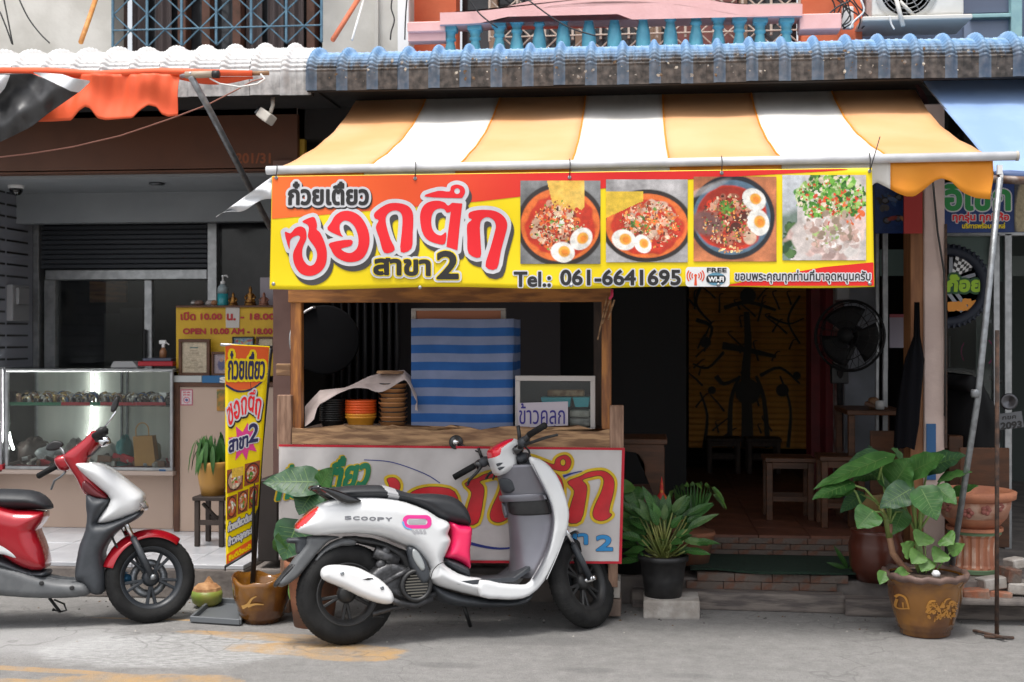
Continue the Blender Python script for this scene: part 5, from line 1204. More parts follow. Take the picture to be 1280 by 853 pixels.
tg = text_fit('ก๋วยเตี๋ยว', 346, 460, 622, 26, shear=.22, rot=R(9.5)); tg[:, [1, 3]] += 3
mb = MB(); flat(mb, tg, FBm, 2, grow=3.0, cell=.5, shift=(-1, 0)); obj('letter_outline', mb, py_, FB, fix=False)
mb = MB(); flat(mb, tg, FBm, 3, grow=1.7, cell=.4); obj('painted_letter', mb, mat('green_sign_paint', (.01, .16, .07), .6), FB, fix=False)
tb2 = np.vstack([text_fit('สาขา', 672, 734, 680, 12), text_fit('2', 746, 765, 688, 18, ref='2')])
mb = MB(); flat(mb, tb2, FBm, 2, grow=1.6, cell=.4); obj('letter_edge', mb, pk_, FB, fix=False)
mb = MB(); flat(mb, tb2, FBm, 3, grow=1.1, cell=.4); obj('painted_letter', mb, mat('blue_sign_paint', (.02, .22, .5), .6), FB, fix=False)
mb = MB(); flat(mb, segs(stroke([(560, 668), (590, 680), (625, 686), (655, 682)], 5, 1.5)), FBm, 1.5, cell=.5); flat(mb, segs(stroke([(704, 596), (715, 592), (728, 589)], 3, 1)), FBm, 3.9, cell=.4); flat(mb, segs(stroke([(455, 575), (490, 578), (530, 592), (550, 604)], 1, 1.2)), FBm, 1.5, cell=.4); obj('painted_swoosh', mb, mat('navy_sign_paint', (.015, .03, .2), .6), FB, fix=False)
# stacks of bowls on the counter
zc_top = zc_ - .006
def bowlmb(r_, h, dz, c_):
    mb = MB(); mb.lathe([(r_ * .45, 0), (r_ * .55, .0), (r_ * .8, h * .4), (r_ * .9, h * .8), (r_ * .99, h * .86), (r_, h * .95), (r_ * .985, h), (r_ * .93, h * .93), (r_ * .78, h * .45), (r_ * .4, h * .12), (0, h * .1)], c_ + Vector((0, 0, dz)), n=30); return mb
def stack(px, n, r_, h, step, m, cols, labelf, group, m2=None, jit=0.):
    c_ = P(px, 540, SYF + .14); c_.z = zc_top
    for k in range(n):
        mb = bowlmb(r_, h, k * step, c_ + Vector((rng.uniform(-jit, jit), rng.uniform(-jit, jit), 0)))
        mt = cols[k] if isinstance(cols, list) else cols
        o = thing('bowl', labelf(k, n), 'bowl', c_ + Vector((0, 0, k * step)), group)
        obj('bowl_body', mb, mt, o)
        if m2: mb = MB(); mb.lathe([(r_ * .96, h * .9), (r_ * 1.01, h * .92), (r_ * 1.01, h * 1.03), (r_ * .93, h * 1.03)], c_ + Vector((0, 0, k * step)), n=30, closed=True); obj('rim', mb, m2, o)
def ordn(k, n): return 'lowest' if k == 0 else ('topmost' if k == n - 1 else ['', 'second', 'third', 'fourth', 'fifth', 'sixth', 'seventh', 'eighth', 'ninth', 'tenth', 'eleventh', 'twelfth', 'thirteenth'][k] + ' from below')
mbk = mat('black_melamine', (.012, .012, .012), .3); mor = mat('red_orange_melamine', (.75, .1, .015), .35); mye = mat('amber_melamine', (.72, .3, .03), .35); mtn = mat('tan_melamine', (.5, .23, .09), .4)
stack(416, 10, .072, .055, .0125, None, mbk, lambda k, n: f'black bowl, {ordn(k, n)} in the left stack on the stall counter', 'black bowls stacked on the counter')
stack(451, 7, .086, .075, .0145, None, [mye, mye, mor, mor, mor, mor, mor], lambda k, n: f"{'amber' if k < 2 else 'red orange'} bowl, {ordn(k, n)} in the middle stack on the counter", 'orange bowls stacked on the counter')
stack(491, 9, .078, .05, .0255, None, mtn, lambda k, n: f'tan bowl with black rim, {ordn(k, n)} in the right bowl stack', 'tan bowls stacked on the counter', mbk, .004)
# cloth and chopping board over the stacks
def clf(u, v):
    path = [(381, 512), (400, 490), (430, 484), (460, 472), (482, 468), (505, 466), (514, 474), (522, 488), (519, 496)]
    i = min(len(path) - 2, int(u * (len(path) - 1))); t_ = u * (len(path) - 1) - i; x = path[i][0] * (1 - t_) + path[i + 1][0] * t_; y = path[i][1] * (1 - t_) + path[i + 1][1] * t_
    p = P(x, y, SYF + .03 + .2 * v); hang = (1 - v) ** 2 * (13 + 6 * math.sin(u * 17) + (9 if u < .1 else 0) + (12 if u > .85 else 0)) / 235
    p.z += .012 * math.sin(u * 9 + v * 3) - hang * (v < .5) ; return p
mb = MB(); mb.sheet(clf, 40, 10, .003, (0, 0, 1)); single('dust_cloth', mb, mat('pinkish_grey_cloth', (.5, .42, .4), .9, c2=(.4, .33, .31), ns=9), 'pinkish grey cloth draped over the bowl stacks on the stall', 'cloth')
mb = MB(); c_ = P(489, 467, SYF + .14); mb.lathe([(0, 0), (.078, 0), (.08, .006), (.075, .014), (0, .016)], c_ , n=28); single('chopping_board', mb, rawwood, 'flat round wooden board lying on the cloth above the right bowl stack', 'board')
# large polished pot hanging behind
mb = MB(); c_ = P(406, 425, SYF + .5); mb.lathe([(0, -.03), (.05, -.03), (.14, -.015), (.195, 0), (.2, .008), (.19, .012), (0, .0)], c_, (.35, -1, 0), 40); single('round_tray', mb, mat('dark_enamel', (.008, .008, .009), .9, spec=.05), 'large dark polished round tray standing behind the bowls at the left post', 'tray')
mb = MB(); u3 = Vector((1, .35, 0)).normalized(); mb.tube([c_ + u3 * (.195 * math.cos(R(a_))) + Vector((0, 0, .195 * math.sin(R(a_)))) + Vector((.004, -.02, 0)) for a_ in range(105, 215, 8)], .009, 8); mb.v = [v for v in mb.v]; single('steel_hoop', mb, mat('bright_steel', (.5, .48, .48), .25, .9), 'bright curved steel edge beside the left post of the stall', 'hoop')
# striped box
BX = thing('covered_box', 'tall box wrapped in blue and grey striped cloth on the stall counter', 'box', P(578, 540, SYF + .1))
x0_ = P(514, 540, SYF + .08).x; x1_ = P(641, 540, SYF + .08).x; zb0 = zc_top + .001; zt0 = P(578, 399, SYF + .08).z; n = 13; hs = (zt0 - zb0) / n
sb = mat('blue_stripe_cloth', (.006, .09, .32), .75, c2=(.005, .075, .27), ns=8, bump=.1, bs=120); sg_ = mat('grey_stripe_cloth', (.19, .23, .37), .8, c2=(.16, .2, .32), ns=8, bump=.1, bs=120)
def boxloop(u, z):       # rounded rectangle around, slight bulge
    w, d = (x1_ - x0_), .42; per = [(0, 0), (w, 0), (w, d), (0, d)]; b_ = .006 * math.sin(z * 9) + .003 * math.sin(u * 41 + z * 23)
    t_ = (u % 1) * 4; i = int(t_) % 4; f_ = t_ - int(t_); a_ = per[i]; c_ = per[(i + 1) % 4]; x = a_[0] + (c_[0] - a_[0]) * f_; y = a_[1] + (c_[1] - a_[1]) * f_
    nx, ny = [(0, -1), (1, 0), (0, 1), (-1, 0)][i]; k = math.sin(f_ * math.pi) ** .4 if 0 < f_ < 1 else 0
    return Vector((x0_ + x + nx * (b_ * k), SYF + .08 + y + ny * b_ * k, z))
for k in range(n):
    mb = MB(); za = zb0 + k * hs; mb.grid(lambda u, v: boxloop(u, za + hs * v + .0015 * math.sin(u * 30)), 48, 3)
    obj('cloth_stripe', mb, sg_ if k % 2 == 0 else sb, BX, fix=False)
mb = MB(); mb.box((x0_ + .012, SYF + .092, zb0), (x1_ - .012, SYF + .49, zt0 - .006)); obj('box_core', mb, sb, BX)
PFm = thing('picture_frame', 'pale framed orange board lying on top of the striped box', 'picture frame', P(573, 398, SYF + .12))
mb = MB(); pxb(mb, 520, 388, 626, 399, SYF + .12, .02, .0); obj('board', mb, mat('salmon_board', (.45, .17, .09), .6), PFm)
mb = MB(); pxb(mb, 514, 385.5, 632, 388.5, SYF + .11, .03, .002); obj('frame_bar', mb, mat('grey_frame', (.4, .37, .35), .6), PFm)
for a_ in (514, 626): mb = MB(); pxb(mb, a_, 388.6, a_ + 6, 400, SYF + .11, .03, .002); obj('frame_bar', mb, MATS['grey_frame'], PFm)
# white framed glass cabinet
CB = thing('display_cabinet', 'white framed glass cabinet with blue baskets beside the striped box', 'cabinet', P(694, 538, SYF + .08))
cy0 = SYF + .06; wf = mat('white_frame_paint', (.52, .48, .46), .5)
for q in ((644, 470, 744, 476.5), (644, 535, 744, 540)): mb = MB(); pxb(mb, *q, cy0, .03, .002); obj('frame_bar', mb, wf, CB); mb = MB(); pxb(mb, *q, cy0 + .3, .03, .002); obj('frame_bar', mb, wf, CB)
for q in ((644, 476.6, 650, 534.9), (738, 476.6, 744, 534.9)): mb = MB(); pxb(mb, *q, cy0, .03, .002); obj('frame_bar', mb, wf, CB); mb = MB(); pxb(mb, *q, cy0 + .3, .03, .002); obj('frame_bar', mb, wf, CB)
mb = MB(); pxb(mb, 650, 476.6, 738, 534.9, cy0 + .012, .004); obj('glass_pane', mb, clear, CB)
mb = MB(); pxb(mb, 644, 470, 650, 540, cy0 + .032, .26); mb2 = MB(); pxb(mb2, 738, 476, 741, 535, cy0 + .032, .26); obj('side_panel', mb2, clear, CB)
mb = MB(); pxb(mb, 650, 478, 738, 535, cy0 + .25, .01); obj('back_panel', mb, mat('dark_cabinet_back', (.06, .06, .065), .6), CB)
tq = mat('turquoise_plastic', (.03, .35, .42), .4)
for k, (a_, b_) in enumerate(((676, 714), (716, 737))):
    mb = MB(); mb.prism([P(a_, 497, cy0 + .08), P(b_, 497, cy0 + .08), P(b_ - 2, 509, cy0 + .08), P(a_ + 3, 509, cy0 + .08)], (0, .14, 0)); single('plastic_basket', mb, tq, ['wider turquoise basket on the upper level inside the white cabinet', 'narrower turquoise basket at the right inside the white cabinet'][k], 'basket')
mb = MB(); pxb(mb, 684, 488, 730, 496, cy0 + .1, .1, .01); single('food_pack', mb, mat('brown_food', (.16, .08, .04), .8, c2=(.3, .2, .12), ns=30), 'brown food packed over the turquoise baskets in the white cabinet', 'food')
mb = MB(); pxb(mb, 712, 513, 737, 522, cy0 + .06, .15, .014); single('noodle_bag', mb, mat('pale_bag', (.42, .38, .34), .5, c2=(.3, .27, .24), ns=20), 'pale bag above the other on the cabinet floor', 'bag')
mb = MB(); pxb(mb, 712, 523, 737, 534, cy0 + .06, .15, .014); single('noodle_bag', mb, mat('grey_bag', (.32, .29, .27), .5, c2=(.2, .18, .17), ns=20), 'grey bag lying lowest on the cabinet floor', 'bag')
HS = thing('handwritten_sign', 'white card with blue handwritten Thai leaning on the cabinet', 'sign', P(680, 540, SYF + .03))
hy = SYF + .03
mb = MB(); mb.prism([P(647, 504, hy), P(710, 502, hy), P(710, 545, hy), P(648, 542, hy)], (0, .004, 0)); obj('card', mb, mat('card_paper', (.5, .45, .5), .8), HS)
mb = MB(); flat(mb, text_fit('ข้าวคลุก', 649, 706, 530, 17), surf(hy), 1, grow=.12, cell=.4); flat(mb, text_fit('กะปิ', 664, 688, 543, 7), surf(hy), 1, grow=.1, cell=.4); obj('lettering', mb, mat('blue_marker', (.03, .02, .2), .6), HS, fix=False)

# ================================================================== BENCH AND TABLES INSIDE
ow = mat('orange_bench_wood', (.09, .03, .008), .5, c2=(.05, .018, .005), ns=5, stretch=(1, 5, 5), bump=.1, bs=20)
by = 7.35; BN_ = thing('wooden_counter', 'orange wooden counter with a broken front beside the food stall', 'counter', P(805, 600, by))
for k in range(4): mb = MB(); mb.box((P(778, 0, by).x, by + k * .1, P(800, 549, by).z - .03), (P(834, 0, by).x, by + k * .1 + .097, P(800, 549, by).z), .003); obj('top_plank', mb, ow, BN_)
mb = MB(); mb.prism([P(780, 554, by + .02), P(830, 554, by + .02), P(830, 620, by + .02), P(818, 620, by + .02), P(816, 590, by + .02), P(808, 584, by + .02), P(803, 572, by + .02), P(795, 566, by + .02), P(780, 564, by + .02)], (0, .02, 0)); obj('front_panel', mb, ow, BN_)
mb = MB(); pxf(mb, 822, 620, 831, .31, by + .02, .04, .003); obj('leg', mb, ow, BN_)
mb = MB(); pxf(mb, 822, 560, 831, .31, by + .4, .04, .003); obj('leg', mb, ow, BN_)
mb = MB(); c_ = P(806, 640, by + .18); c_.z = .322; mb.lathe([(.1, 0), (.15, .05), (.17, .13), (.14, .22), (.09, .27), (.1, .3), (.08, .3), (.07, .26)], c_, n=30); single('clay_jar', mb, mat('brown_clay', (.11, .05, .035), .6, c2=(.08, .035, .025), ns=6), 'dull brown clay jar under the broken wooden counter', 'jar')
def stool(px, pbase, Y, w, d, h, label, group=None, m=None, name='wooden_stool', cat='stool', seat_over=.01, rungs=True):
    m = m or ow; c_ = P(px, pbase, Y); zf = .322; T = thing(name, label, cat, (c_.x, Y, zf), group)
    mb = MB(); mb.box((c_.x - w / 2 - seat_over, Y - seat_over, zf + h - .03), (c_.x + w / 2 + seat_over, Y + d + seat_over, zf + h), .004); obj('seat' if cat == 'stool' else 'top', mb, m, T)
    for sx in (-1, 1):
        for yy in (0, d - .04):
            x = c_.x + sx * (w / 2 - .02); mb = MB(); mb.box((x - .02, Y + yy, zf), (x + .02, Y + yy + .04, zf + h - .031), .003); obj('leg', mb, m, T)
    if rungs:
        for yy in (.012, d - .028): mb = MB(); mb.box((c_.x - w / 2 + .041, Y + yy, zf + .12), (c_.x + w / 2 - .041, Y + yy + .016, zf + .15)); obj('rung', mb, m, T)
        mb = MB(); mb.box((c_.x - w / 2 + .041, Y + .004, zf + h - .07), (c_.x + w / 2 - .041, Y + .02, zf + h - .032)); obj('apron', mb, m, T)
    return T
stool(988, 640, 8.3, .3, .28, .40, 'low wooden stool standing alone on the open tiled floor')
stool(1054, 650, 8.0, .26, .26, .44, 'wooden stool half hidden behind the big leaved plant, beside the pedestal table')
stool(905, 600, 11.1, .28, .26, .3, 'dark stool at the left in front of the gold shutter', m=dwood)
stool(955, 600, 11.1, .28, .26, .3, 'dark stool at the right in front of the gold shutter', m=dwood)
TB = stool(1096, 640, 8.05, .34, .55, .72, 'orange wooden table against the right wall under the fan', name='wooden_table', cat='table', rungs=False)
mb = MB(); mb.box((P(1088, 0, 7.95).x, 7.95, .45), (P(1126, 0, 7.95).x, 7.97, P(1100, 545, 7.95).z + .03)); obj('front_board', mb, ow, TB)
mb = MB(); c_ = P(1092, 520, 8.2); c_.z = 1.045; mb.lathe([(.03, 0), (.035, .02), (.032, .06), (.02, .07), (0, .072)], c_, n=18); single('spice_jar', mb, mat('spice_brown', (.14, .07, .03), .5), 'small brown spice jar on the orange table', 'jar')
mb = MB(); c_ = P(1100, 526, 8.12); c_.z = 1.045; mb.lathe([(.025, 0), (.028, .03), (.026, .05), (.01, .055), (0, .055)], c_, n=18); single('sauce_jar', mb, mat('pale_jar', (.4, .4, .4), .4), 'pale little sauce jar at the front of the orange table', 'jar')
mb = MB(); mb.beam(P(1082, 504, 8.2), P(1108, 512, 8.15), .06, .025); single('wooden_box', mb, ow, 'small tilted wooden holder above the jars on the table', 'box')
mb = MB(); c_ = P(1085, 640, 7.95); c_.z = .322; mb.lathe([(.0, 0), (.075, 0), (.085, .2), (.09, .21), (.09, .22), (.07, .22), (.065, .03), (0, .03)], c_, n=24); single('cream_bucket', mb, mat('cream_plastic_bucket', (.34, .24, .1), .5), 'cream plastic bucket behind the big leaved plant', 'bucket')
# fan on the wall
fy = 8.3; FN = thing('wall_fan', 'black wire guarded fan hanging by the right wall of the shop', 'fan', P(1060, 420, fy)); c_ = P(1062, 420, fy)
ax = Vector((-.55, -1, .05)).normalized(); rr = 44 * scl(1060, fy); u_ = ax.cross(Vector((0, 0, 1))).normalized(); w_ = ax.cross(u_)
gk = mat('fan_black', (.008, .008, .009), .5, spec=.2)
mb = MB()
for rad, off, th in ((rr, 0, .008), (rr * .96, .05, .003), (rr * .96, -.05, .003), (rr * .7, .075, .003), (rr * .4, .085, .003)):
    mb.lathe([(rad - th, off), (rad, off + th), (rad + th, off), (rad, off - th)], c_, ax, 36, closed=True)
for k in range(24):
    an = k * math.pi / 12; d_ = u_ * math.cos(an) + w_ * math.sin(an)
    mb.tube([c_ + ax * .09 + d_ * .04, c_ + ax * .075 + d_ * rr * .7, c_ + d_ * rr], .0013, 4)
    mb.tube([c_ - ax * .09 + d_ * .04, c_ - ax * .06 + d_ * rr * .7, c_ + d_ * rr], .002, 4)
g_o = obj('guard', mb, gk, FN)
mb = MB(); mb.lathe([(.0, .09), (.05, .09), (.05, .075), (0, .075)], c_, ax, 20); obj('badge', mb, gk, FN)
mb = MB(); mb.lathe([(0, -.2), (.05, -.19), (.07, -.1), (.06, -.05), (.02, 0), (.02, .03), (0, .03)], c_, ax, 20); obj('motor', mb, blackpl, FN)
for k in range(3):
    an0 = k * 2 * math.pi / 3; mb = MB()
    def bf(u, v, an0=an0): an = an0 + u * 1.5; r_ = .03 + (rr * .86 - .03) * v; return c_ + (u_ * math.cos(an) + w_ * math.sin(an)) * r_ + ax * (.03 * (u - .5) + .0)
    mb.sheet(bf, 8, 6, .003, ax); obj('blade', mb, gk, FN)
mb = MB(); mb.tube([c_ - ax * .15, P(1050, 465, 8.6), P(1050, 500, 8.7), P(1050, 560, 8.8)], .022, 10); mb.box(P(1040, 480, 8.6), P(1058, 455, 8.7), .01); obj('stand', mb, blackpl, FN)
# hanging dark jacket
def jk(u, v):
    pts = [(1146, 378, 3), (1146, 420, 4), (1143, 450, 12), (1138, 490, 14), (1134, 530, 15), (1130, 560, 13)]
    t_ = v * 5; i = min(4, int(t_)); f_ = t_ - i; x = pts[i][0] * (1 - f_) + pts[i + 1][0] * f_; y = pts[i][1] * (1 - f_) + pts[i + 1][1] * f_; w = pts[i][2] * (1 - f_) + pts[i + 1][2] * f_
    an = u * 2 * math.pi; p = P(x + w * math.cos(an), y + 2 * math.sin(an * 3) * (v > .9), 7.4); p.y -= .06 * math.sin(an) * w / 14 + .01 * math.sin(an * 6 + v * 5); return p
mb = MB(); mb.grid(jk, 30, 20); single('hanging_jacket', mb, mat('dark_cloth', (.006, .006, .008), .95, spec=.1), 'dark jacket hanging on the brown side of the white pillar', 'jacket', fix=False)
# dark shelf of cables by fan
mb = MB(); pxb(mb, 1046, 350, 1062, 375, 8.6, .1, .006); single('fuse_box', mb, mat('grey_fuse_box', (.22, .22, .23), .5), 'small grey fuse box above the black fan', 'fuse box')

# ================================================================== PLANTS
def leafmat(name, c, c2): return mat(name, [v * .55 for v in c], .42, c2=[v * .6 for v in c2], ns=14, lo=.35, hi=.65, bump=.12, bs=60, spec=.35)
vein = mat('leaf_vein', (.1, .19, .05), .5)
gD = leafmat('dark_green_leaf', (.035, .12, .025), (.06, .2, .04)); gM = leafmat('mid_green_leaf', (.06, .19, .04), (.1, .28, .06)); gL = leafmat('light_green_leaf', (.12, .3, .05), (.2, .4, .09)); gB = leafmat('bluish_leaf', (.035, .12, .045), (.07, .18, .075)); gV = leafmat('variegated_leaf', (.05, .15, .04), (.17, .28, .1))
stemg = mat('green_stem', (.14, .24, .06), .5, c2=(.22, .3, .08), ns=10); stemy = mat('yellow_green_stem', (.2, .2, .05), .5, c2=(.13, .17, .04), ns=8); stemb = mat('brown_stem', (.12, .07, .04), .7)
soil = mat('potting_soil', (.035, .02, .014), .95, c2=(.08, .05, .035), ns=40, bump=.8, bs=80)
def leaf(base, tip, wid, nrm, kind='heart', droop=.12, fold=.18, m=None):
    base = Vector(base); tip = Vector(tip); d = tip - base; L_ = d.length; d.normalize(); nrm = Vector(nrm); s_ = d.cross(nrm).normalized(); nn = s_.cross(d).normalized(); mb = MB()
    nu, nv = 8, 12
    def prof(t):
        if kind == 'heart': return (math.sin(math.pi * min(1, t ** .55)) ** .8) * (1.0 if t > .0 else 0)
        if kind == 'strap': return min(1, (t * 6)) * (1 - t ** 3) ** .9
        return math.sin(math.pi * t ** .8) ** .85
    def fn(u, v):
        a_ = (u - .5) * 2; w = prof(v) * wid / 2; dr = -droop * L_ * v * v
        back = -.13 * L_ * (abs(a_) ** 1.5) * max(0, 1 - v * 2.5) if kind == 'heart' else 0
        rip = .035 * wid * math.sin(v * 19 + abs(a_) * 4) * abs(a_) ** 2
        return base + d * (v * L_ + back) + s_ * (a_ * w) + nn * (abs(a_) * w * fold + dr + rip)
    mb.grid(fn, nu, nv); mb.mat(1)
    mb.add([Vector(fn(.5 + s_2 * .018 * (1.2 - j / nv), j / nv)) + nn * .0016 for j in range(nv) for s_2 in (-1, 1)], [(2 * j, 2 * j + 1, 2 * j + 3, 2 * j + 2) for j in range(nv - 1)], True)
    if kind != 'strap':
        for j in range(1, 8):
            for s_2 in (-1, 1):
                q = [Vector(fn(.5 + s_2 * a, min(.99, .03 + j * .105 + a * .32 + d2))) + nn * .0013 for a in (.02, .2, .4) for d2 in (0, .012)]
                mb.add(q, [(0, 1, 3, 2), (2, 3, 5, 4)], True)
    mb.mat(0); return mb
def pot_plant(name, label, loc, cat='potted plant'): return thing(name, label, cat, loc)
def add_leaf(T, b, t, w, n=(0, -.6, .8), kind='heart', m=None, **k): return obj('leaf', leaf(b, t, w, n, kind, **k), [m or gM, vein], T, fix=False)
# --- big leaved plant in brown dragon pot (right)
g0 = PG(1158, 794); PL = pot_plant('potted_plant', 'big leaved green plant in brown glazed dragon pot at the right of the step', (g0.x, g0.y, 0)); cx_, cy2 = g0.x, g0.y + .03; S = 1 / 236.
gl = mat('amber_brown_glaze', (.22, .09, .012), .18, c2=(.1, .035, .008), ns=6, coat=.6, bump=.05, bs=20); glp = mat('gold_relief_glaze', (.45, .2, .03), .3, coat=.3)
def potprof(R_, H_): return [(0, .0), (R_ * .62, 0), (R_ * .66, H_ * .03), (R_ * .66, H_ * .1), (R_ * .72, H_ * .12), (R_ * .7, H_ * .16), (R_ * .76, H_ * .19), (R_ * .75, H_ * .22), (R_ * .86, H_ * .4), (R_ * .95, H_ * .62), (R_ * .98, H_ * .8), (R_ * .98, H_ * .84), (R_ * 1.04, H_ * .88), (R_ * 1.08, H_ * .97), (R_ * 1.04, H_), (R_ * .96, H_ * .97), (R_ * .92, H_ * .85), (0, H_ * .83)]
mb = MB(); mb.lathe(potprof(.188, .31), (cx_, cy2, 0), n=44); obj('pot', mb, gl, PL)
mb = MB(); n = 44
mb.lathe([(.19 * .96, .283), (.19 * 1.1, .288), (.19 * 1.13, .305), (.19 * 1.1, .32), (.19 * .98, .315)], (cx_, cy2, 0), n=44, closed=True)
for i, v in enumerate(mb.v): an = math.atan2(v[1] - cy2, v[0] - cx_); mb.v[i] = (v[0], v[1], v[2] + .006 * math.sin(an * 14))
obj('rim', mb, mat('dull_brown_rim', (.16, .1, .08), .6, c2=(.1, .06, .05), ns=10), PL)
mb = MB(); mb.lathe([(.18, .295), (.1, .31), (0, .315)], (cx_, cy2, 0), n=30); obj('soil', mb, soil, PL)
# dragon relief
def on_pot(px, py, lay=0):
    r_ = .19; p = PP(px, py, (cx_, cy2 - r_, 0), Vector((0, 1, 0))); dx = max(-r_ * .97, min(r_ * .97, p.x - cx_)); zz = p.z; rad = np.interp(zz / .31, [.0, .22, .4, .62, .8, 1], [.66 * .188, .75 * .188, .86 * .188, .95 * .188, .98 * .188, .188]) + .003
    dx = max(-rad * .97, min(rad * .97, dx)); return Vector((cx_ + dx, cy2 - math.sqrt(max(1e-6, rad * rad - dx * dx)), zz))
drg = [segs(stroke(p, a_, b_)) for p, a_, b_ in (([(1160, 768), (1166, 757), (1174, 762), (1178, 772), (1186, 766), (1190, 755), (1197, 757), (1201, 766)], 5, 3), ([(1160, 762), (1163, 753), (1170, 752)], 4, 2), ([(1172, 772), (1170, 780)], 3, 1.5), ([(1190, 768), (1193, 778)], 3, 1.5), ([(1180, 757), (1184, 751), (1190, 750)], 3, 1), ([(1124, 752), (1128, 748), (1134, 750), (1137, 757), (1139, 765)], 3, 2), ([(1126, 754), (1126, 766), (1138, 764)], 3, 1.5), ([(1132, 757), (1133, 765)], 2, 1))]
rd = random.Random(4); mb = MB(); drg = [np.vstack(drg + [segs(circ(1181 + 19 * rd.uniform(-1, 1), 765 + 11 * rd.uniform(-1, 1), rd.uniform(.9, 2.3), n=9)) for _ in range(70)])]
for s_ in drg: flat(mb, s_, on_pot, 1, cell=.45, run=3)
obj('dragon_relief', mb, glp, PL, fix=False)
def stemto(T, pts, r0, r1, m): mb = MB(); n_ = len(pts); mb.tube(pts, [r0 + (r1 - r0) * i / (n_ - 1) for i in range(n_)], 8); return obj('stem', mb, m, T)
Yp = cy2
def Q(px, py, dy=0.): return P(px, py, Yp + dy)
stemto(PL, [Q(1143, 722), Q(1128, 708), Q(1116, 692), Q(1112, 672), Q(1112, 655)], .018, .015, mat('tan_trunk', (.3, .16, .09), .7, c2=(.2, .1, .06), ns=12, bump=.3))
stemto(PL, [Q(1112, 672), Q(1108, 650), Q(1100, 632)], .018, .012, stemy); stemto(PL, [Q(1152, 722, .02), Q(1150, 695, .02), Q(1146, 668, .02)], .02, .018, stemg)
big_leaves = [((1098, 600), (1108, 572), (1016, 607), 34, 0, (-.1, -.5, .9), .1), ((1100, 632), (1062, 605), (1015, 622), 30, -.05, (-.3, -.6, .8), 0), ((1080, 640), (1060, 606), (1035, 622), 26, .02, (0, -.8, .7), 0),
              ((1112, 655), (1096, 566), (1060, 578), 24, .12, (0, -.5, .9), 0), ((1112, 650), (1118, 605), (1138, 573), 46, .05, (.1, -.7, .8), 0), ((1112, 650), (1110, 605), (1080, 573), 34, .1, (-.1, -.6, .8), 0),
              ((1146, 668), (1140, 590), (1180, 568), 44, .08, (.3, -.6, .8), 0), ((1146, 668), (1160, 585), (1206, 567), 42, .15, (.3, -.6, .8), 0), ((1146, 668), (1176, 600), (1214, 588), 30, .05, (.2, -.4, .9), 0),
              ((1150, 680), (1152, 612), (1172, 650), 40, -.1, (.1, -1, .35), 0), ((1112, 655), (1090, 640), (1072, 660), 36, -.08, (-.1, -1, .5), 0), ((1146, 668), (1138, 612), (1100, 634), 38, -.03, (-.1, -.8, .6), 0), ((1146, 668), (1172, 610), (1196, 630), 28, -.03, (.2, -.9, .5), 0),
              ((1146, 668), (1100, 590), (1066, 600), 26, .2, (0, -.6, .8), 0), ((1146, 668), (1130, 580), (1116, 560), 30, .25, (0, -.6, .8), 0), ((1112, 650), (1076, 618), (1050, 640), 22, .1, (-.2, -.8, .6), 0), ((1146, 668), (1190, 618), (1222, 606), 24, .12, (.3, -.6, .8), 0), ((1146, 668), (1165, 620), (1150, 640), 28, .12, (.1, -1, .3), 0), ((1112, 655), (1128, 640), (1116, 668), 28, .05, (0, -1, .4), 0), ((1146, 668), (1100, 575), (1086, 556), 26, .3, (0, -.5, .9), 0)]
for k, (a_, b_, c_, w, dy, nr, _) in enumerate(big_leaves):
    B_, T_ = Q(*b_, dy), Q(c_[0], c_[1], dy - .07); stemto(PL, [Q(*a_, .01), (Q(*a_, .01) + B_) / 2 + Vector((0, 0, .03)), B_], .007, .0045, stemg)
    add_leaf(PL, B_, T_, w * .95 * S, nr, 'heart', [gM, gD, gM, gB][k % 4], droop=.06, fold=.14)
for k, (a_, b_, c_, w) in enumerate((((1152, 725), (1132, 715), (1116, 722), 12), ((1155, 725), (1150, 692), (1140, 704), 18), ((1158, 725), (1156, 668), (1148, 682), 20), ((1160, 725), (1180, 672), (1192, 680), 20), ((1160, 725), (1178, 690), (1168, 702), 18), ((1156, 725), (1160, 700), (1152, 714), 16), ((1162, 725), (1188, 690), (1205, 680), 12), ((1120, 722), (1106, 716), (1100, 730), 12), ((1150, 722), (1138, 690), (1128, 680), 18))):
    B_, T_ = Q(b_[0], b_[1], -.06), Q(c_[0], c_[1], -.1); stemto(PL, [Q(a_[0], a_[1], -.03), B_], .004, .003, stemg); add_leaf(PL, B_, T_, w * 1.3 * S, (0, -1, .5), 'heart', gL)
mb = MB(); mb.lathe([(0, 0), (.018, .006), (.022, .02), (.012, .034), (0, .036)], Q(1170, 722, -.1), n=12); single('white_pebble', mb, white, 'white pebble on the soil of the dragon pot', 'pebble')
# --- plant in black nursery pot on a pale block
g0 = PG(838, 774); mb = MB(); pxb(mb, 804, 751, 875, 775, g0.y, .26, .012)
single('concrete_block', mb, paleconc, 'pale concrete block under the black plant pot by the step', 'block')
ytop = P(838, 752, g0.y).z; PL = pot_plant('potted_plant', 'glossy leaved plant in black plastic pot on the pale block', (P(829, 750, g0.y).x, g0.y + .12, ytop)); c_ = Vector((P(829, 750, g0.y + .1).x, g0.y + .13, ytop + .001)); Yp = c_.y
mb = MB(); mb.lathe([(0, 0), (.098, 0), (.112, .1), (.125, .195), (.136, .196), (.138, .222), (.128, .226), (.122, .2), (.1, .05)], c_, n=40); obj('pot', mb, blackpl, PL)
mb = MB(); mb.lathe([(.12, .2), (.06, .208), (0, .212)], c_, n=30); obj('soil', mb, soil, PL)
r6 = random.Random(11)
src_ = [((822, 700), (790, 690), (782, 695), 0), ((826, 700), (800, 655), (775, 648), 0), ((828, 702), (805, 622), (790, 600), 0)]
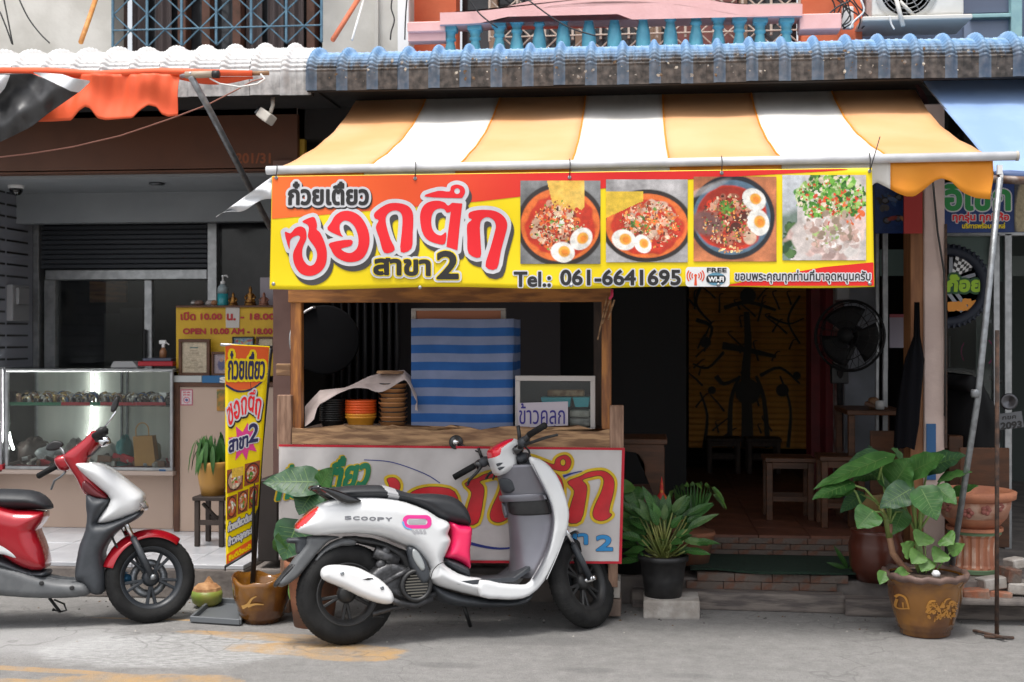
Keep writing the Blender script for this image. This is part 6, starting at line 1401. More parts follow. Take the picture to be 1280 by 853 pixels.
sp = [(a_ * 58 * math.sin(k_ * 2.4), -50 - 62 * abs(math.cos(k_ * 1.7)) ** .8, 11) for k_, a_ in enumerate([.5, .8, 1, .7, .9, .4, 1, .6, .95, .3, .75, 1, .55, .85, .65, 1, .2, .9])] + [(-60, -52, 13), (-58, -80, 13), (-44, -106, 13), (44, -104, 13), (58, -84, 12), (62, -56, 12), (-30, -112, 13), (30, -112, 13), (-20, -90, 14), (18, -86, 14), (0, -60, 13), (-46, -30, 14), (-52, -62, 15), (-38, -85, 15), (-24, -100, 16), (-8, -112, 15), (10, -108, 16), (26, -98, 15), (40, -82, 15), (50, -60, 14), (52, -38, 13), (-30, -52, 15), (20, -58, 15), (-14, -72, 16), (34, -36, 13), (4, -84, 16), (-44, -44, 13), (14, -40, 12), (-20, -120, 12), (22, -118, 12), (-56, -20, 12)]
for k, (dx, dy_, w) in enumerate(sp):
    yy = r6.uniform(-.14, .1); b0 = c_ + Vector((r6.uniform(-.03, .03), r6.uniform(-.03, .03), .21)); m0 = P(829 + dx * .52, 712 + dy_ * .6, Yp + yy * .6); t0 = P(829 + dx * 1.1, 714 + dy_ * (.84 if dy_ < -60 else .7) + 5 * math.sin(k * 1.9), Yp + yy)
    stemto(PL, [b0, b0 * .45 + m0 * .55 + Vector((0, 0, -.01)), m0], .007, .004, stemy); add_leaf(PL, m0, t0, w * .9 * S, (dx * .006, -.75, .75), 'oval', [gD, gD, gV, gD, gM][k % 5], droop=.3)
# --- plants behind it: pale drooping palm-like plant and spirit ornament
PL = pot_plant('potted_plant', 'pale strap leaved plant behind the black pot, by the open doorway', (P(865, 690, 7.35).x, 7.4, .16)); Yp = 7.4; c_ = Vector((P(866, 690, 7.4).x, 7.4, .197))
mb = MB(); mb.lathe([(0, 0), (.09, 0), (.12, .16), (.13, .17), (.125, .19), (.11, .17)], c_, n=30); obj('pot', mb, mat('worn_terracotta', (.26, .1, .05), .8, c2=(.16, .08, .05), ns=8), PL)
mb = MB(); mb.lathe([(.11, .165), (0, .17)], c_, n=24); obj('soil', mb, soil, PL)
for k in range(16):
    an = -2.6 + 5.2 * k / 15; b_ = Q(866 + 4 * math.sin(an), 655); mid = Q(866 + 26 * math.sin(an * .7), 618 - 14 * math.cos(an * .6), .05 * math.cos(k)); tip_ = Q(866 + 40 * math.sin(an * .62) + 6, 640 - 34 * math.cos(an * .55), .1 * math.cos(k * 2))
    add_leaf(PL, b_, mid, .022, (math.sin(an), -.8, .5), 'strap', gM); add_leaf(PL, mid, tip_, .03, (math.sin(an), -.8, .5), 'strap', gV if k % 2 else gL, droop=.3)
PL = pot_plant('potted_plant', 'low plant with round leaves at the right edge of the stall banner', (P(790, 640, 7.0).x, 7.0, 0)); Yp = 7.0; c_ = Vector((P(788, 690, 7.0).x, 7.0, 0.157))
c_.y = 7.32; Yp = 7.25
mb = MB(); mb.lathe([(0, 0), (.09, 0), (.12, .16), (.13, .17), (.125, .19), (.11, .17)], c_, n=30); obj('pot', mb, blackpl, PL)
mb = MB(); mb.lathe([(.11, .165), (0, .17)], c_, n=24); obj('soil', mb, soil, PL)
for k, (x, y, tx, ty_, w) in enumerate(((785, 620, 778, 650, 26), (790, 612, 800, 640, 24), (784, 640, 784, 668, 24), (795, 640, 806, 664, 22), (788, 605, 776, 616, 18), (800, 655, 790, 684, 22), (780, 630, 770, 640, 16))):
    stemto(PL, [c_ + Vector((0, 0, .17)), Q(x, y)], .005, .004, stemg); add_leaf(PL, Q(x, y), Q(tx, ty_, -.05), w * S * 1.1, (0, -1, .4), 'heart', gM if k % 2 else gL)
OR = thing('shrine_ornament', 'small red and gold paper shrine ornament standing among the plants', 'ornament', P(827, 640, 7.2)); c_ = P(827, 640, 7.2)
mb = MB(); mb.tube([P(827, 700, 7.25), P(827, 640, 7.2)], .006, 6); obj('stick', mb, stemb, OR)
mb = MB(); mb.lathe([(0, 0), (.03, .01), (.026, .05), (.036, .07), (.012, .11), (.008, .16), (0, .2)], c_, n=12); obj('red_figure', mb, mat('vivid_red_paper', (.5, .02, .015), .6, c2=(.6, .2, .02), ns=30, lo=.55, hi=.6), OR)
mb = MB(); mb.lathe([(0, -.03), (.015, -.02), (.02, -.005), (0, 0)], P(852, 646, 7.05), n=10); single('orange_flower', mb, mat('orange_petal', (.7, .22, .02), .6), 'small orange flower in the black pot plant', 'flower')
# small seedling with long leaves beside the mat
PL = pot_plant('potted_plant', 'small dark long leaved seedling beside the mat, behind the dragon pot', (P(1062, 700, 7.3).x, 7.3, .197)); Yp = 7.3
for k, (x, y) in enumerate(((1034, 702), (1044, 682), (1092, 690), (1080, 700))): add_leaf(PL, Q(1060, 712), Q(x, y, -.03 * k), .03, (0, -.8, .6), 'oval', gD)
mb = MB(); c_ = P(1095, 735, 7.2); c_.z = .157; mb.lathe([(0, 0), (.1, 0), (.14, .08), (.15, .2), (.13, .26), (.14, .28), (.12, .28), (.11, .2)], c_, n=34); single('clay_pot', mb, mat('dark_red_glaze', (.1, .025, .015), .3, c2=(.07, .02, .012), ns=4, coat=.2), 'dark red glazed round pot behind the dragon pot plant', 'pot')
# terracotta planter on fluted pedestal
terra = mat('terracotta', (.48, .19, .1), .75, c2=(.36, .14, .08), ns=7, bump=.2, bs=50); terp = mat('pale_painted_terracotta', (.55, .36, .27), .75, c2=(.42, .2, .13), ns=11, lo=.45, hi=.55); grnp = mat('faded_green_paint', (.12, .19, .1), .7)
py3 = 7.2; c_ = P(1218, 715, py3); zb3 = c_.z
mb = MB(); mb.box((P(1168, 0, 7.0).x, 6.95, .09), (P(1290, 0, 7.0).x, 7.55, zb3 - .001), .01); single('stone_ledge', mb, concrete, 'rough concrete ledge carrying the fluted pedestal at the right', 'ledge')
PD = thing('fluted_pedestal', 'cream and terracotta fluted pedestal with green bands under the planter', 'pedestal', c_); s3 = scl(1218, py3)
hP = 57 * s3; n = 72; prof = [(28, 0), (31, .02), (31, .1), (29.5, .12), (29.5, .16), (28, .2), (27, .4), (27, .6), (29, .8), (32, .86), (32, .92), (34, .93), (34, 1.0), (30, 1.0), (0, 1.0)]
mb = MB(); vs = []
for (r_, h) in prof:
    for j in range(n):
        an = 2 * math.pi * j / n; k_ = 1 - (.06 if (.15 < h < .85 and j % 4 in (0, 1)) else 0); vs.append((c_.x + r_ * s3 * k_ * math.cos(an), py3 + r_ * s3 * k_ * math.sin(an), zb3 + h * hP))
mb.v = vs; 
for i in range(len(prof) - 1):
    for j in range(n):
        j2 = (j + 1) % n; mb.f.append([i * n + j, i * n + j2, (i + 1) * n + j2, (i + 1) * n + j]); h = (prof[i][1] + prof[i + 1][1]) / 2
        mb.m.append(2 if (.02 < h < .14 or .86 < h < .93) else (1 if (j % 4 in (2, 3) and .15 < h < .85) else 0)); mb.sm.append(False)
obj('column', mb, [terra, terp, grnp], PD)
PN = thing('terracotta_planter', 'wide terracotta bowl planter with painted flowers on the fluted pedestal', 'planter', (c_.x, py3, zb3 + hP)); zp = zb3 + hP + .001
mb = MB(); mb.lathe([(0, 0), (28 * s3, 0), (38 * s3, 12 * s3), (42 * s3, 26 * s3), (43 * s3, 34 * s3), (49 * s3, 36 * s3), (50 * s3, 44 * s3), (46 * s3, 46 * s3), (41 * s3, 42 * s3), (38 * s3, 30 * s3), (0, 28 * s3)], (c_.x, py3, zp), n=56); obj('bowl', mb, terra, PN)
mb = MB(); mb.lathe([(38.6 * s3, 12.5 * s3), (42.8 * s3, 26 * s3), (43.7 * s3, 33 * s3)], (c_.x, py3, zp), n=56); obj('painted_band', mb, terp, PN, fix=False)
mb = MB()
for px, py in ((1195, 640), (1218, 646), (1240, 642), (1258, 638)):
    for k in range(5):
        an = k * 1.257; q = P(px + 4 * math.cos(an), py + 4 * math.sin(an), 6.9); dx = q.x - c_.x; rad = 43.6 * s3; dx = max(-rad * .95, min(rad * .95, dx * 1.0)); mb.lathe([(0, .004), (.012, .002), (.014, -.002)], (c_.x + dx, py3 - math.sqrt(rad * rad - dx * dx) + .002, q.z - .0), (0, -1, 0), 8)
obj('painted_flower', mb, mat('dusty_rose_print', (.3, .1, .08), .7), PN)['kind'] = 'stuff'
mb = MB(); c2_ = P(1208, 600, 7.1); mb.box((P(1200, 0, 7.5).x, 7.5, .3), (P(1262, 0, 7.5).x, 7.52, P(1230, 560, 7.5).z), .004); single('orange_crate', mb, ow, 'orange wooden crate standing behind the terracotta planter', 'crate')
Yp = 7.0; PL = None
# rubble of bricks
for k, (x0_, y0, x1_, y1, Y, m, lb) in enumerate(((1208, 739, 1240, 753, 6.85, brick, 'loose red brick under the painted pedestal, at the leaning pole'), (1226, 724, 1258, 738, 6.9, paleconc, 'pale broken slab just right of the pedestal foot'), (1240, 741, 1268, 754, 6.88, brick, 'mortar stained brick beside the rusty rod'), (1256, 712, 1276, 730, 6.92, mortarbrick, 'upright white and red brick at the far right rubble'), (1262, 731, 1290, 744, 6.9, paleconc, 'grey rubble block at the right picture edge'), (1190, 726, 1206, 738, 6.95, mortarbrick, 'half brick between dragon pot and pedestal'), (1262, 700, 1282, 712, 7.0, paleconc, 'small pale stone on top of the right rubble'))):
    a_ = P(x0_, y1, Y); b_ = P(x1_, y0, Y); ce = (a_ + b_) / 2; Mx = Matrix.Translation((ce.x, Y + .05, ce.z)) @ Matrix.Rotation(R(rng.uniform(-9, 9)), 4, 'Y') @ Matrix.Rotation(R(rng.uniform(-20, 20)), 4, 'Z'); hx, hz = abs(b_.x - a_.x) / 2, abs(b_.z - a_.z) / 2
    mb = MB(); mb.box((-hx, -.05, -hz), (hx, .05, hz), .006, Mx); single('loose_brick', mb, m, lb, 'brick')
mb = MB(); mb.box((P(1196, 0, 6.9).x, 6.82, .14), (P(1330, 0, 6.9).x, 7.1, P(1240, 756, 6.85).z), .01); single('ledge_slab', mb, concrete, 'low rough slab under the rubble bricks at the right kerb', 'slab')
# --- strap leaved plant on dark stool, left shop
ly = 7.75; c0 = P(264, 618, ly); PS = thing('plant_stool', 'small dark wooden stool carrying the yellow pot at the left shop', 'stool', (c0.x, ly, .2)); zt2 = P(266, 619, ly).z; xA, xB = P(249, 0, ly).x, P(285, 0, ly).x
dsw = mat('dark_stool_wood', (.05, .035, .028), .7, c2=(.03, .02, .016), ns=6, bump=.2)
mb = MB(); mb.box((xA - .01, ly - .1, zt2 - .025), (xB + .01, ly + .15, zt2), .004); obj('seat', mb, dsw, PS)
for x in (xA, xB - .03):
    for yy in (ly - .09, ly + .11): mb = MB(); mb.box((x, yy, .197), (x + .03, yy + .03, zt2 - .026), .003); obj('leg', mb, dsw, PS)
for yy in (ly - .085, ly + .115): mb = MB(); mb.box((xA + .031, yy, .33), (xB - .031, yy + .02, .36)); obj('rung', mb, dsw, PS)
mb = MB(); mb.beam((xA + .03, ly - .02, zt2 - .05), (xB, ly - .02, .3), .02, .02); obj('brace', mb, dsw, PS)
PL = pot_plant('potted_plant', 'strap leaved plant in a yellow ochre pot on the dark stool', (c0.x, ly, zt2)); c_ = Vector((P(266, 600, ly).x, ly, zt2 + .001)); Yp = ly
mb = MB(); mb.lathe([(0, 0), (.07, 0), (.085, .08), (.1, .17), (.104, .2), (.098, .21), (.09, .17)], c_, n=34); obj('pot', mb, mat('ochre_plastic', (.5, .26, .06), .5), PL)
mb = MB(); mb.lathe([(.092, .18), (0, .185)], c_, n=24); obj('soil', mb, soil, PL)
for k in range(34):
    an = r6.uniform(0, 6.28); q = r6.uniform(.35, 1); dx = math.cos(an) * q * .18; dy_ = math.sin(an) * q * .14; up_ = .2 * (1 - q * .55) + r6.uniform(0, .06); b0 = c_ + Vector((dx * .1, dy_ * .1, .18)); mid = b0 + Vector((dx * .6, dy_ * .6, up_)); tp = b0 + Vector((dx * 1.15, dy_ * 1.15, up_ * (.75 - q * 1.1)))
    add_leaf(PL, b0, mid, .026, (dx, -.3 + dy_, .4), 'strap', gD); add_leaf(PL, mid, tp, .03, (dx * 3, dy_ * 3 - .3, .6), 'oval', gD if k % 3 else gM, droop=.2)
# --- calathea-like plant behind the white scooter, clay pot
ly = 6.5; c0 = P(362, 740, ly); PL = pot_plant('potted_plant', 'large heart leaved plant in a clay pot behind the white scooter tail', (c0.x, ly, 0)); Yp = ly
cpz = .0; c_ = Vector((P(392, 740, ly).x, ly, 0)); mb = MB(); mb.lathe([(0, 0), (.1, 0), (.12, .14), (.135, .28), (.15, .29), (.152, .335), (.14, .34), (.13, .28)], c_, n=36); obj('pot', mb, MATS['worn_terracotta'], PL)
mb = MB(); mb.lathe([(.135, .3), (0, .31)], c_, n=24); obj('soil', mb, soil, PL)
for k, (bx_, tx, w, nr, m) in enumerate((((395, 603), (328, 600), 38, (0, -.9, .6), gB), ((392, 615), (372, 642), 40, (-.2, -1, .4), gB), ((400, 608), (414, 585), 24, (0, -1, .5), gM), ((372, 655), (352, 700), 44, (0, -1, .3), gB), ((398, 640), (420, 628), 26, (.1, -1, .4), gM), ((388, 712), (360, 748), 36, (-.2, -1, .4), gL), ((352, 690), (346, 668), 20, (-.3, -1, .4), gM), ((395, 700), (408, 730), 26, (.1, -1, .3), gM))):
    stemto(PL, [c_ + Vector((0, 0, .32)), Q(378 * .5 + bx_[0] * .5, (680 + bx_[1]) / 2), Q(*bx_)], .006, .004, mat('purple_brown_stem', (.06, .03, .03), .5)); add_leaf(PL, Q(*bx_), Q(tx[0], tx[1], -.06), w * S * 1.12, nr, 'heart', m, fold=.1)
# --- brown glazed bowl pot with the stand pole in it
g0 = PG(319, 783); c_ = Vector((g0.x, g0.y + .12, 0)); PT = thing('glazed_pot', 'brown glazed pot with wavy rim and cream leaf mark at the flag banner foot', 'pot', c_)
mb = MB(); n = 44; prof = [(.0, .0), (.095, 0), (.1, .02), (.118, .035), (.113, .05), (.128, .065), (.126, .08), (.148, .13), (.155, .2), (.16, .225), (.148, .228), (.14, .2), (.12, .1), (0, .09)]
mb.lathe(prof, c_, n=n)
for i, v in enumerate(mb.v):
    if v[2] > .19: an = math.atan2(v[1] - c_.y, v[0] - c_.x); mb.v[i] = (v[0], v[1], v[2] + (.028 * abs(math.cos(an * 1.0 + .2)) + .006 * math.sin(an * 7) - .01) * (v[2] - .19) / .035)
obj('pot_body', mb, gl, PT)
def on_p2(px, py, lay=0):
    p = PP(px, py, (c_.x, c_.y - .14, 0), Vector((0, 1, 0))); rad = .13 + .03 * min(1, p.z / .2) + .004; dx = max(-.13, min(.13, p.x - c_.x)); return Vector((c_.x + dx, c_.y - math.sqrt(rad * rad - dx * dx), p.z))
mb = MB(); flat(mb, segs(stroke([(302, 760), (310, 756), (316, 748), (322, 745)], 5, 1)), on_p2, 1, cell=.6, run=3); flat(mb, segs(stroke([(310, 758), (320, 755), (330, 756)], 4, 1)), on_p2, 1, cell=.6, run=3); obj('leaf_mark', mb, mat('cream_glaze', (.5, .28, .08), .3), PT, fix=False)
g0 = PG(275, 782); mb = MB()
a_ = [PG(238, 776), PG(268, 781), PG(310, 784), PG(300, 758), PG(272, 754)]
TR = thing('plastic_tray', 'grey plastic drip tray lying on the road under the glazed pot', 'tray', (g0.x, g0.y, 0)); q = [PG(239, 779), PG(300, 783), PG(300, 757), PG(266, 755)]
grp = mat('grey_tray_plastic', (.12, .13, .14), .5)
mb = MB(); mb.prism([Vector((v.x, v.y, .004)) for v in q], (0, 0, .006)); obj('tray_base', mb, grp, TR)
for k in range(4): a_, b_ = q[k], q[(k + 1) % 4]; mb = MB(); mb.beam(Vector((a_.x, a_.y, .022)), Vector((b_.x, b_.y, .022)), .016, .03); obj('tray_rim', mb, grp, TR)
# coconut
g0 = PG(254, 762); c_ = Vector((g0.x, g0.y + .06, 0)); CN = thing('coconut', 'green coconut with shaved brown top on the road beside the tray', 'coconut', c_)
mb = MB(); mb.lathe([(0, .0), (.045, .004), (.078, .03), (.086, .065), (.08, .095)], c_, n=26); obj('husk', mb, mat('green_husk', (.2, .27, .04), .45, c2=(.26, .24, .05), ns=9), CN)
mb = MB(); mb.lathe([(.08, .095), (.076, .11), (.055, .128), (.03, .132), (.0, .138)], c_, n=9, smooth=False); obj('shaved_top', mb, mat('shaved_coconut', (.5, .28, .13), .8, c2=(.32, .15, .06), ns=20), CN)
mb = MB(); mb.prism([c_ + Vector((-.02, 0, .13)), c_ + Vector((.03, .0, .13)), c_ + Vector((0, .01, .165))], (0, .03, 0)); obj('cut_flap', mb, MATS['shaved_coconut'], CN)

# ================================================================== VERTICAL FLAG BANNER
vy = 6.55; VB = thing('flag_banner', 'tall narrow yellow and orange Thai menu banner on a black stand', 'banner', P(310, 720, vy))
ta_, tb_ = P(282, 432, vy), P(336, 432, vy)
def VM(px, py, lay=0):
    L0 = 282 + (py - 432) * .0; Y = vy + (px - 282) * .0036 + .012 * math.sin(py * .03); return P(px, py, Y - .0016 * lay)
def VU(u, v, lay=0):   # unit square on the flag: corners from the photograph
    x = (281 + 1.5 * v) * (1 - u) + (337 - 18 * v) * u; y = (430 + (708 - 430) * v) * (1 - u) + (433 + (686 - 433) * v) * u; return VM(x, y, lay)
mb = MB(); mb.sheet(lambda u, v: VU(u, v), 10, 50, .002, (0, 1, 0)); obj('banner_sheet', mb, inky, VB)
def VT(px, py, lay=0):    # print plane 0..100 x 0..500
    return VU(px / 100, py / 500, lay)
mb = MB(); flat(mb, segs([(1, 2), (99, 2), (99, 62), (85, 88), (60, 104), (30, 106), (1, 92)]), VT, 1, cell=2); obj('printed_colour_field', mb, mat('orange_red_field', (.8, .12, .02), .45), VB, fix=False)
mb = MB(); flat(mb, segs([(2, 475), (98, 470), (98, 497), (2, 497)]), VT, 1, cell=2); obj('printed_colour_field', mb, MATS['orange_red_field'], VB, fix=False)
mb = MB(); flat(mb, segs(stroke([(2, 93), (30, 108), (60, 106), (86, 89), (98, 66)], 5, 4)), VT, 1.6, cell=1.5); obj('printed_line', mb, mat('navy_print', (.02, .02, .09), .45), VB, fix=False)
tv = text_fit('ก๋วยเตี๋ยว', 8, 92, 80, 42); mb = MB(); flat(mb, tv, VT, 2.2, grow=6.5, cell=1.2); obj('lettering_outline', mb, inky, VB, fix=False)
mb = MB(); flat(mb, tv, VT, 3, grow=1.1, cell=.8); obj('lettering', mb, MATS['navy_print'], VB, fix=False)
bb = big.copy(); bb[:, [0, 2]] = (bb[:, [0, 2]] - 352) / (637 - 352) * 88 + 3; bb[:, [1, 3]] = (bb[:, [1, 3]] - 228) / (348 - 228) * 82 + 104
mb = MB(); flat(mb, bb, VT, 2, grow=4.5, cell=1.2, shift=(2, 4)); obj('lettering_shadow', mb, inkk, VB, fix=False)
mb = MB(); flat(mb, bb, VT, 2.8, grow=4, cell=1.2); obj('lettering_outline', mb, inkw, VB, fix=False)
mb = MB(); flat(mb, bb, VT, 3.6, cell=.8); obj('lettering', mb, inkr, VB, fix=False)
star = [(50 + (46 if k % 2 == 0 else 26) * math.cos(k * math.pi / 9), 228 + (46 if k % 2 == 0 else 24) * math.sin(k * math.pi / 9)) for k in range(18)]
mb = MB(); flat(mb, segs(star), VT, 2, cell=1.2); obj('printed_star', mb, mat('magenta_print', (.7, .05, .25), .45), VB, fix=False)
tv = np.vstack([text_fit('สาขา', 10, 60, 246, 26, rot=.12), text_fit('2', 62, 86, 232, 44, ref='2')]); mb = MB(); flat(mb, tv, VT, 2.8, grow=4, cell=1.2); obj('lettering_outline', mb, inkw, VB, fix=False)
mb = MB(); flat(mb, tv, VT, 3.6, grow=1.4, cell=.8); obj('lettering', mb, MATS['navy_print'], VB, fix=False)
k = 0
for (u0, v0, u1, v1) in ((4, 285, 50, 338), (54, 281, 97, 334), (4, 346, 33, 398), (36, 343, 67, 395), (70, 340, 97, 392)):
    p = Paint(26, 30, (.3, .08, .03)); p.ell(.5, .5, .48, .46, (.03, .02, .02)); p.ell(.5, .5, .42, .4, [(.5, .3, .2), (.35, .05, .02), (.5, .1, .04), (.6, .2, .08), (.4, .08, .03)][k]); p.blobs(24, .5, .5, .32, .3, [WHT, PORK, GRN, (.7, .6, .4), RED], (.05, .12), 30 + k)
    if k == 0: p.fill(((p.X > .3) & (p.Y < .4)).astype(float), (.7, .45, .06))
    p.emit(VB, 'food_picture', VT, u0, v0, u1, v1, 2); k += 1
for (t_, y, h) in (('ก๋วยเตี๋ยวต้มยำ', 425, 13), ('ข้าวคลุกกะปิ', 458, 13)):
    tv = text_fit(t_, 8, 90, y, h, rot=.03); mb = MB(); flat(mb, tv, VT, 2, grow=3, cell=1.2); obj('lettering_outline', mb, MATS['navy_print'], VB, fix=False); mb = MB(); flat(mb, tv, VT, 2.8, grow=1.2, cell=.8); obj('lettering', mb, inkw, VB, fix=False)
tv = text_fit('ยินดีต้อนรับ', 10, 90, 492, 9); mb = MB(); flat(mb, tv, VT, 2, grow=.8, cell=.8); obj('lettering', mb, inky, VB, fix=False)
mb = MB(); mb.tube([P(276, 431, vy - .015), P(340, 434, vy + .25)], .008, 8); obj('top_rod', mb, alum, VB)
mb = MB(); mb.tube([VU(-.02, 1.0, 4), VU(1.02, 1.0, 4)], .007, 8); mb.box(VU(-.06, .995, 6), VU(-.0, 1.02, 0), .003); obj('bottom_rod', mb, blackpl, VB)
g1 = P(315, 760, vy + .1); mb = MB(); mb.tube([P(338, 434, vy + .27), P(326, 560, vy + .2), P(315, 740, vy + .1)], .014, 8); mb.tube([P(309, 431, vy + .12), P(318, 560, vy + .14), P(316, 700, vy + .1)], .008, 8); obj('stand_pole', mb, blackpl, VB)
# dark cabinet side by the pillar (under the stall's left end)
mb = MB(); pxf(mb, 322, 600, 347, .197, 7.2, .35, .006); single('dark_cabinet', mb, mat('dark_cabinet_paint', (.03, .022, .02), .6, c2=(.02, .015, .013), ns=4), 'dark narrow cabinet standing between flag banner and stall', 'cabinet')

# ================================================================== LEFT SHOP COUNTERS
ry_ = 8.25
RC = thing('reception_counter', 'beige counter with brown trim and a yellow opening hours board', 'counter', (P(280, 600, ry_).x, ry_, .2))
mb = MB(); pxf(mb, 224, 483, 346, .197, ry_, .5, .004); obj('front_panel', mb, beige, RC)
mb = MB(); pxf(mb, 217, 478, 224, .197, ry_ - .012, .5, .003); pxb(mb, 224, 478, 346, 484, ry_ - .012, .5, .003); obj('trim', mb, trimbrown, RC)
mb = MB(); pxb(mb, 220, 384, 346, 470, ry_ + .1, .04, .002); obj('hours_board', mb, mat('yellow_board', (.62, .38, .01), .5, c2=(.55, .33, .01), ns=4), RC)
mb = MB(); pxb(mb, 219.5, 382, 346, 384.5, ry_ + .08, .3, .002); obj('top_shelf', mb, trimbrown, RC)
hb = surf(ry_ + .1)
maroon = mat('maroon_print', (.4, .015, .02), .5)
mb = MB(); flat(mb, text_fit('เปิด', 226, 244, 400, 7), hb, 2, grow=.5, cell=.35); flat(mb, text_fit('10.00', 251, 277, 399.5, 7, ref='1'), hb, 2, grow=.55, cell=.35); flat(mb, text_fit('- 18.00', 301, 343, 399.5, 7, ref='1'), hb, 2, grow=.55, cell=.35); flat(mb, text_fit('OPEN 10.00 AM - 18.00', 229, 340, 417.5, 6.5, ref='O'), hb, 2, grow=.55, cell=.35)
obj('lettering', mb, maroon, RC, fix=False)
mb = MB(); flat(mb, segs([(282, 384.5), (299.5, 384.5), (299, 410), (282.5, 410)]), hb, 3, cell=.8); obj('paper_strip', mb, mat('paper_white', (.55, .52, .48), .8), RC, fix=False)
mb = MB(); flat(mb, text_fit('น.', 284, 294, 400, 7), hb, 4, grow=.8, cell=.35); obj('lettering', mb, maroon, RC, fix=False)
def framed(label, x0_, y0, x1_, y1, Y, fcol, pic, fw_=4, name='framed_certificate', cat='picture frame'):
    T = thing(name, label, cat, P((x0_ + x1_) / 2, y1, Y)); 
    for q in ((x0_, y0, x1_, y0 + fw_), (x0_, y1 - fw_, x1_, y1), (x0_, y0 + fw_ + .05, x0_ + fw_, y1 - fw_ - .05), (x1_ - fw_, y0 + fw_ + .05, x1_, y1 - fw_ - .05)): mb = MB(); pxb(mb, *q, Y, .025, .002); obj('frame_bar', mb, fcol, T)
    mb = MB(); pxb(mb, x0_ + fw_, y0 + fw_, x1_ - fw_, y1 - fw_, Y + .014, .008); obj('backing', mb, white, T)
    pic.emit(T, 'picture', surf(Y + .014), x0_ + fw_, y0 + fw_, x1_ - fw_, y1 - fw_, 0); return T
p = Paint(36, 50, (.5, .42, .3)); r7 = random.Random(3)
p.fill(((abs(p.X - .5) < .18) & (abs(p.Y - .17) < .02)).astype(float), (.08, .15, .14))
for k in range(12): w = r7.uniform(.1, .35); p.fill(((abs(p.X - .5) < w) & (abs(p.Y - (.27 + k * .055)) < .011)).astype(float), (.2, .15, .1), .6)
framed('brown framed certificate standing in front of the yellow hours board', 223, 424, 262, 470, ry_ + .03, trimbrown, p)
p = Paint(26, 30, (.35, .28, .3)); p.ell(.45, .55, .22, .3, (.1, .1, .2), 0, .3); p.ell(.45, .3, .1, .1, (.4, .25, .18)); p.ell(.75, .75, .12, .12, (.3, .05, .05), 0, .3)
framed('small brown framed photograph beside the certificate', 264, 440, 292, 470, ry_ + .04, trimbrown, p, 3, 'framed_photo')
p = Paint(26, 16, (.2, .3, .35)); p.blobs(30, .5, .5, .5, .4, [(.1, .2, .4), (.5, .4, .2), (.4, .1, .1), (.1, .25, .1)], (.05, .15), 4)
framed('small colourful framed picture above the flag banner', 290, 421, 317, 440, ry_ + .06, blackpl, p, 1.5, 'framed_photo')
framed('pale certificate in brown frame beside the colourful picture', 320, 421, 343, 441, ry_ + .06, trimbrown, Paint(20, 16, (.45, .38, .26)), 2.5)
mb = MB(); pxb(mb, 217, 470, 252, 478, ry_ - .02, .12, .002); single('white_price_sign', mb, mat('white_green_sign', (.45, .47, .46), .5), 'long white sign strip lying along the beige counter top', 'sign')
WS = thing('blue_sign', 'blue sign strip with white letter on the beige counter top', 'sign', P(280, 478, ry_)); mb = MB(); pxb(mb, 252.5, 470, 330, 479, ry_ - .02, .12, .002); obj('sign_strip', mb, mat('strip_blue', (.02, .13, .3), .5), WS)
mb = MB(); flat(mb, text_fit('S', 275, 283, 478, 6, ref='S'), surf(ry_ - .02), 1, grow=.7, cell=.4); obj('lettering', mb, white, WS, fix=False)
p = Paint(34, 44, (.6, .52, .52))
p.fill(((abs(p.X - .5) > .42) | (abs(p.Y - .5) > .44)).astype(float), (.45, .1, .15))
for k, yy in enumerate((.18, .33)): p.fill(((abs(p.X - .5) < .3) & (abs(p.Y - yy) < .045) & (np.sin(p.X * 50) > -.5)).astype(float), (.5, .02, .06))
p.ell(.5, .66, .26, .2, (.5, .06, .12)); p.ell(.5, .66, .2, .15, (.6, .52, .55)); p.ell(.5, .66, .12, .09, (.1, .1, .25))
KT = thing('notice_sticker', 'small white notice with red print stuck on the beige counter panel', 'sticker', P(233, 507, ry_)); p.emit(KT, 'print', surf(ry_ - .0), 225.5, 487, 241, 507, .5)
mb = MB(); pxb(mb, 271, 487, 284, 514, ry_ - .006, .005); single('orange_notice', mb, mat('orange_notice_print', (.5, .22, .03), .6, c2=(.1, .14, .05), ns=18), 'orange and green notice stuck on the beige counter by the flag banner', 'sticker')
# objects on top of the board
ty_ = ry_ + .2; zt_ = P(280, 382, ry_ + .08).z + .002
def onshelf(px): v = P(px, 382, ty_); v.z = zt_; return v
c_ = onshelf(278.5); BT_ = thing('sanitizer_bottle', 'clear pump bottle of turquoise liquid on the yellow hours board', 'bottle', c_); k_ = scl(278, ty_)
mb = MB(); mb.lathe([(0, 0), (6.5 * k_, 0), (6.7 * k_, 1 * k_), (6.7 * k_, 15 * k_), (0, 15 * k_)], c_, n=20); obj('liquid', mb, mat('turquoise_liquid', (.04, .32, .36), .2), BT_)
mb = MB(); mb.lathe([(6.9 * k_, 15 * k_), (6.7 * k_, 22 * k_), (3 * k_, 27 * k_), (0, 27 * k_)], c_, n=20); obj('bottle_neck', mb, mat('frosted_plastic', (.3, .36, .38), .3), BT_)
mb = MB(); mb.lathe([(3 * k_, 26 * k_), (3 * k_, 30 * k_), (1 * k_, 31 * k_), (1 * k_, 36 * k_), (2.5 * k_, 37 * k_), (0, 38 * k_)], c_, n=14); mb.tube([c_ + Vector((-1 * k_, 0, 37 * k_)), c_ + Vector((5 * k_, 0, 37.5 * k_)), c_ + Vector((6.5 * k_, 0, 35 * k_))], 1 * k_, 8); obj('pump', mb, white, BT_)
gold_ = mat('gold_figurine', (.4, .2, .04), .35, .6, c2=(.2, .08, .02), ns=40)
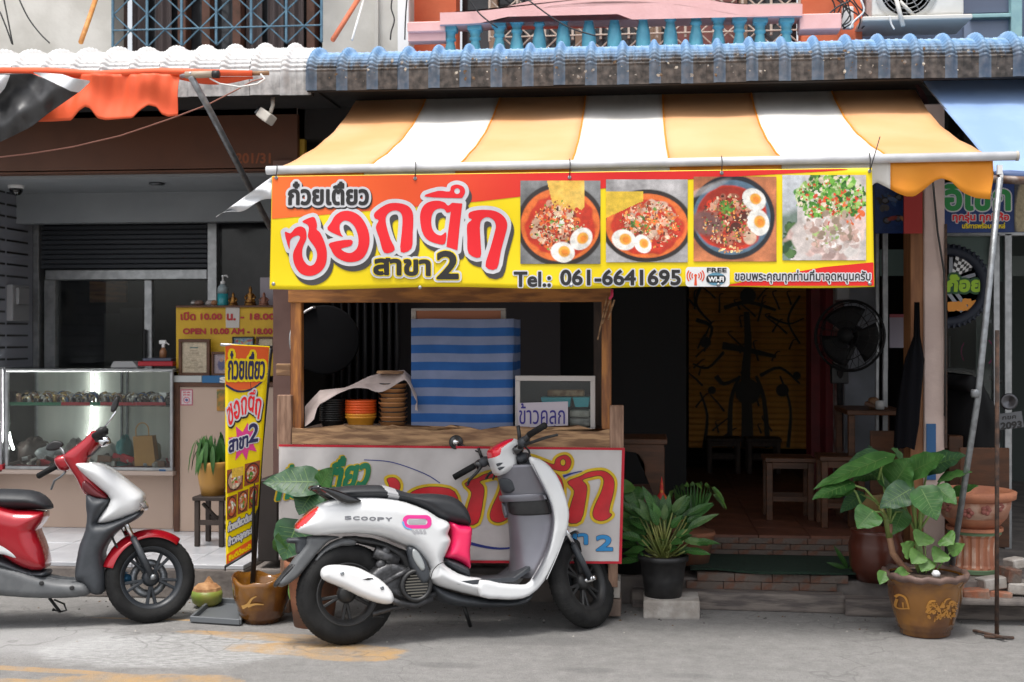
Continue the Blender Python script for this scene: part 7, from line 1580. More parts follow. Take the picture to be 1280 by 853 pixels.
def figure(px, h, w, label, m=gold_, cat='figurine'):
    c_ = onshelf(px); T = thing('figurine', label, cat, c_)
    mb = MB(); mb.lathe([(0, 0), (w * .5, 0), (w * .5, h * .08), (w * .4, h * .12), (0, h * .12)], c_, n=18); obj('base', mb, m, T)
    mb = MB(); mb.lathe([(w * .45, h * .12), (w * .42, h * .22), (w * .25, h * .4), (w * .3, h * .55), (w * .12, h * .66), (w * .16, h * .76), (w * .13, h * .86), (w * .04, h * .95), (0, h)], c_, n=18)
    for s_ in (-1, 1): mb.tube([c_ + Vector((s_ * w * .25, 0, h * .55)), c_ + Vector((s_ * w * .45, -.005, h * .4)), c_ + Vector((s_ * w * .3, -w * .25, h * .3))], w * .08, 7); mb.lathe([(0, 0), (w * .2, h * .02), (w * .18, h * .08), (0, h * .1)], c_ + Vector((s_ * w * .28, -w * .1, h * .13)), n=10)
    obj('body', mb, m, T); return T
figure(291.5, 17 * k_, 12 * k_, 'smaller gold figurine beside the turquoise pump bottle'); figure(313, 25 * k_, 15 * k_, 'larger gold seated figurine on the yellow hours board'); figure(330, 17 * k_, 13 * k_, 'dull pink figurine in front of the white card', mat('rose_gold', (.32, .14, .09), .5, .2))
mb = MB(); pxb(mb, 325, 347, 344, 382, ty_ + .1, .01, .002); single('white_card', mb, mat('card_lilac', (.4, .36, .4), .6), 'pale lilac card standing behind the pink figurine', 'card')
for k, (px, r_) in enumerate(((242, 4), (249, 6), (262, 5), (268, 4.5))):
    mb = MB(); c_ = onshelf(px); mb.lathe([(0, 0), (r_ * k_, 1 * k_), (r_ * k_, 4 * k_), (r_ * .6 * k_, 6.5 * k_), (0, 7 * k_)], c_, n=14); single('trinket', mb, [mat('silver_trinket', (.4, .38, .36), .3, .7), mat('brown_trinket', (.2, .12, .09), .5), mat('pearl_trinket', (.45, .4, .38), .3), mat('orange_trinket', (.4, .18, .08), .5)][k], ['leftmost silver trinket on the board shelf', 'round brown trinket next to the silver one', 'pearly trinket left of the pump bottle', 'small orange trinket touching the pump bottle'][k], 'trinket')
# spray bottle and red folder on display case
# display case
dy0 = 8.2; DC = thing('display_case', 'aluminium framed glass display case with lit tubes and a red shelf', 'display case', P(110, 590, dy0))
zb5 = P(110, 588, dy0).z; zt5 = P(110, 461, dy0).z; xA, xB = P(6, 0, dy0).x, P(216, 0, dy0).x; dd = .46
mb = MB(); mb.box((-7.2, 8.34, .197), (P(217, 0, 8.34).x - .003, 8.8, zb5 - .03), .003); LC = single('low_counter', mb, beige, 'long low beige counter under the glass display case', 'counter')
mb = MB(); mb.box((-7.2, 8.18, zb5 - .029), (xB + .01, 8.8, zb5 - .001), .003); o = obj('counter_top', mb, mat('beige_top', (.42, .33, .28), .4), LC)
def fbar(a_, b_, w=.022, m=alum): mb = MB(); mb.beam(a_, b_, w, w); obj('frame_bar', mb, m, DC)
for y_ in (dy0 + .011, dy0 + dd):
    fbar((xA, y_, zb5 + .011), (xB, y_, zb5 + .011)); fbar((xA, y_, zt5 - .011), (xB, y_, zt5 - .011), .016)
    for x_ in (xA + .011, xB - .011): fbar((x_, y_, zb5 + .023), (x_, y_, zt5 - .02))
for x_ in (xA + .011, xB - .011): fbar((x_, dy0 + .023, zb5 + .011), (x_, dy0 + dd - .012, zb5 + .011)); fbar((x_, dy0 + .02, zt5 - .011), (x_, dy0 + dd - .01, zt5 - .011), .016)
for a_, b_ in (((xA + .022, dy0 + .004, zb5 + .022), (xB - .022, dy0 + .009, zt5 - .02)), ((xA + .004, dy0 + .023, zb5 + .022), (xA + .008, dy0 + dd - .02, zt5 - .02)), ((xB - .008, dy0 + .023, zb5 + .022), (xB - .004, dy0 + dd - .02, zt5 - .02)), ((xA, dy0, zt5), (xB, dy0 + dd + .012, zt5 + .006))):
    mb = MB(); mb.box(a_, b_); obj('glass_pane', mb, clear, DC)
mb = MB(); mb.box((xA + .02, dy0 + dd - .03, zb5 + .02), (xB - .02, dy0 + dd - .02, zt5 - .02)); obj('back_panel', mb, mat('pale_case_back', (.5, .51, .46), .35, c2=(.36, .38, .35), ns=1.5, stretch=(4, 1, .3)), DC)
for px in (143, 150): 
    mb = MB(); x_ = P(px, 0, dy0 + .3).x; mb.box((x_ - .006, dy0 + dd - .045, zb5 + .02), (x_ + .006, dy0 + dd - .031, zt5 - .02)); obj('shelf_upright', mb, alumdark, DC)
mb = MB(); mb.box((xA + .02, dy0 + .02, zb5 + .012), (xB - .02, dy0 + dd - .03, zb5 + .02)); obj('case_floor', mb, mat('red_case_floor', (.2, .02, .02), .6), DC)
zs5 = P(110, 508, dy0 + .05).z
mb = MB(); mb.box((xA + .024, dy0 + .04, zs5), (xB - .024, dy0 + .33, zs5 + .006)); obj('glass_shelf', mb, clear, DC)
for k, (a_, b_, m) in enumerate(((10, 76, 'green'), (76.5, 112, 'red'), (112.5, 125, 'green'), (125.5, 170, 'red'), (170.5, 207, 'red'))):
    mb = MB(); pxb(mb, a_, 503, b_, 507, dy0 + .035, .004); obj('shelf_strip', mb, mat('strip_green', (.02, .16, .08), .5) if m == 'green' else mat('strip_red', (.4, .02, .03), .5), DC)
tube = mat('lit_tube', (1, 1, .97), .5, emit=20.)
for pts in ([(9.5, 463), (9.5, 500), (11, 540), (17, 562)], ): mb = MB(); mb.tube([P(x, y, dy0 + .06) for x, y in smooth_pts(pts, 4, closed=False)], .007, 8); obj('light_tube', mb, tube, DC)
mb = MB(); mb.tube([P(12, 464, dy0 + .03), P(206, 464, dy0 + .03)], .004, 8); obj('light_tube', mb, mat('dim_tube', (1, 1, .97), .5, emit=6.), DC)
mb = MB(); mb.tube([P(x, y, dy0 + .38) for x, y in smooth_pts([(115, 464), (115, 500), (113, 535), (106, 552)], 4, closed=False)], .005, 8); obj('light_tube', mb, tube, DC)
mb = MB(); pxb(mb, 199, 587, 207, 590, dy0 - .003, .002); obj('blue_tag', mb, mat('blue_print', (.02, .1, .25), .5), DC)
# watches/handles on the shelf: many small heaps
metals = [mat('dull_silver', (.4, .39, .37), .3, .8), mat('dark_leather', (.05, .035, .03), .6), mat('brown_leather', (.16, .08, .05), .6), mat('brass', (.4, .28, .12), .35, .8), mat('blue_steel', (.07, .11, .2), .4, .5)]
r8 = random.Random(21); nW = 0
for k in range(96):
    x_ = xA + .05 + (xB - xA - .1) * ((k % 32) + r8.uniform(.1, .9)) / 32; y_ = dy0 + (.08, .17, .26)[k // 32] + r8.uniform(-.02, .02); rr = r8.uniform(.026, .044); z_ = zs5 + .006
    lbl = 'wrist watch on the lit red edged shelf of the display case'
    T = thing('wrist_watch', lbl, 'watch', (x_, y_, z_), 'watches heaped on the display shelf'); m = metals[r8.choice([0, 0, 1, 2, 3, 4] if x_ < (xA + xB) / 2 + .2 else [1, 0, 4, 4, 1])]
    mb = MB(); mb.lathe([(rr - .002, -.009), (rr + .001, -.009), (rr + .001, .009), (rr - .002, .009)], (x_, y_, z_ + rr), (r8.uniform(-1, 1), .6, .2), 16, closed=True); obj('strap', mb, m, T)
    mb = MB(); mb.lathe([(0, .0), (.014, 0), (.015, .004), (.012, .007), (0, .007)], (x_, y_ - .008, z_ + rr * 1.75), (r8.uniform(-.3, .3), -.7, .8), 14); obj('dial', mb, metals[0] if k % 2 else metals[3], T)
# bottom stock
for k, (x0_, x1_, y0, m, lb) in enumerate(((24, 62, 548, metals[1], 'dark crumpled goods'), (40, 80, 556, mat('pale_wrap', (.35, .36, .36), .4, c2=(.2, .2, .2), ns=22), 'pale plastic wrapped parcel'), (82, 108, 550, mat('grey_cloth_stock', (.16, .15, .14), .8), 'grey folded cloth'), (112, 150, 553, mat('light_box', (.38, .36, .33), .6), 'light box'), (148, 164, 546, mat('teal_box', (.05, .2, .2), .5), 'teal box'), (186, 198, 552, mat('olive_jar', (.35, .3, .1), .4), 'olive jar'))):
    mb = MB(); a_ = P(x0_, y0, dy0 + .2); b_ = P(x1_, y0, dy0 + .2); nz_ = random.Random(k)
    def lump(u, v, a_=a_, b_=b_, nz_=k):
        an = u * 2 * math.pi; ph = v * math.pi / 2; cxx = (a_.x + b_.x) / 2; rx = (b_.x - a_.x) / 2; h = a_.z - zb5 - .02; q = math.cos(ph); w = 1 + .12 * math.sin(an * 5 + nz_) * math.sin(v * 9)
        return Vector((cxx + rx * math.cos(an) * min(1, q * 1.25) * w, dy0 + .2 + .1 * math.sin(an) * min(1, q * 1.3) * w, zb5 + .02 + h * math.sin(ph) * w))
    mb.grid(lump, 22, 9); single('stock_item', mb, m, lb + ' on the floor of the display case', 'goods', fix=False)
for k in range(60):
    x_ = P(r8.uniform(25, 205), 570, dy0 + .15).x; y_ = dy0 + r8.uniform(.05, .12); z_ = zb5 + .021; mb = MB(); an = r8.uniform(0, 3)
    q_ = r8.uniform(.7, 1.9); y_ += .12 * (k % 3 == 0); M2 = Matrix.Translation((x_, y_, z_ + .012 * q_ + (.03 if k % 3 == 1 else 0))) @ Matrix.Rotation(an, 4, 'Z') @ Matrix.Rotation(r8.uniform(-.5, .5), 4, 'Y'); mb.box((-.03 * q_, -.012, -.011 * q_), (.03 * q_, .012, .011 * q_), .004, M2); single('small_package', mb, [MATS['pale_wrap'], metals[1], metals[2], MATS['strip_red'], MATS['light_box']][k % 5], ['pale', 'black', 'brown', 'red', 'cream'][k % 5] + ' small package on the floor of the glass display case', 'package', ['pale', 'black', 'brown', 'red', 'cream'][k % 5] + ' small packages in the display case')
BG = thing('paper_bag', 'orange brown paper bag with twisted handle inside the display case', 'bag', P(180, 582, dy0 + .06)); by_ = dy0 + .05
mb = MB(); mb.prism([P(166, 546, by_), P(190, 545, by_), P(194.5, 582, by_ + .0), P(168.5, 583, by_)], (0, .07, 0)); obj('bag_body', mb, mat('kraft_paper', (.5, .26, .08), .8, c2=(.43, .22, .07), ns=6), BG)
mb = MB(); mb.tube([P(x, y, by_ + .01) for x, y in smooth_pts([(170, 546), (170, 536), (174, 530), (180, 529), (185, 534), (186, 545)], 4, closed=False)], .004, 6); obj('bag_handle', mb, MATS['kraft_paper'], BG)
mb = MB(); c_ = P(205, 505, dy0 + .1); pxb(mb, 198, 491, 208, 506, dy0 + .08, .05, .002); single('white_box', mb, white, 'small white box at the right end of the watch shelf', 'box')
# white helmet-like curved piece seen low in case
mb = MB(); pxb(mb, 172, 452, 216, 458, dy0 + .1, .2, .004); single('red_folder', mb, mat('red_folder_plastic', (.4, .01, .02), .4), 'red folder lying on the right end of the display case', 'folder')
mb = MB(); pxb(mb, 178, 448, 214, 451.8, dy0 + .12, .16, .003); single('papers', mb, mat('dark_paper_stack', (.08, .09, .13), .6), 'dark blue paper stack lying on the red folder', 'papers')
mb = MB(); mb.prism([P(142, 452, dy0 + .2), P(166, 452, dy0 + .2), P(172, 459, dy0 + .2), P(138, 459, dy0 + .2)], (0, .14, 0)); single('white_tray', mb, mat('pale_tray', (.4, .4, .4), .5), 'pale shallow tray lying on the display case glass', 'tray')
c_ = P(204, 447.5, dy0 + .2); k_ = scl(204, dy0 + .2); SB = thing('spray_bottle', 'small amber spray bottle with white trigger on the paper stack', 'bottle', c_)
mb = MB(); mb.lathe([(0, 0), (4.5 * k_, 0), (4.5 * k_, 8 * k_), (2 * k_, 13 * k_), (0, 13 * k_)], c_, n=16); obj('bottle', mb, mat('amber_bottle', (.3, .14, .07), .3), SB)
mb = MB(); mb.box(c_ + Vector((-5 * k_, -.01, 17 * k_)), c_ + Vector((4 * k_, .01, 22 * k_)), .004); mb.box(c_ + Vector((-1.5 * k_, -.008, 13 * k_)), c_ + Vector((2 * k_, .008, 17.2 * k_)), .002); mb.beam(c_ + Vector((3 * k_, 0, 20 * k_)), c_ + Vector((8 * k_, 0, 16 * k_)), .008, .008); obj('trigger', mb, white, SB)
# neighbouring case at far left and red crate foot
D2 = thing('display_case', 'second glass display case cut off by the left picture edge', 'display case', P(-30, 590, dy0))
for a_, b_ in ((P(4, 588, dy0), P(4, 461, dy0)), (P(-60, 461, dy0), P(3, 461, dy0)), (P(-60, 586, dy0), P(3, 586, dy0))): mb = MB(); mb.beam(Vector((a_.x - .02, dy0 + .012, a_.z)), Vector((b_.x - .02, dy0 + .012, b_.z)), .02, .02); obj('frame_bar', mb, alum, D2)
mb = MB(); mb.box((P(-60, 0, dy0).x, dy0 + .004, zb5), (P(2, 0, dy0).x, dy0 + .008, zt5)); obj('glass_pane', mb, clear, D2)
mb = MB(); mb.box((P(-60, 0, dy0).x, dy0 + .4, zb5), (P(2, 0, dy0).x, dy0 + .42, zt5)); obj('back_panel', mb, MATS['dim_cupboard'], D2)
mb = MB(); mb.tube([P(-2, 525, dy0 + .05), P(3, 547, dy0 + .05)], .007, 8); obj('light_tube', mb, tube, D2)
mb = MB(); pxb(mb, -40, 581, 3, 590, dy0 - .02, .1, .003); single('red_base_strip', mb, MATS['strip_red'], 'red strip under the cut off display case at the left edge', 'strip')

# ================================================================== DARK MOTORBIKE IN THE RIGHT SHOP (rear view)
my = 8.0; MK = thing('parked_motorbike', 'black motorbike seen from behind in the dark right shop', 'motorbike', (P(1235, 600, my).x, my, .14))
c_ = P(1222, 520, my); gx = c_.x
mb = MB(); mb.grid(lambda u, v: Vector((gx + (.16 + .05 * math.sin(v * 3)) * math.cos(u * 6.283) * math.sin(math.pi * (.12 + .8 * v)), my + .35 + .4 * math.sin(u * 6.283), .62 + .62 * v)), 24, 14); obj('body', mb, mat('matt_black_bodywork', (.008, .008, .009), .6, spec=.2), MK, fix=False)  # even near-black, rough and low in specular to mute sky reflections
mb = MB(); mb.grid(lambda u, v: Vector((gx - .05 + .14 * math.cos(u * 6.283) * math.sin(math.pi * (.1 + .8 * v)), my + .3 + .35 * math.sin(u * 6.283), 1.16 + .1 * v)), 24, 8); obj('seat', mb, mat('matt_black_bodywork', (.008, .008, .009), .6, spec=.2), MK, fix=False)
mb = MB(); mb.lathe([(.2, -.05), (.26, -.05), (.29, 0), (.26, .05), (.2, .05)], (gx, my + .25, .14 + .29), (1, 0, 0), 32, closed=True); obj('tyre', mb, rubber, MK)
mb = MB(); mb.lathe([(.195, -.03), (.2, 0), (.195, .03), (.03, .05), (.03, -.05)], (gx, my + .25, .43), (1, 0, 0), 32, closed=True); obj('wheel_rim', mb, blackpl, MK)
mb = MB(); mb.tube([(gx - .3, my + .6, 1.2), (gx - .1, my + .7, 1.28), (gx + .1, my + .7, 1.28), (gx + .3, my + .6, 1.2)], .014, 8); obj('handlebar', mb, blackpl, MK)
mb = MB(); c_ = P(1261, 502, my - .1); mb.lathe([(.03, 0), (.044, .012), (.05, .02), (.046, .03), (.034, .026), (0, .008)], c_, (-.2, -1, 0), 24); obj('round_lamp', mb, mat('lamp_chrome', (.12, .12, .13), .3, .8), MK)
plc = lambda px, py, lay=0: P(px, py, my - .1 - .0016 * lay)
mb = MB(); mb.prism([P(1246, 518, my - .1), P(1277, 514, my - .1), P(1280, 534, my - .1), P(1250, 538, my - .1)], (0, .005, 0)); obj('number_plate', mb, mat('plate_grey', (.14, .145, .155), .5), MK)
mb = MB(); flat(mb, text_fit('2093', 1251, 1277, 537, 8, ref='2', rot=.1), plc, 1, grow=.6, cell=.4); flat(mb, text_fit('กขค', 1253, 1270, 525, 4, rot=.1), plc, 1, grow=.2, cell=.4); obj('plate_lettering', mb, inkk, MK, fix=False)
mb = MB(); c_ = P(1218, 435, 8.9); mb.lathe([(.1, -.008), (.108, -.008), (.108, .008), (.1, .008)], P(1222, 440, 8.9), (.3, 1, 0), 32, closed=True); single('pink_hoop', mb, mat('hot_pink', (.4, .02, .16), .5), 'hot pink hoop leaning behind the glass of the right shop', 'hoop')
mb = MB(); mb.lathe([(0, 0), (.05, .01), (.06, .06), (.03, .1), (0, .11)], P(1190, 520, 8.3), n=14); single('orange_bag', mb, mat('orange_bag_plastic', (.4, .08, .02), .5), 'small orange bag beside the black motorbike', 'bag')
mb = MB(); a_ = P(1188, 560, 7.9); pxf(mb, 1186, 545, 1204, .14, 7.95, .25, .004); single('small_crate', mb, ow, 'small orange wooden box right of the white pillar foot', 'box')
# ================================================================== SCOOTERS
class Frame:
    """scooter axes: f forward, r to its right (towards the street), u up; px() reads a photograph pixel on the plane v = const"""
    def __init__(s, o, ang, lean):
        s.o = Vector(o); s.f = Vector((math.cos(ang), math.sin(ang), 0)); r0 = Vector((math.sin(ang), -math.cos(ang), 0)); z = Vector((0, 0, 1))
        s.r = r0 * math.cos(lean) + z * math.sin(lean); s.u = z * math.cos(lean) - r0 * math.sin(lean)
    def w(s, a, b, c): return s.o + s.f * a + s.r * b + s.u * c
    def px(s, x, y, v):
        p = PP(x, y, s.o + s.r * v, s.r) - s.o; return (p.dot(s.f), p.dot(s.u))
    def poly(s, pts, v): return [s.px(x, y, v) for x, y in pts]
    def pt(s, x, y, v): a = s.px(x, y, v); return s.w(a[0], v, a[1])
def inside(p, po):
    x, y = p; c = False
    for i in range(len(po)):
        (x1, y1), (x2, y2) = po[i], po[i - 1]
        if (y1 > y) != (y2 > y) and x < (x2 - x1) * (y - y1) / (y2 - y1) + x1: c = not c
    return c
def panel(name, T, fr, pts, v, half, rim, m, vc=None, cell=.009, k=3, cor=(), base=0., label=None, regions=()):
    """puffy panel whose outline is read on the plane v; vc = its mid plane (default v - half)"""
    po = fr.poly(smooth_pts(pts, k, corners=cor) if k > 1 else pts, v); vc = (v - half if not callable(half) else v - .02) if vc is None else vc
    mb = MB(); inflate(mb, po, lambda a, b, c: fr.w(a, (vc(a, b) if callable(vc) else vc) + c, b), cell, half, rim, base)
    o_ = obj(name, mb, [m] + [q[2] for q in regions], T, label=label)
    for i, (rp, rv, _) in enumerate(regions):
        rp = fr.poly(rp, rv)
        for f_ in o_.data.polygons:
            c_ = Vector(f_.center) + ORG[T.name] - fr.o
            if inside((c_.dot(fr.f), c_.dot(fr.u)), rp): f_.material_index = i + 1
    return o_
def wheel(T, c, ax, fwd, R_, wt, mtyre, mrim, nsp, disc=False):
    """tyre, rim with spokes, hub round axis ax at c"""
    mb = MB(); h = wt / 2; prof = []
    for k in range(17):
        an = math.pi * (k / 16) - math.pi / 2; prof.append((R_ - h * .8 + h * .8 * math.cos(an) * 1.0, h * math.sin(an)))
    prof = [(R_ - wt * .95, -h * .8)] + [(R_ - h * 1.0 + h * (math.cos(R(-90 + 180 * k / 16))), h * math.sin(R(-90 + 180 * k / 16))) for k in range(17)] + [(R_ - wt * .95, h * .8)]
    mb.lathe(prof, c, ax, 56, closed=True)
    # tread grooves as small raised lugs
    u_ = ax.cross(Vector((0, 0, 1))).normalized(); w_ = ax.cross(u_)
    for k in range(46):
        for s_ in (-1, 1):
            an = 2 * math.pi * (k + (.5 if s_ > 0 else 0)) / 46; d_ = u_ * math.cos(an) + w_ * math.sin(an); t_ = -u_ * math.sin(an) + w_ * math.cos(an)
            a_ = c + d_ * (R_ + .0005) + ax * (s_ * h * .12); b_ = c + d_ * (R_ - h * .42) + ax * (s_ * h * .84) + t_ * .02
            for p_ in (a_, b_): pass
            n_ = (d_ + ax * s_ * .5).normalized(); tt_ = t_ * .0045
            q = [a_ - tt_, a_ + tt_, b_ + tt_, b_ - tt_]; m0 = (a_ + b_) / 2 + n_ * .004
            mb.add([v + n_ * .001 for v in q] + [m0 - tt_ * .8, m0 + tt_ * .8], [(0, 1, 5, 4), (4, 5, 2, 3), (0, 4, 3), (1, 2, 5)], False)
    ty = obj('tyre', mb, mtyre, T, fix=True)
    Ri = R_ - wt * .93
    mb = MB(); mb.lathe([(Ri, -h * .82), (Ri + .008, -h * .84), (Ri + .006, -h * .7), (Ri - .012, -h * .5), (Ri - .016, 0), (Ri - .012, h * .5), (Ri + .006, h * .7), (Ri + .008, h * .84), (Ri, h * .82), (Ri - .02, h * .45), (Ri - .024, 0), (Ri - .02, -h * .45)], c, ax, 48, closed=True)
    for k in range(nsp):
        an = 2 * math.pi * k / nsp + .3
        for dd_ in ((-.16, .16) if nsp < 7 else (0,)):
            d0 = u_ * math.cos(an) + w_ * math.sin(an); d1 = u_ * math.cos(an + dd_) + w_ * math.sin(an + dd_)
            mb.beam(c + d0 * .03, c + d1 * (Ri - .01), .016, .022, up=ax, bev=.003)
    mb.lathe([(0, -h * .75), (.03, -h * .75), (.045, -h * .3), (.045, h * .3), (.03, h * .75), (0, h * .75)], c, ax, 24)
    rim_ = obj('wheel_rim', mb, mrim, T)
    if disc:
        mb = MB(); mb.lathe([(.05, h * .8), (.095, h * .8), (.095, h * .8 + .004), (.05, h * .8 + .004)], c, ax, 30, closed=True)
        obj('brake_disc', mb, steel, T)
    return ty
whp = mat('pearl_white_bodywork', (.7, .71, .72), .25, coat=.5, c2=(.66, .665, .67), ns=7, lo=.3, hi=.75); pinkb = mat('hot_pink_bodywork', (.85, .015, .11), .25, coat=.6)
redb = mat('candy_red_bodywork', (.36, .005, .014), .22, .25, coat=.8); silv = mat('silver_satin_plastic', (.2, .2, .225), .32, .45, c2=(.17, .165, .19), ns=4); dgp = mat('dark_grey_plastic', (.045, .05, .058), .5, c2=(.035, .04, .047), ns=20, bump=.08, bs=300)
mgp = mat('mid_grey_plastic', (.12, .125, .13), .5, c2=(.1, .105, .11), ns=20); seatm = mat('black_seat_vinyl', (.022, .024, .028), .5, bump=.15, bs=400, c2=(.028, .03, .034), ns=9); engm = mat('engine_grey_metal', (.1, .1, .105), .45, .6, c2=(.05, .05, .052), ns=25, bump=.3, bs=60)
redl = mat('red_tail_lens', (.6, .01, .01), .1, coat=1.); clearl = mat('smoked_clear_lens', (.42, .4, .4), .08, coat=1., c2=(.3, .28, .27), ns=14)
# ------------------------------------------------------------ white scooter
o = PG(435, 806); A = Frame((o.x, o.y, 0), YAW + R(18.5), R(7))
SC = thing('parked_scooter', 'white and pink scooter with black seat parked in front of the noodle stall', 'scooter', (o.x + .5, o.y + .1, 0))
RW = .243; ca = A.pt(435, 745, .0); ca = A.w(0, 0, RW)
cpx = A.px(435, 746, .05); ca = A.w(cpx[0], 0, RW)
wheel(SC, ca, A.r, A.f, RW, .105, rubber, mat('matt_black_rim', (.022, .022, .023), .45), 5)
# rear body: symmetrical solid, outline read on the near side
body = [(374, 660), (377, 654), (386, 645), (397, 636), (407, 630), (420, 625), (440, 622), (470, 622), (490, 624), (510, 628), (536, 638), (550, 647), (562, 652), (565, 660), (562, 668), (566, 676), (561, 690), (557, 698), (557, 704), (562, 709), (575, 717), (592, 722), (610, 726),
        (610, 746), (590, 744), (570, 739), (550, 733), (538, 725), (539, 712), (531, 699), (518, 686), (506, 681), (490, 674), (475, 670), (460, 668), (444, 667), (420, 668), (400, 670), (385, 668), (376, 666)]
def hw(a, b): t = min(1, max(0, (a - A.px(374, 660, .13)[0]) / .5)); return .075 + .085 * math.sin(t * math.pi / 2)
panel('body_shell', SC, A, body, .13, hw, .07, whp, vc=0., cell=.0055, k=2, base=.55, regions=[([(401, 631), (396, 641), (389, 650), (381, 657), (371, 663.5), (362, 660), (385, 632)], .1, redl)])
# floor strip and outer leg shield on each side
strip = [(600, 725), (625, 729), (652, 731), (663, 727), (675, 706), (684, 685), (689.5, 661), (689.5, 640), (684, 622), (672, 597), (662, 578), (662, 571), (670, 572.5), (681, 578), (695, 594), (703.5, 614), (709, 635), (709.5, 650), (706, 668), (695, 696), (681, 727), (663, 745), (645, 750), (625, 749.5), (600, 746)]
def vs_(side): return lambda a, b: side * (.155 + .025 * min(1, max(0, (b - .3) / .2)) - .05 * max(0, b - .62))
for side in (1, -1): panel('leg_shield_edge', SC, A, strip, .165, .022, .02, whp, vc=vs_(side), cell=.0075, k=2)
# inner silver face and outer white front: ruled between the two edges
inn = [(664, 580), (673, 600), (684, 624), (689, 645), (688, 662), (683, 684), (674, 706), (664, 724)]
outp = [(676, 578), (692, 594), (702, 614), (707, 636), (707.5, 650), (704, 668), (694, 695), (681, 724)]
def curve_at(pts, t, v): p = smooth_pts(pts, 4, closed=False); q = t * (len(p) - 1); i = min(len(p) - 2, int(q)); f_ = q - i; a_ = A.px(*p[i], v); b_ = A.px(*p[i + 1], v); return (a_[0] + (b_[0] - a_[0]) * f_, a_[1] + (b_[1] - a_[1]) * f_)
def gm(s_, t): return .02 * (1 - s_ * s_) - .19 * max(0, 1 - ((s_ + .1) / .72) ** 2) ** .8 * (.35 + .65 * math.sin(math.pi * min(1, .2 + .8 * t)))
def shield(pts, bulge, hump, off=0.):
    def fn(u, t):
        a, b = curve_at(pts, t, .165); s_ = (u - .5) * 2; v = s_ * (.195 - .05 * max(0, b - .62)); g = a + (gm(s_, t) if hump else bulge * (1 - s_ * s_)) + off
        return A.w(g, v, b)
    return fn
mb = MB(); mb.sheet(shield(inn, .035, .05), 28, 26, .004, A.f); obj('inner_leg_shield', mb, silv, SC)
mb = MB(); mb.sheet(shield(outp, .05, 0), 24, 26, .004, -A.f); obj('front_cover', mb, whp, SC)
# storage pocket, ignition and side recess on the inner face
sf_ = shield(inn, .02, 1)
for nm_, u0, u1, t0, t1, off_, m in (('storage_pocket', .52, .93, .28, .42, .006, blackpl), ('ignition_lock', .5, .66, .12, .23, .012, dgp), ('pocket_lip', .36, .95, .245, .30, .02, silv), ('pocket_lip', .3, .46, .3, .44, .014, silv)):
    mb = MB()
    def pf(a_, b_): r_ = min(1, .5 + math.sin(math.pi * a_) ** .5 * .5); return sf_(u0 + (u1 - u0) * a_, t0 + (t1 - t0) * (.5 + (b_ - .5) * r_)) - A.f * (off_ + (.006 * math.sin(math.pi * a_) * math.sin(math.pi * b_)))
    mb.sheet(pf, 12, 8, .012, A.f); obj(nm_, mb, m, SC)
# floorboard
mb = MB(); fa = A.px(560, 712, .13)[0]; fb = A.px(664, 722, .16)[0]; fz = A.px(615, 727, .14)[1]
mb.sheet(lambda u, v: A.w(fa + (fb - fa) * u, (v - .5) * .3, fz - .008 + (.05 * max(0, u - .8) / .2) + .03 * max(0, .12 - u) / .12), 20, 6, .02, A.u); obj('floorboard', mb, dgp, SC)
# front face of the seat post: pink and dark
pk_p = [(564, 652), (577, 656), (590.5, 657.5), (592.5, 668), (590, 690), (591, 712), (583, 706), (570, 700), (558, 697), (563, 686), (567, 676), (566, 664)]
panel('pink_panel', SC, A, pk_p, .11, .118, .035, pinkb, vc=0., cell=.0085, k=2, base=.6)
panel('kick_panel', SC, A, [(557, 696), (572, 700), (585, 706), (591, 711), (592, 724), (575, 718), (562, 710), (556, 703)], .115, .127, .04, dgp, vc=0., cell=.0085, k=2)
# belly
panel('belly_pan', SC, A, [(540, 728), (560, 737), (590, 746), (625, 750), (648, 750), (667, 742), (676, 728), (672, 745), (663, 757), (640, 761), (600, 761), (570, 759), (553, 752), (544, 742)], .12, .12, .04, dgp, vc=0., cell=.009, k=2)
# seat
def hs(a, b): return .125
seat_p = [(398, 608), (416, 610), (440, 607), (470, 606), (484, 607), (500, 612), (518, 617), (540, 617), (562, 619), (575, 624), (585, 634), (590.5, 646), (591, 657), (578, 656), (562, 652), (550, 648), (536, 639), (520, 631), (505, 627), (480, 624), (455, 624), (430, 624), (412, 620)]
panel('seat', SC, A, seat_p, .1, hs, .05, seatm, vc=0., cell=.006, k=2, base=.35, regions=[([(475, 600), (489, 600), (497, 613), (502, 630), (490, 630), (484, 615)], .12, mat('silver_strap', (.55, .55, .56), .4, .3))])
# grab rail
panel('grab_rail', SC, A, [(396, 609), (404, 609), (418, 612), (435, 618), (452, 626), (444, 630), (432, 631), (420, 625), (404, 615)], .13, .02, .015, glossblk, vc=.135, cell=.006, k=2)
panel('grab_rail', SC, A, [(396, 609), (404, 609), (418, 612), (435, 618), (452, 626), (444, 630), (432, 631), (420, 625), (404, 615)], .13, .02, .015, glossblk, vc=-.135, cell=.006, k=2)
mb = MB(); mb.tube([A.pt(399, 610, .13), A.w(A.px(399, 610, .13)[0] - .02, 0, A.px(399, 610, .13)[1]), A.w(A.px(399, 610, .13)[0], -.13, A.px(399, 610, .13)[1])], .013, 10); obj('grab_bar', mb, glossblk, SC)
# tail lamp, indicator lens
panel('indicator_lens', SC, A, [(388, 655), (394, 647), (404, 640), (412, 637), (412, 640), (404, 648), (394, 655)], .14, .012, .012, clearl, vc=lambda a, b: hw(a, b) * .93 - .012, cell=.004, k=2)
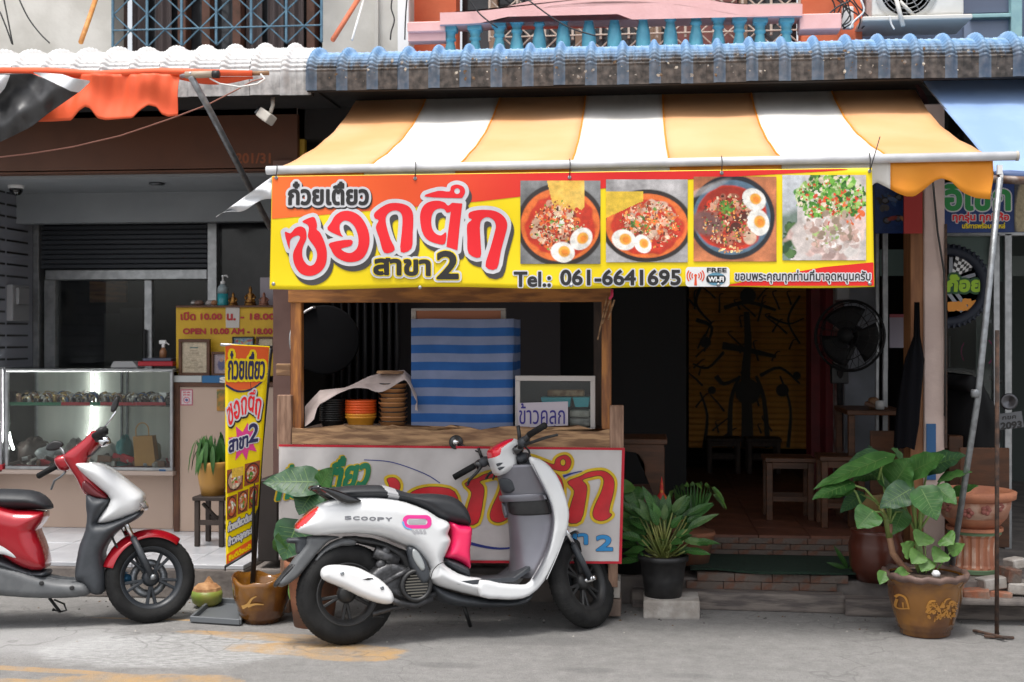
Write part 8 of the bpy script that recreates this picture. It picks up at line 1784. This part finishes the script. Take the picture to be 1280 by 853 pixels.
# mudguard, plate bracket
panel('mudguard', SC, A, [(386, 670), (428, 671), (415, 676), (405, 684), (392, 700), (374, 722), (354, 735), (345, 729), (356, 716), (372, 694), (382, 680)], .04, .05, .02, mgp, vc=0., cell=.008, k=2)
panel('mudguard_tip', SC, A, [(366, 704), (374, 702), (368, 712), (356, 724), (348, 735), (343, 733), (350, 722)], .05, .058, .02, blackpl, vc=0., cell=.008, k=2)
panel('plate_bracket', SC, A, [(359, 673), (386, 671), (388, 690), (380, 697), (371, 692), (370, 680), (359, 679)], .03, .03, .015, dgp, vc=0., cell=.008, k=1)
panel('inner_fender', SC, A, [(425, 674), (450, 670), (445, 683), (428, 684), (408, 692), (398, 703), (393, 700), (408, 684)], .05, .055, .02, mgp, vc=0., cell=.008, k=2)
panel('wheel_well', SC, A, [(430, 671), (470, 673), (500, 684), (522, 694), (533, 712), (533, 726), (510, 724), (500, 705), (480, 688), (450, 680)], .09, .09, .03, blackpl, vc=0., cell=.01, k=2)
# engine
panel('engine_case', SC, A, [(470, 706), (495, 700), (520, 712), (532, 730), (545, 745), (520, 756), (495, 752), (475, 742), (455, 745), (450, 730)], .08, .1, .03, engm, vc=0., cell=.012, k=2)
panel('air_duct', SC, A, [(508, 684), (516, 683), (525, 690), (533, 702), (537, 715), (537, 726), (528, 731), (520, 722), (513, 708), (510, 696)], .12, .03, .02, dgp, vc=.115, cell=.006, k=2)
panel('duct_vent', SC, A, [(516, 687), (521, 688), (528, 698), (532, 710), (528, 714), (521, 706), (516, 696)], .15, .008, .01, mat('pale_vent', (.4, .42, .42), .4, .4), vc=.143, cell=.004, k=2)
fc = A.pt(520.5, 732, .13); mb = MB(); fr_ = 21 * scl(520, o.y)
mb.lathe([(0, -.04), (fr_ * .95, -.04), (fr_, 0), (fr_ * .92, .012), (fr_ * .78, .012), (fr_ * .74, .0), (0, .0)], fc, A.r, 34)
cov = obj('fan_cover', mb, blackpl, SC)
for k in range(8):
    h_ = -fr_ * .6 + k * fr_ * .17; wd = math.sqrt(max(0, (fr_ * .7) ** 2 - h_ * h_)); c0 = fc + A.u * h_ + A.r * .003; mb = MB(); mb.beam(c0 - A.f * wd, c0 + A.f * wd, .006, .006, up=A.r, bev=0); obj('cover_louvre', mb, mat('dull_brass_louvre', (.15, .14, .12), .5, .4), cov)
mb = MB(); mb.tube([A.pt(540, 748, .09), A.pt(520, 756, .1), A.pt(500, 755, .12), A.pt(484, 748, .135)], .016, 10); mb.tube([A.pt(466, 768, .1), A.pt(500, 758, .1), A.pt(545, 742, .08)], .012, 8); obj('exhaust_pipe', mb, engm, SC)
mb = MB(); mb.tube([A.pt(478, 730, .11), A.pt(500, 718, .12), A.pt(512, 712, .12)], .014, 8); mb.tube([A.pt(497, 702, .07), A.pt(468, 690, .07)], .03, 12); obj('swing_arm', mb, engm, SC)
for q in ((487, 700), (482, 690), (476, 706)):
    mb = MB(); mb.lathe([(0, -.02), (.022, -.02), (.026, 0), (.018, .014), (0, .016)], A.pt(q[0], q[1], .08), A.r, 16); obj('engine_bolt', mb, engm, SC)
mb = MB(); mb.tube([A.w(*[A.px(450, 742, .07)[0], .07, A.px(450, 742, .07)[1]]), A.pt(496, 708, .07)], .02, 10); mb.tube([A.pt(430, 690, -.08), A.pt(447, 745, -.08)], .016, 10); obj('rear_suspension', mb, engm, SC)
exh = [(402, 718), (404, 711), (412, 707), (425, 706.5), (440, 708), (452, 711), (464, 717), (476, 724), (487, 734), (493, 743), (494, 751), (490, 756), (480, 756), (465, 752), (448, 745), (430, 736), (412, 729), (404, 724)]
panel('exhaust_shield', SC, A, exh, .17, .05, .035, mat('gloss_white_paint', (.82, .82, .82), .2, coat=.5), vc=.135, cell=.0065, k=2)
for q in ((427.5, 717), (477.5, 735)): mb = MB(); mb.lathe([(0, .0), (.0095, .0), (.0095, .008), (.004, .01), (0, .006)], A.pt(q[0], q[1], .18), A.r, 12); obj('shield_screw', mb, steel, SC)
panel('shield_slot', SC, A, [(452, 725), (460, 722.5), (468, 723), (461, 726)], .19, .006, .006, blackpl, vc=.182, cell=.003, k=1)
# stand
mb = MB(); mb.tube([A.pt(580, 758, -.08), A.pt(588, 783, -.13)], .01, 8); mb.tube([A.pt(470, 756, .02), A.pt(466, 772, .04), A.pt(480, 770, .05)], .009, 8); obj('kick_stand', mb, blackpl, SC)
# lettering and emblem on the body
def onbody(x, y, lay=0):
    a, b = A.px(x, y, .155); po_ = hw(a, b) - .001; return A.w(a, po_ + .0015 + .001 * lay, b)
mb = MB()
for k, ch in enumerate('SCOOPY'): flat(mb, text_fit(ch, 432.5 + k * 9.9, 440 + k * 9.9, 649.6 + k * .35, 4, ref='O'), onbody, 1, grow=.45, cell=.3, run=4)
obj('emblem_lettering', mb, mat('chrome_lettering', (.3, .3, .32), .25, .9), SC, fix=False)
mb = MB(); ring = np.vstack([segs(rrect(503, 644, 539, 661, 7)), segs(rrect(508, 648.5, 534, 656.5, 4)[::-1])]); flat(mb, ring, onbody, 1, cell=.5, run=3); obj('side_sticker', mb, mat('pink_sticker', (.8, .04, .3), .4), SC, fix=False)
mb = MB(); flat(mb, segs(stroke([(503, 652), (506, 659), (514, 662)], 2.5, 1.5)), onbody, 2, cell=.5, run=3); obj('side_sticker', mb, mat('sky_sticker', (.15, .4, .7), .4), SC, fix=False)
mb = MB(); flat(mb, segs(rrect(510, 650, 532, 655, 2)), onbody, 2, cell=.5)
obj('side_sticker', mb, mat('grey_sticker', (.4, .4, .42), .4), SC, fix=False); mb = MB()
for k in range(4): flat(mb, segs([(513 + k * 5, 663), (516 + k * 5, 662), (521 + k * 4, 667), (518 + k * 4, 668)]), onbody, 1, cell=.4)
obj('sticker_rays', mb, MATS['grey_sticker'], SC, fix=False)['kind'] = 'stuff'
# steering head, cowl, bars
panel('steering_column', SC, A, [(640, 575), (662, 565), (668, 575), (664, 592), (648, 600), (640, 592)], .05, .06, .03, dgp, vc=0., cell=.009, k=2)
cow = [(611, 567), (614, 561), (620, 556), (632, 550), (640, 548.5), (645, 552), (646, 566), (644, 576), (643, 584), (634, 590), (622, 595), (616, 586)]
panel('headlight_cowl', SC, A, cow, .0, .075, .035, whp, vc=.0, cell=.003, k=2, base=.4, regions=[([(605, 567), (614, 555), (632, 540), (645, 544), (642, 550), (634, 555), (626, 561), (624, 569), (616, 573), (605, 574)], .06, mat('red_pink_bodywork', (.75, .01, .03), .25, coat=.6))])
for q in ([(619, 580), (629, 577), (630, 579.5), (620.5, 583.5)], [(621, 585.5), (631, 581.5), (632, 584.5), (623, 588.5)]): panel('cowl_vent', SC, A, q, .06, .004, .004, dgp, vc=.071, cell=.002, k=1)
hb0 = A.pt(645, 570, 0.)
def bar(a, b, r_, m, nm, va=.0, vb=.0): mb = MB(); p_, q_ = A.pt(*a, va), A.pt(*b, vb); mb.tube([p_, p_ + (q_ - p_) * .5, q_], r_, 12); return obj(nm, mb, m, SC)
bar((567.5, 597), (594, 582), .0165, rubber, 'handle_grip', -.2, -.14); bar((662, 543.5), (681, 532), .0165, rubber, 'handle_grip', .2, .33)
bar((594, 582), (616, 573), .014, blackpl, 'handlebar', -.14, -.06); bar((644, 566), (662, 543.5), .016, blackpl, 'handlebar', .07, .2)
for (x, y, v) in ((600, 580, -.12), (606, 577, -.1), (655, 552, .15), (648, 562, .1), (653, 572, .08)):
    mb = MB(); c0 = A.pt(x, y, v); mb.lathe([(0, -.03), (.02, -.028), (.026, -.01), (.024, .012), (.014, .028), (0, .03)], c0, (A.f + A.u * .6), 12); obj('switch_housing', mb, [glossblk, dgp, glossblk, engm, dgp][0 if x in (600, 648) else 1], SC)
def lever(pts, vs): mb = MB(); mb.tube([A.pt(x, y, v) for (x, y), v in zip(pts, vs)], [.008] * (len(pts) - 1) + [.006], 8); mb.lathe([(0, -.008), (.008, -.004), (.008, .004), (0, .008)], A.pt(*pts[-1], vs[-1]), n=10); obj('brake_lever', mb, blackpl, SC)
lever([(602, 583), (594, 593), (587, 600), (584.5, 606)], (-.1, -.12, -.13, -.14)); lever([(656, 556), (668, 552), (683, 547), (696, 544)], (.17, .22, .28, .33)); lever([(620, 588), (612, 592), (608, 598)], (-.07, -.1, -.12))
mb = MB(); mb.tube([A.pt(604, 576, -.16), A.pt(600, 567, -.16), A.pt(598, 560, -.16)], [.009, .008, .007], 8); obj('mirror_stem', mb, blackpl, SC)
mb = MB(); mb.tube([A.pt(650, 556, .14), A.pt(649, 543, .14), A.pt(647.5, 532, .14)], [.011, .01, .009], 8); obj('mirror_stem', mb, blackpl, SC)
mb = MB(); mb.tube([A.pt(600, 566, -.16), A.pt(586, 560, -.2), A.pt(574, 555, -.22)], .004, 6); obj('mirror_stem', mb, glossblk, SC)
mc = A.pt(570, 553, -.22); rm = 9.3 * scl(570, o.y); mn = (Vector((0, 0, CAMZ)) - mc).normalized() + Vector((.25, 0, -.05)); mn.normalize()
mb = MB(); mb.lathe([(rm * 1.0, -.006), (rm * 1.06, 0), (rm, .006), (rm * .9, .004), (0, .004), (0, -.01)], mc, mn, 28); mi_ = obj('mirror', mb, blackpl, SC)
mb = MB(); mb.lathe([(rm * .9, .005), (0, .007)], mc, mn, 28); obj('mirror_glass', mb, mat('mirror_glass', (.8, .8, .8), .03, 1.), mi_)
for pts in ([(646, 556), (641, 562), (644, 575), (652, 582)], [(656, 558), (662, 566), (658, 577), (655, 576)], [(608, 578), (618, 590), (616, 600)]):
    mb = MB(); mb.tube([A.pt(x, y, .06 if x > 630 else -.1) for x, y in smooth_pts(pts, 3, closed=False)], .0055, 7); obj('control_cable', mb, blackpl, SC)
for nm_, pts, v in (('body_seam', [(684, 627), (696, 624), (707, 627)], .186), ('body_seam', [(538, 725), (541, 714), (548, 706), (557, 702)], .158)):
    mb = MB(); mb.tube([A.pt(x, y, v) for x, y in smooth_pts(pts, 3, closed=False)], .0022, 5); obj(nm_, mb, blackpl, SC)
# front lamp lens, marker, screws on the outer shield
panel('front_lens', SC, A, [(678, 577), (688, 584), (698, 599), (703, 613), (699, 611), (691, 601), (683, 590)], .16, .014, .012, clearl, vc=.165, cell=.004, k=2)
for q in ((706.5, 638), (709, 644)): mb = MB(); mb.lathe([(0, 0), (.007, 0), (.007, .004), (0, .005)], A.pt(q[0] - 3, q[1], .19), A.r, 10); obj('shield_screw', mb, blackpl, SC)
# front wheel turned left about the raked steering axis
fa_ = A.px(727, 735, .0); RF = .24
axl = A.w(fa_[0], 0, RF); st_ax = (A.u * math.cos(R(26)) - A.f * math.sin(R(26))).normalized()
Rm = Matrix.Rotation(R(35), 3, st_ax); fw_r = Rm @ A.r; fw_f = Rm @ A.f
low = axl.z - RF * math.sqrt(max(0, 1 - fw_r.z ** 2)) ; axl = axl - Vector((0, 0, low - .0))
wheel(SC, axl, fw_r, fw_f, RF, .095, rubber, MATS['matt_black_rim'], 6)
for s_ in (1, -1):
    top_ = axl + st_ax * .33 + fw_r * (.062 * s_) + fw_f * .0
    mb = MB(); mb.tube([axl + fw_r * (.062 * s_), axl + fw_r * (.062 * s_) + st_ax * .2], .018, 12); obj('fork_leg', mb, dgp, SC)
    mb = MB(); mb.tube([axl + fw_r * (.062 * s_) + st_ax * .2, top_], .013, 12); obj('fork_tube', mb, chrome, SC)
mb = MB(); mb.lathe([(0, 0), (.013, 0), (.013, .012), (0, .014)], axl + fw_r * .08, fw_r, 12); mb.lathe([(0, -.08), (.014, -.08), (.014, .08), (0, .08)], axl, fw_r, 12); obj('axle', mb, chrome, SC)
fup = st_ax; 
def fend(a0, a1, w, r_, th=.004):
    def fn(u, v):
        an = R(a0 + (a1 - a0) * u); d_ = fw_f * math.cos(an) + (fw_f.cross(fw_r) * -1) * math.sin(an); s_ = (v - .5) * 2
        return axl + d_ * (r_ - .02 * s_ * s_ - .012 * abs(s_) ** 3) + fw_r * (s_ * w / 2)
    return fn
upw = (fw_r.cross(fw_f)); upw = upw if upw.z > 0 else -upw
def fend(a0, a1, w, r_):
    def fn(u, v): an = R(a0 + (a1 - a0) * u); d_ = fw_f * math.cos(an) + upw * math.sin(an); s_ = (v - .5) * 2; e = 1 - .12 * (2 * u - 1) ** 4; return axl + d_ * (r_ - .03 * s_ * s_) + fw_r * (s_ * w / 2 * e)
    return fn
mb = MB(); mb.sheet(fend(30, 130, .13, RF + .035), 24, 10, .004, (0, 0, .7)); obj('front_fender', mb, blackpl, SC)
mb = MB(); mb.sheet(fend(48, 120, .136, RF + .05), 24, 10, .004, (0, 0, .7)); obj('front_fender', mb, whp, SC)
# ------------------------------------------------------------ red scooter (left)
o2 = PG(192, 777); ang2 = YAW + R(9); f2 = Vector((math.cos(ang2), math.sin(ang2), 0)); B = Frame(Vector((o2.x, o2.y, 0)) - f2 * 1.21, ang2, R(4))
S2 = thing('parked_scooter', 'red and white scooter with dark grey footwell cut off at the left edge', 'scooter', (o2.x - .5, o2.y, 0))
panel('front_shell', S2, B, [(92, 580), (106, 579), (121, 579.5), (135, 586), (150, 597), (165, 609), (176, 618), (178, 626), (172, 640), (158, 646), (141, 652), (120, 655), (128, 640), (137, 625), (125, 612), (107, 597)], .09, .12, .07, whp, vc=0., cell=.008, k=2, base=.5)
panel('headlamp', S2, B, [(142, 608), (150, 611), (162, 618), (174, 624), (180, 629), (183, 636), (179, 640), (174, 634), (160, 626), (146, 615)], .1, .128, .05, clearl, vc=0., cell=.005, k=2)
panel('steering_cover', S2, B, [(114, 539), (122, 541), (122, 556), (111, 570), (107, 582), (118, 600), (136, 623), (120, 620), (105, 619), (95, 600), (84, 583), (78, 570), (90, 560), (104, 549)], .06, .075, .045, redb, vc=0., cell=.008, k=2, base=.5)
panel('side_recess', S2, B, [(106, 600), (120, 612), (136, 624), (118, 622), (106, 616), (102, 608)], .08, .02, .015, mat('dark_red_plastic', (.1, .004, .008), .3, coat=.4), vc=.075, cell=.005, k=2)
panel('switch_cover', S2, B, [(66, 574), (78, 568), (90, 572), (92, 582), (84, 589), (73, 588)], -.1, .04, .03, redb, vc=-.12, cell=.007, k=2)
panel('leg_shield', S2, B, [(106, 619), (120, 622), (136, 625), (128, 640), (120, 655), (141, 652), (160, 645), (174, 640), (174, 645), (166, 652), (155, 658), (142, 668), (133, 680), (127, 694), (129, 716), (130, 740), (120, 745), (111, 742), (101, 730), (92, 723), (94, 702), (98, 682), (105, 664), (107, 645)], .1, .125, .05, dgp, vc=0., cell=.009, k=2, base=.5)
panel('floor_board', S2, B, [(-60, 690), (-20, 700), (0, 704), (20, 710), (56, 722), (80, 726), (105, 727), (112, 735), (112, 743), (95, 748), (50, 749), (0, 746), (-60, 740)], .1, .13, .04, mgp, vc=0., cell=.01, k=2, base=.5)
panel('floor_mat', S2, B, [(20, 708), (56, 721), (80, 725), (104, 726), (106, 731), (80, 730), (50, 726), (20, 716)], .1, .133, .03, dgp, vc=0., cell=.007, k=2)
panel('tail_body', S2, B, [(-75, 622), (-40, 625), (0, 633), (20, 638), (54, 640), (50, 655), (44, 663), (50, 678), (55, 695), (56, 711), (40, 714), (18, 706), (0, 694), (-30, 680), (-70, 665), (-95, 645)], .09, .14, .08, redb, vc=0., cell=.009, k=2, base=.5)
panel('white_stripe', S2, B, [(-20, 655), (0, 664), (12, 680), (24, 698), (18, 699), (5, 694), (-20, 688)], .13, .02, .02, whp, vc=.115, cell=.006, k=2)
panel('white_flash', S2, B, [(-30, 640), (0, 646), (12, 651), (0, 650), (-30, 648)], .13, .015, .015, whp, vc=.115, cell=.005, k=2)
panel('lower_trim', S2, B, [(-40, 684), (0, 698), (20, 708), (40, 715), (56, 714), (57, 722), (40, 722), (0, 712), (-40, 700)], .11, .135, .03, dgp, vc=0., cell=.009, k=2)
panel('seat', S2, B, [(-100, 618), (-70, 612), (-40, 611), (0, 612), (35, 613.5), (52, 620), (62, 632), (60, 638), (30, 638), (0, 638), (-40, 636), (-80, 634), (-100, 628)], .08, .12, .07, seatm, vc=0., cell=.009, k=2)
panel('tail_lamp', S2, B, [(-100, 640), (-92, 632), (-86, 645), (-90, 655)], .05, .07, .03, redl, vc=0., cell=.008, k=1)
cr = B.px(-65, 722, .0); wr_ = B.w(cr[0], 0, .27)
wheel(S2, wr_, B.r, B.f, .27, .1, rubber, MATS['matt_black_rim'], 5)
panel('engine_case', S2, B, [(-70, 700), (-40, 695), (0, 705), (12, 725), (0, 745), (-30, 748), (-70, 740)], .1, .1, .03, engm, vc=.02, cell=.012, k=2)
panel('silencer', S2, B, [(-110, 715), (-95, 706), (-50, 715), (-20, 728), (-30, 740), (-70, 738), (-105, 728)], .15, .045, .04, blackpl, vc=.13, cell=.009, k=2)
# bars
def bar2(a, b, r_, m, nm, va=.0, vb=.0): mb = MB(); p_, q_ = B.pt(*a, va), B.pt(*b, vb); mb.tube([p_, (p_ + q_) / 2, q_], r_, 12); return obj(nm, mb, m, S2)
bar2((48.5, 595), (70, 583), .0165, rubber, 'handle_grip', -.3, -.18); bar2((118, 545), (132, 538), .016, rubber, 'handle_grip', .15, .28)
mb = MB(); mb.tube([B.pt(x, y, v) for x, y, v in ((82, 590, -.12), (76, 596, -.15), (68, 601, -.18), (64, 612, -.2))], .006, 8); obj('brake_lever', mb, steel, S2)
mb = MB(); mb.tube([B.pt(x, y, v) for x, y, v in ((110, 571, .05), (116, 568, .1), (124, 560, .14), (133, 553, .2))], .006, 8); obj('brake_lever', mb, blackpl, S2)
for q, v, m in (((124, 546), .13, blackpl), ((131, 552), .16, chrome), ((128, 540), .14, blackpl)): mb = MB(); mb.lathe([(0, -.03), (.022, -.025), (.028, 0), (.02, .025), (0, .03)], B.pt(*q, v), B.f + B.u * .4, 14); obj('switch_housing', mb, m, S2)
mb = MB(); mb.tube([B.pt(130, 536, .16), B.pt(138, 525, .18), B.pt(145, 514, .19)], .006, 8); obj('mirror_stem', mb, chrome, S2)
panel('mirror', S2, B, [(138, 514), (141, 502), (146, 496), (149, 500), (147, 510), (143, 515)], .19, .012, .01, blackpl, vc=.19, cell=.004, k=2)
mb = MB(); mb.tube([B.pt(81, 570, -.14), B.pt(79, 564, -.15), B.pt(74, 558, -.17)], .006, 8); obj('mirror_stem', mb, steel, S2)
panel('mirror', S2, B, [(57, 562), (60, 555), (68, 551), (76, 552), (80, 556), (74, 562), (64, 564)], -.17, .012, .01, blackpl, vc=-.17, cell=.004, k=2)
# front wheel slightly turned
RF2 = .232; fa2 = B.px(188, 724, 0.)[0]; ax2 = B.w(fa2, 0, RF2); sx2 = (B.u * math.cos(R(26)) - B.f * math.sin(R(26))).normalized(); Rm = Matrix.Rotation(R(20), 3, sx2); wr2 = Rm @ B.r; wf2 = Rm @ B.f
ax2 = Vector((ax2.x, ax2.y, RF2 * math.sqrt(1 - wr2.z ** 2)))
wheel(S2, ax2, wr2, wf2, RF2, .08, rubber, mat('dark_blue_grey_rim', (.02, .024, .03), .4), 5, disc=False)
mb = MB(); mb.lathe([(.06, .0), (.1, .0), (.1, .004), (.06, .004)], ax2 - wr2 * .05, wr2, 30, closed=True); obj('brake_disc', mb, steel, S2)
mb = MB(); cc = ax2 - wf2 * .12 - wr2 * .05; mb.lathe([(0, -.03), (.03, -.02), (.03, .02), (0, .03)], cc, wr2, 12)
for k in range(5): mb.lathe([(.014, -.002), (.022, 0), (.014, .002)], cc + upw * (k * .014 - .02), (0, 0, 1), 12, closed=True)
obj('brake_calliper', mb, mat('blue_calliper', (.03, .12, .22), .4, .5), S2)
for s_ in (1, -1):
    b0 = ax2 + wr2 * (.06 * s_); mb = MB(); mb.tube([b0, b0 + sx2 * .23], .017, 12); obj('fork_leg', mb, dgp, S2)
    mb = MB(); mb.tube([b0 + sx2 * .23, b0 + sx2 * .38], .0125, 12); obj('fork_tube', mb, chrome, S2)
mb = MB(); mb.lathe([(0, -.08), (.014, -.08), (.014, .085), (0, .085)], ax2, wr2, 12); obj('axle', mb, steel, S2)
upw2 = wr2.cross(wf2); upw2 = upw2 if upw2.z > 0 else -upw2
def fend2(a0, a1, w, r_):
    def fn(u, v): an = R(a0 + (a1 - a0) * u); d_ = wf2 * math.cos(an) + upw2 * math.sin(an); s_ = (v - .5) * 2; e = 1 - .25 * (2 * u - 1) ** 4; return ax2 + d_ * (r_ - .045 * s_ * s_) + wr2 * (s_ * w / 2 * e)
    return fn
mb = MB(); mb.sheet(fend2(52, 165, .12, RF2 + .02), 30, 12, .004, (0, 0, .7)); obj('front_fender', mb, redb, S2)
mb = MB(); mb.tube([B.pt(62, 748, -.05), B.pt(75, 765, -.1), B.pt(66, 762, -.08)], .009, 8); mb.tube([B.pt(68, 750, -.05), B.pt(80, 755, -.1), B.pt(83, 763, -.1), B.pt(75, 765, -.1)], .005, 6); obj('kick_stand', mb, blackpl, S2)
for q in ((52, 729), (90, 735)): mb = MB(); mb.lathe([(0, 0), (.012, 0), (.012, .004), (.006, .006), (0, .004)], B.pt(q[0], q[1], .13), B.r, 12); obj('panel_screw', mb, blackpl, S2)
mb = MB(); mb.tube([B.pt(x, y, .03) for x, y in smooth_pts([(126, 670), (124, 690), (130, 712), (140, 722)], 3, closed=False)], .005, 6); mb.tube([B.pt(x, y, .06) for x, y in smooth_pts([(138, 662), (142, 676), (150, 690)], 3, closed=False)], .006, 6); obj('brake_cable', mb, blackpl, S2)
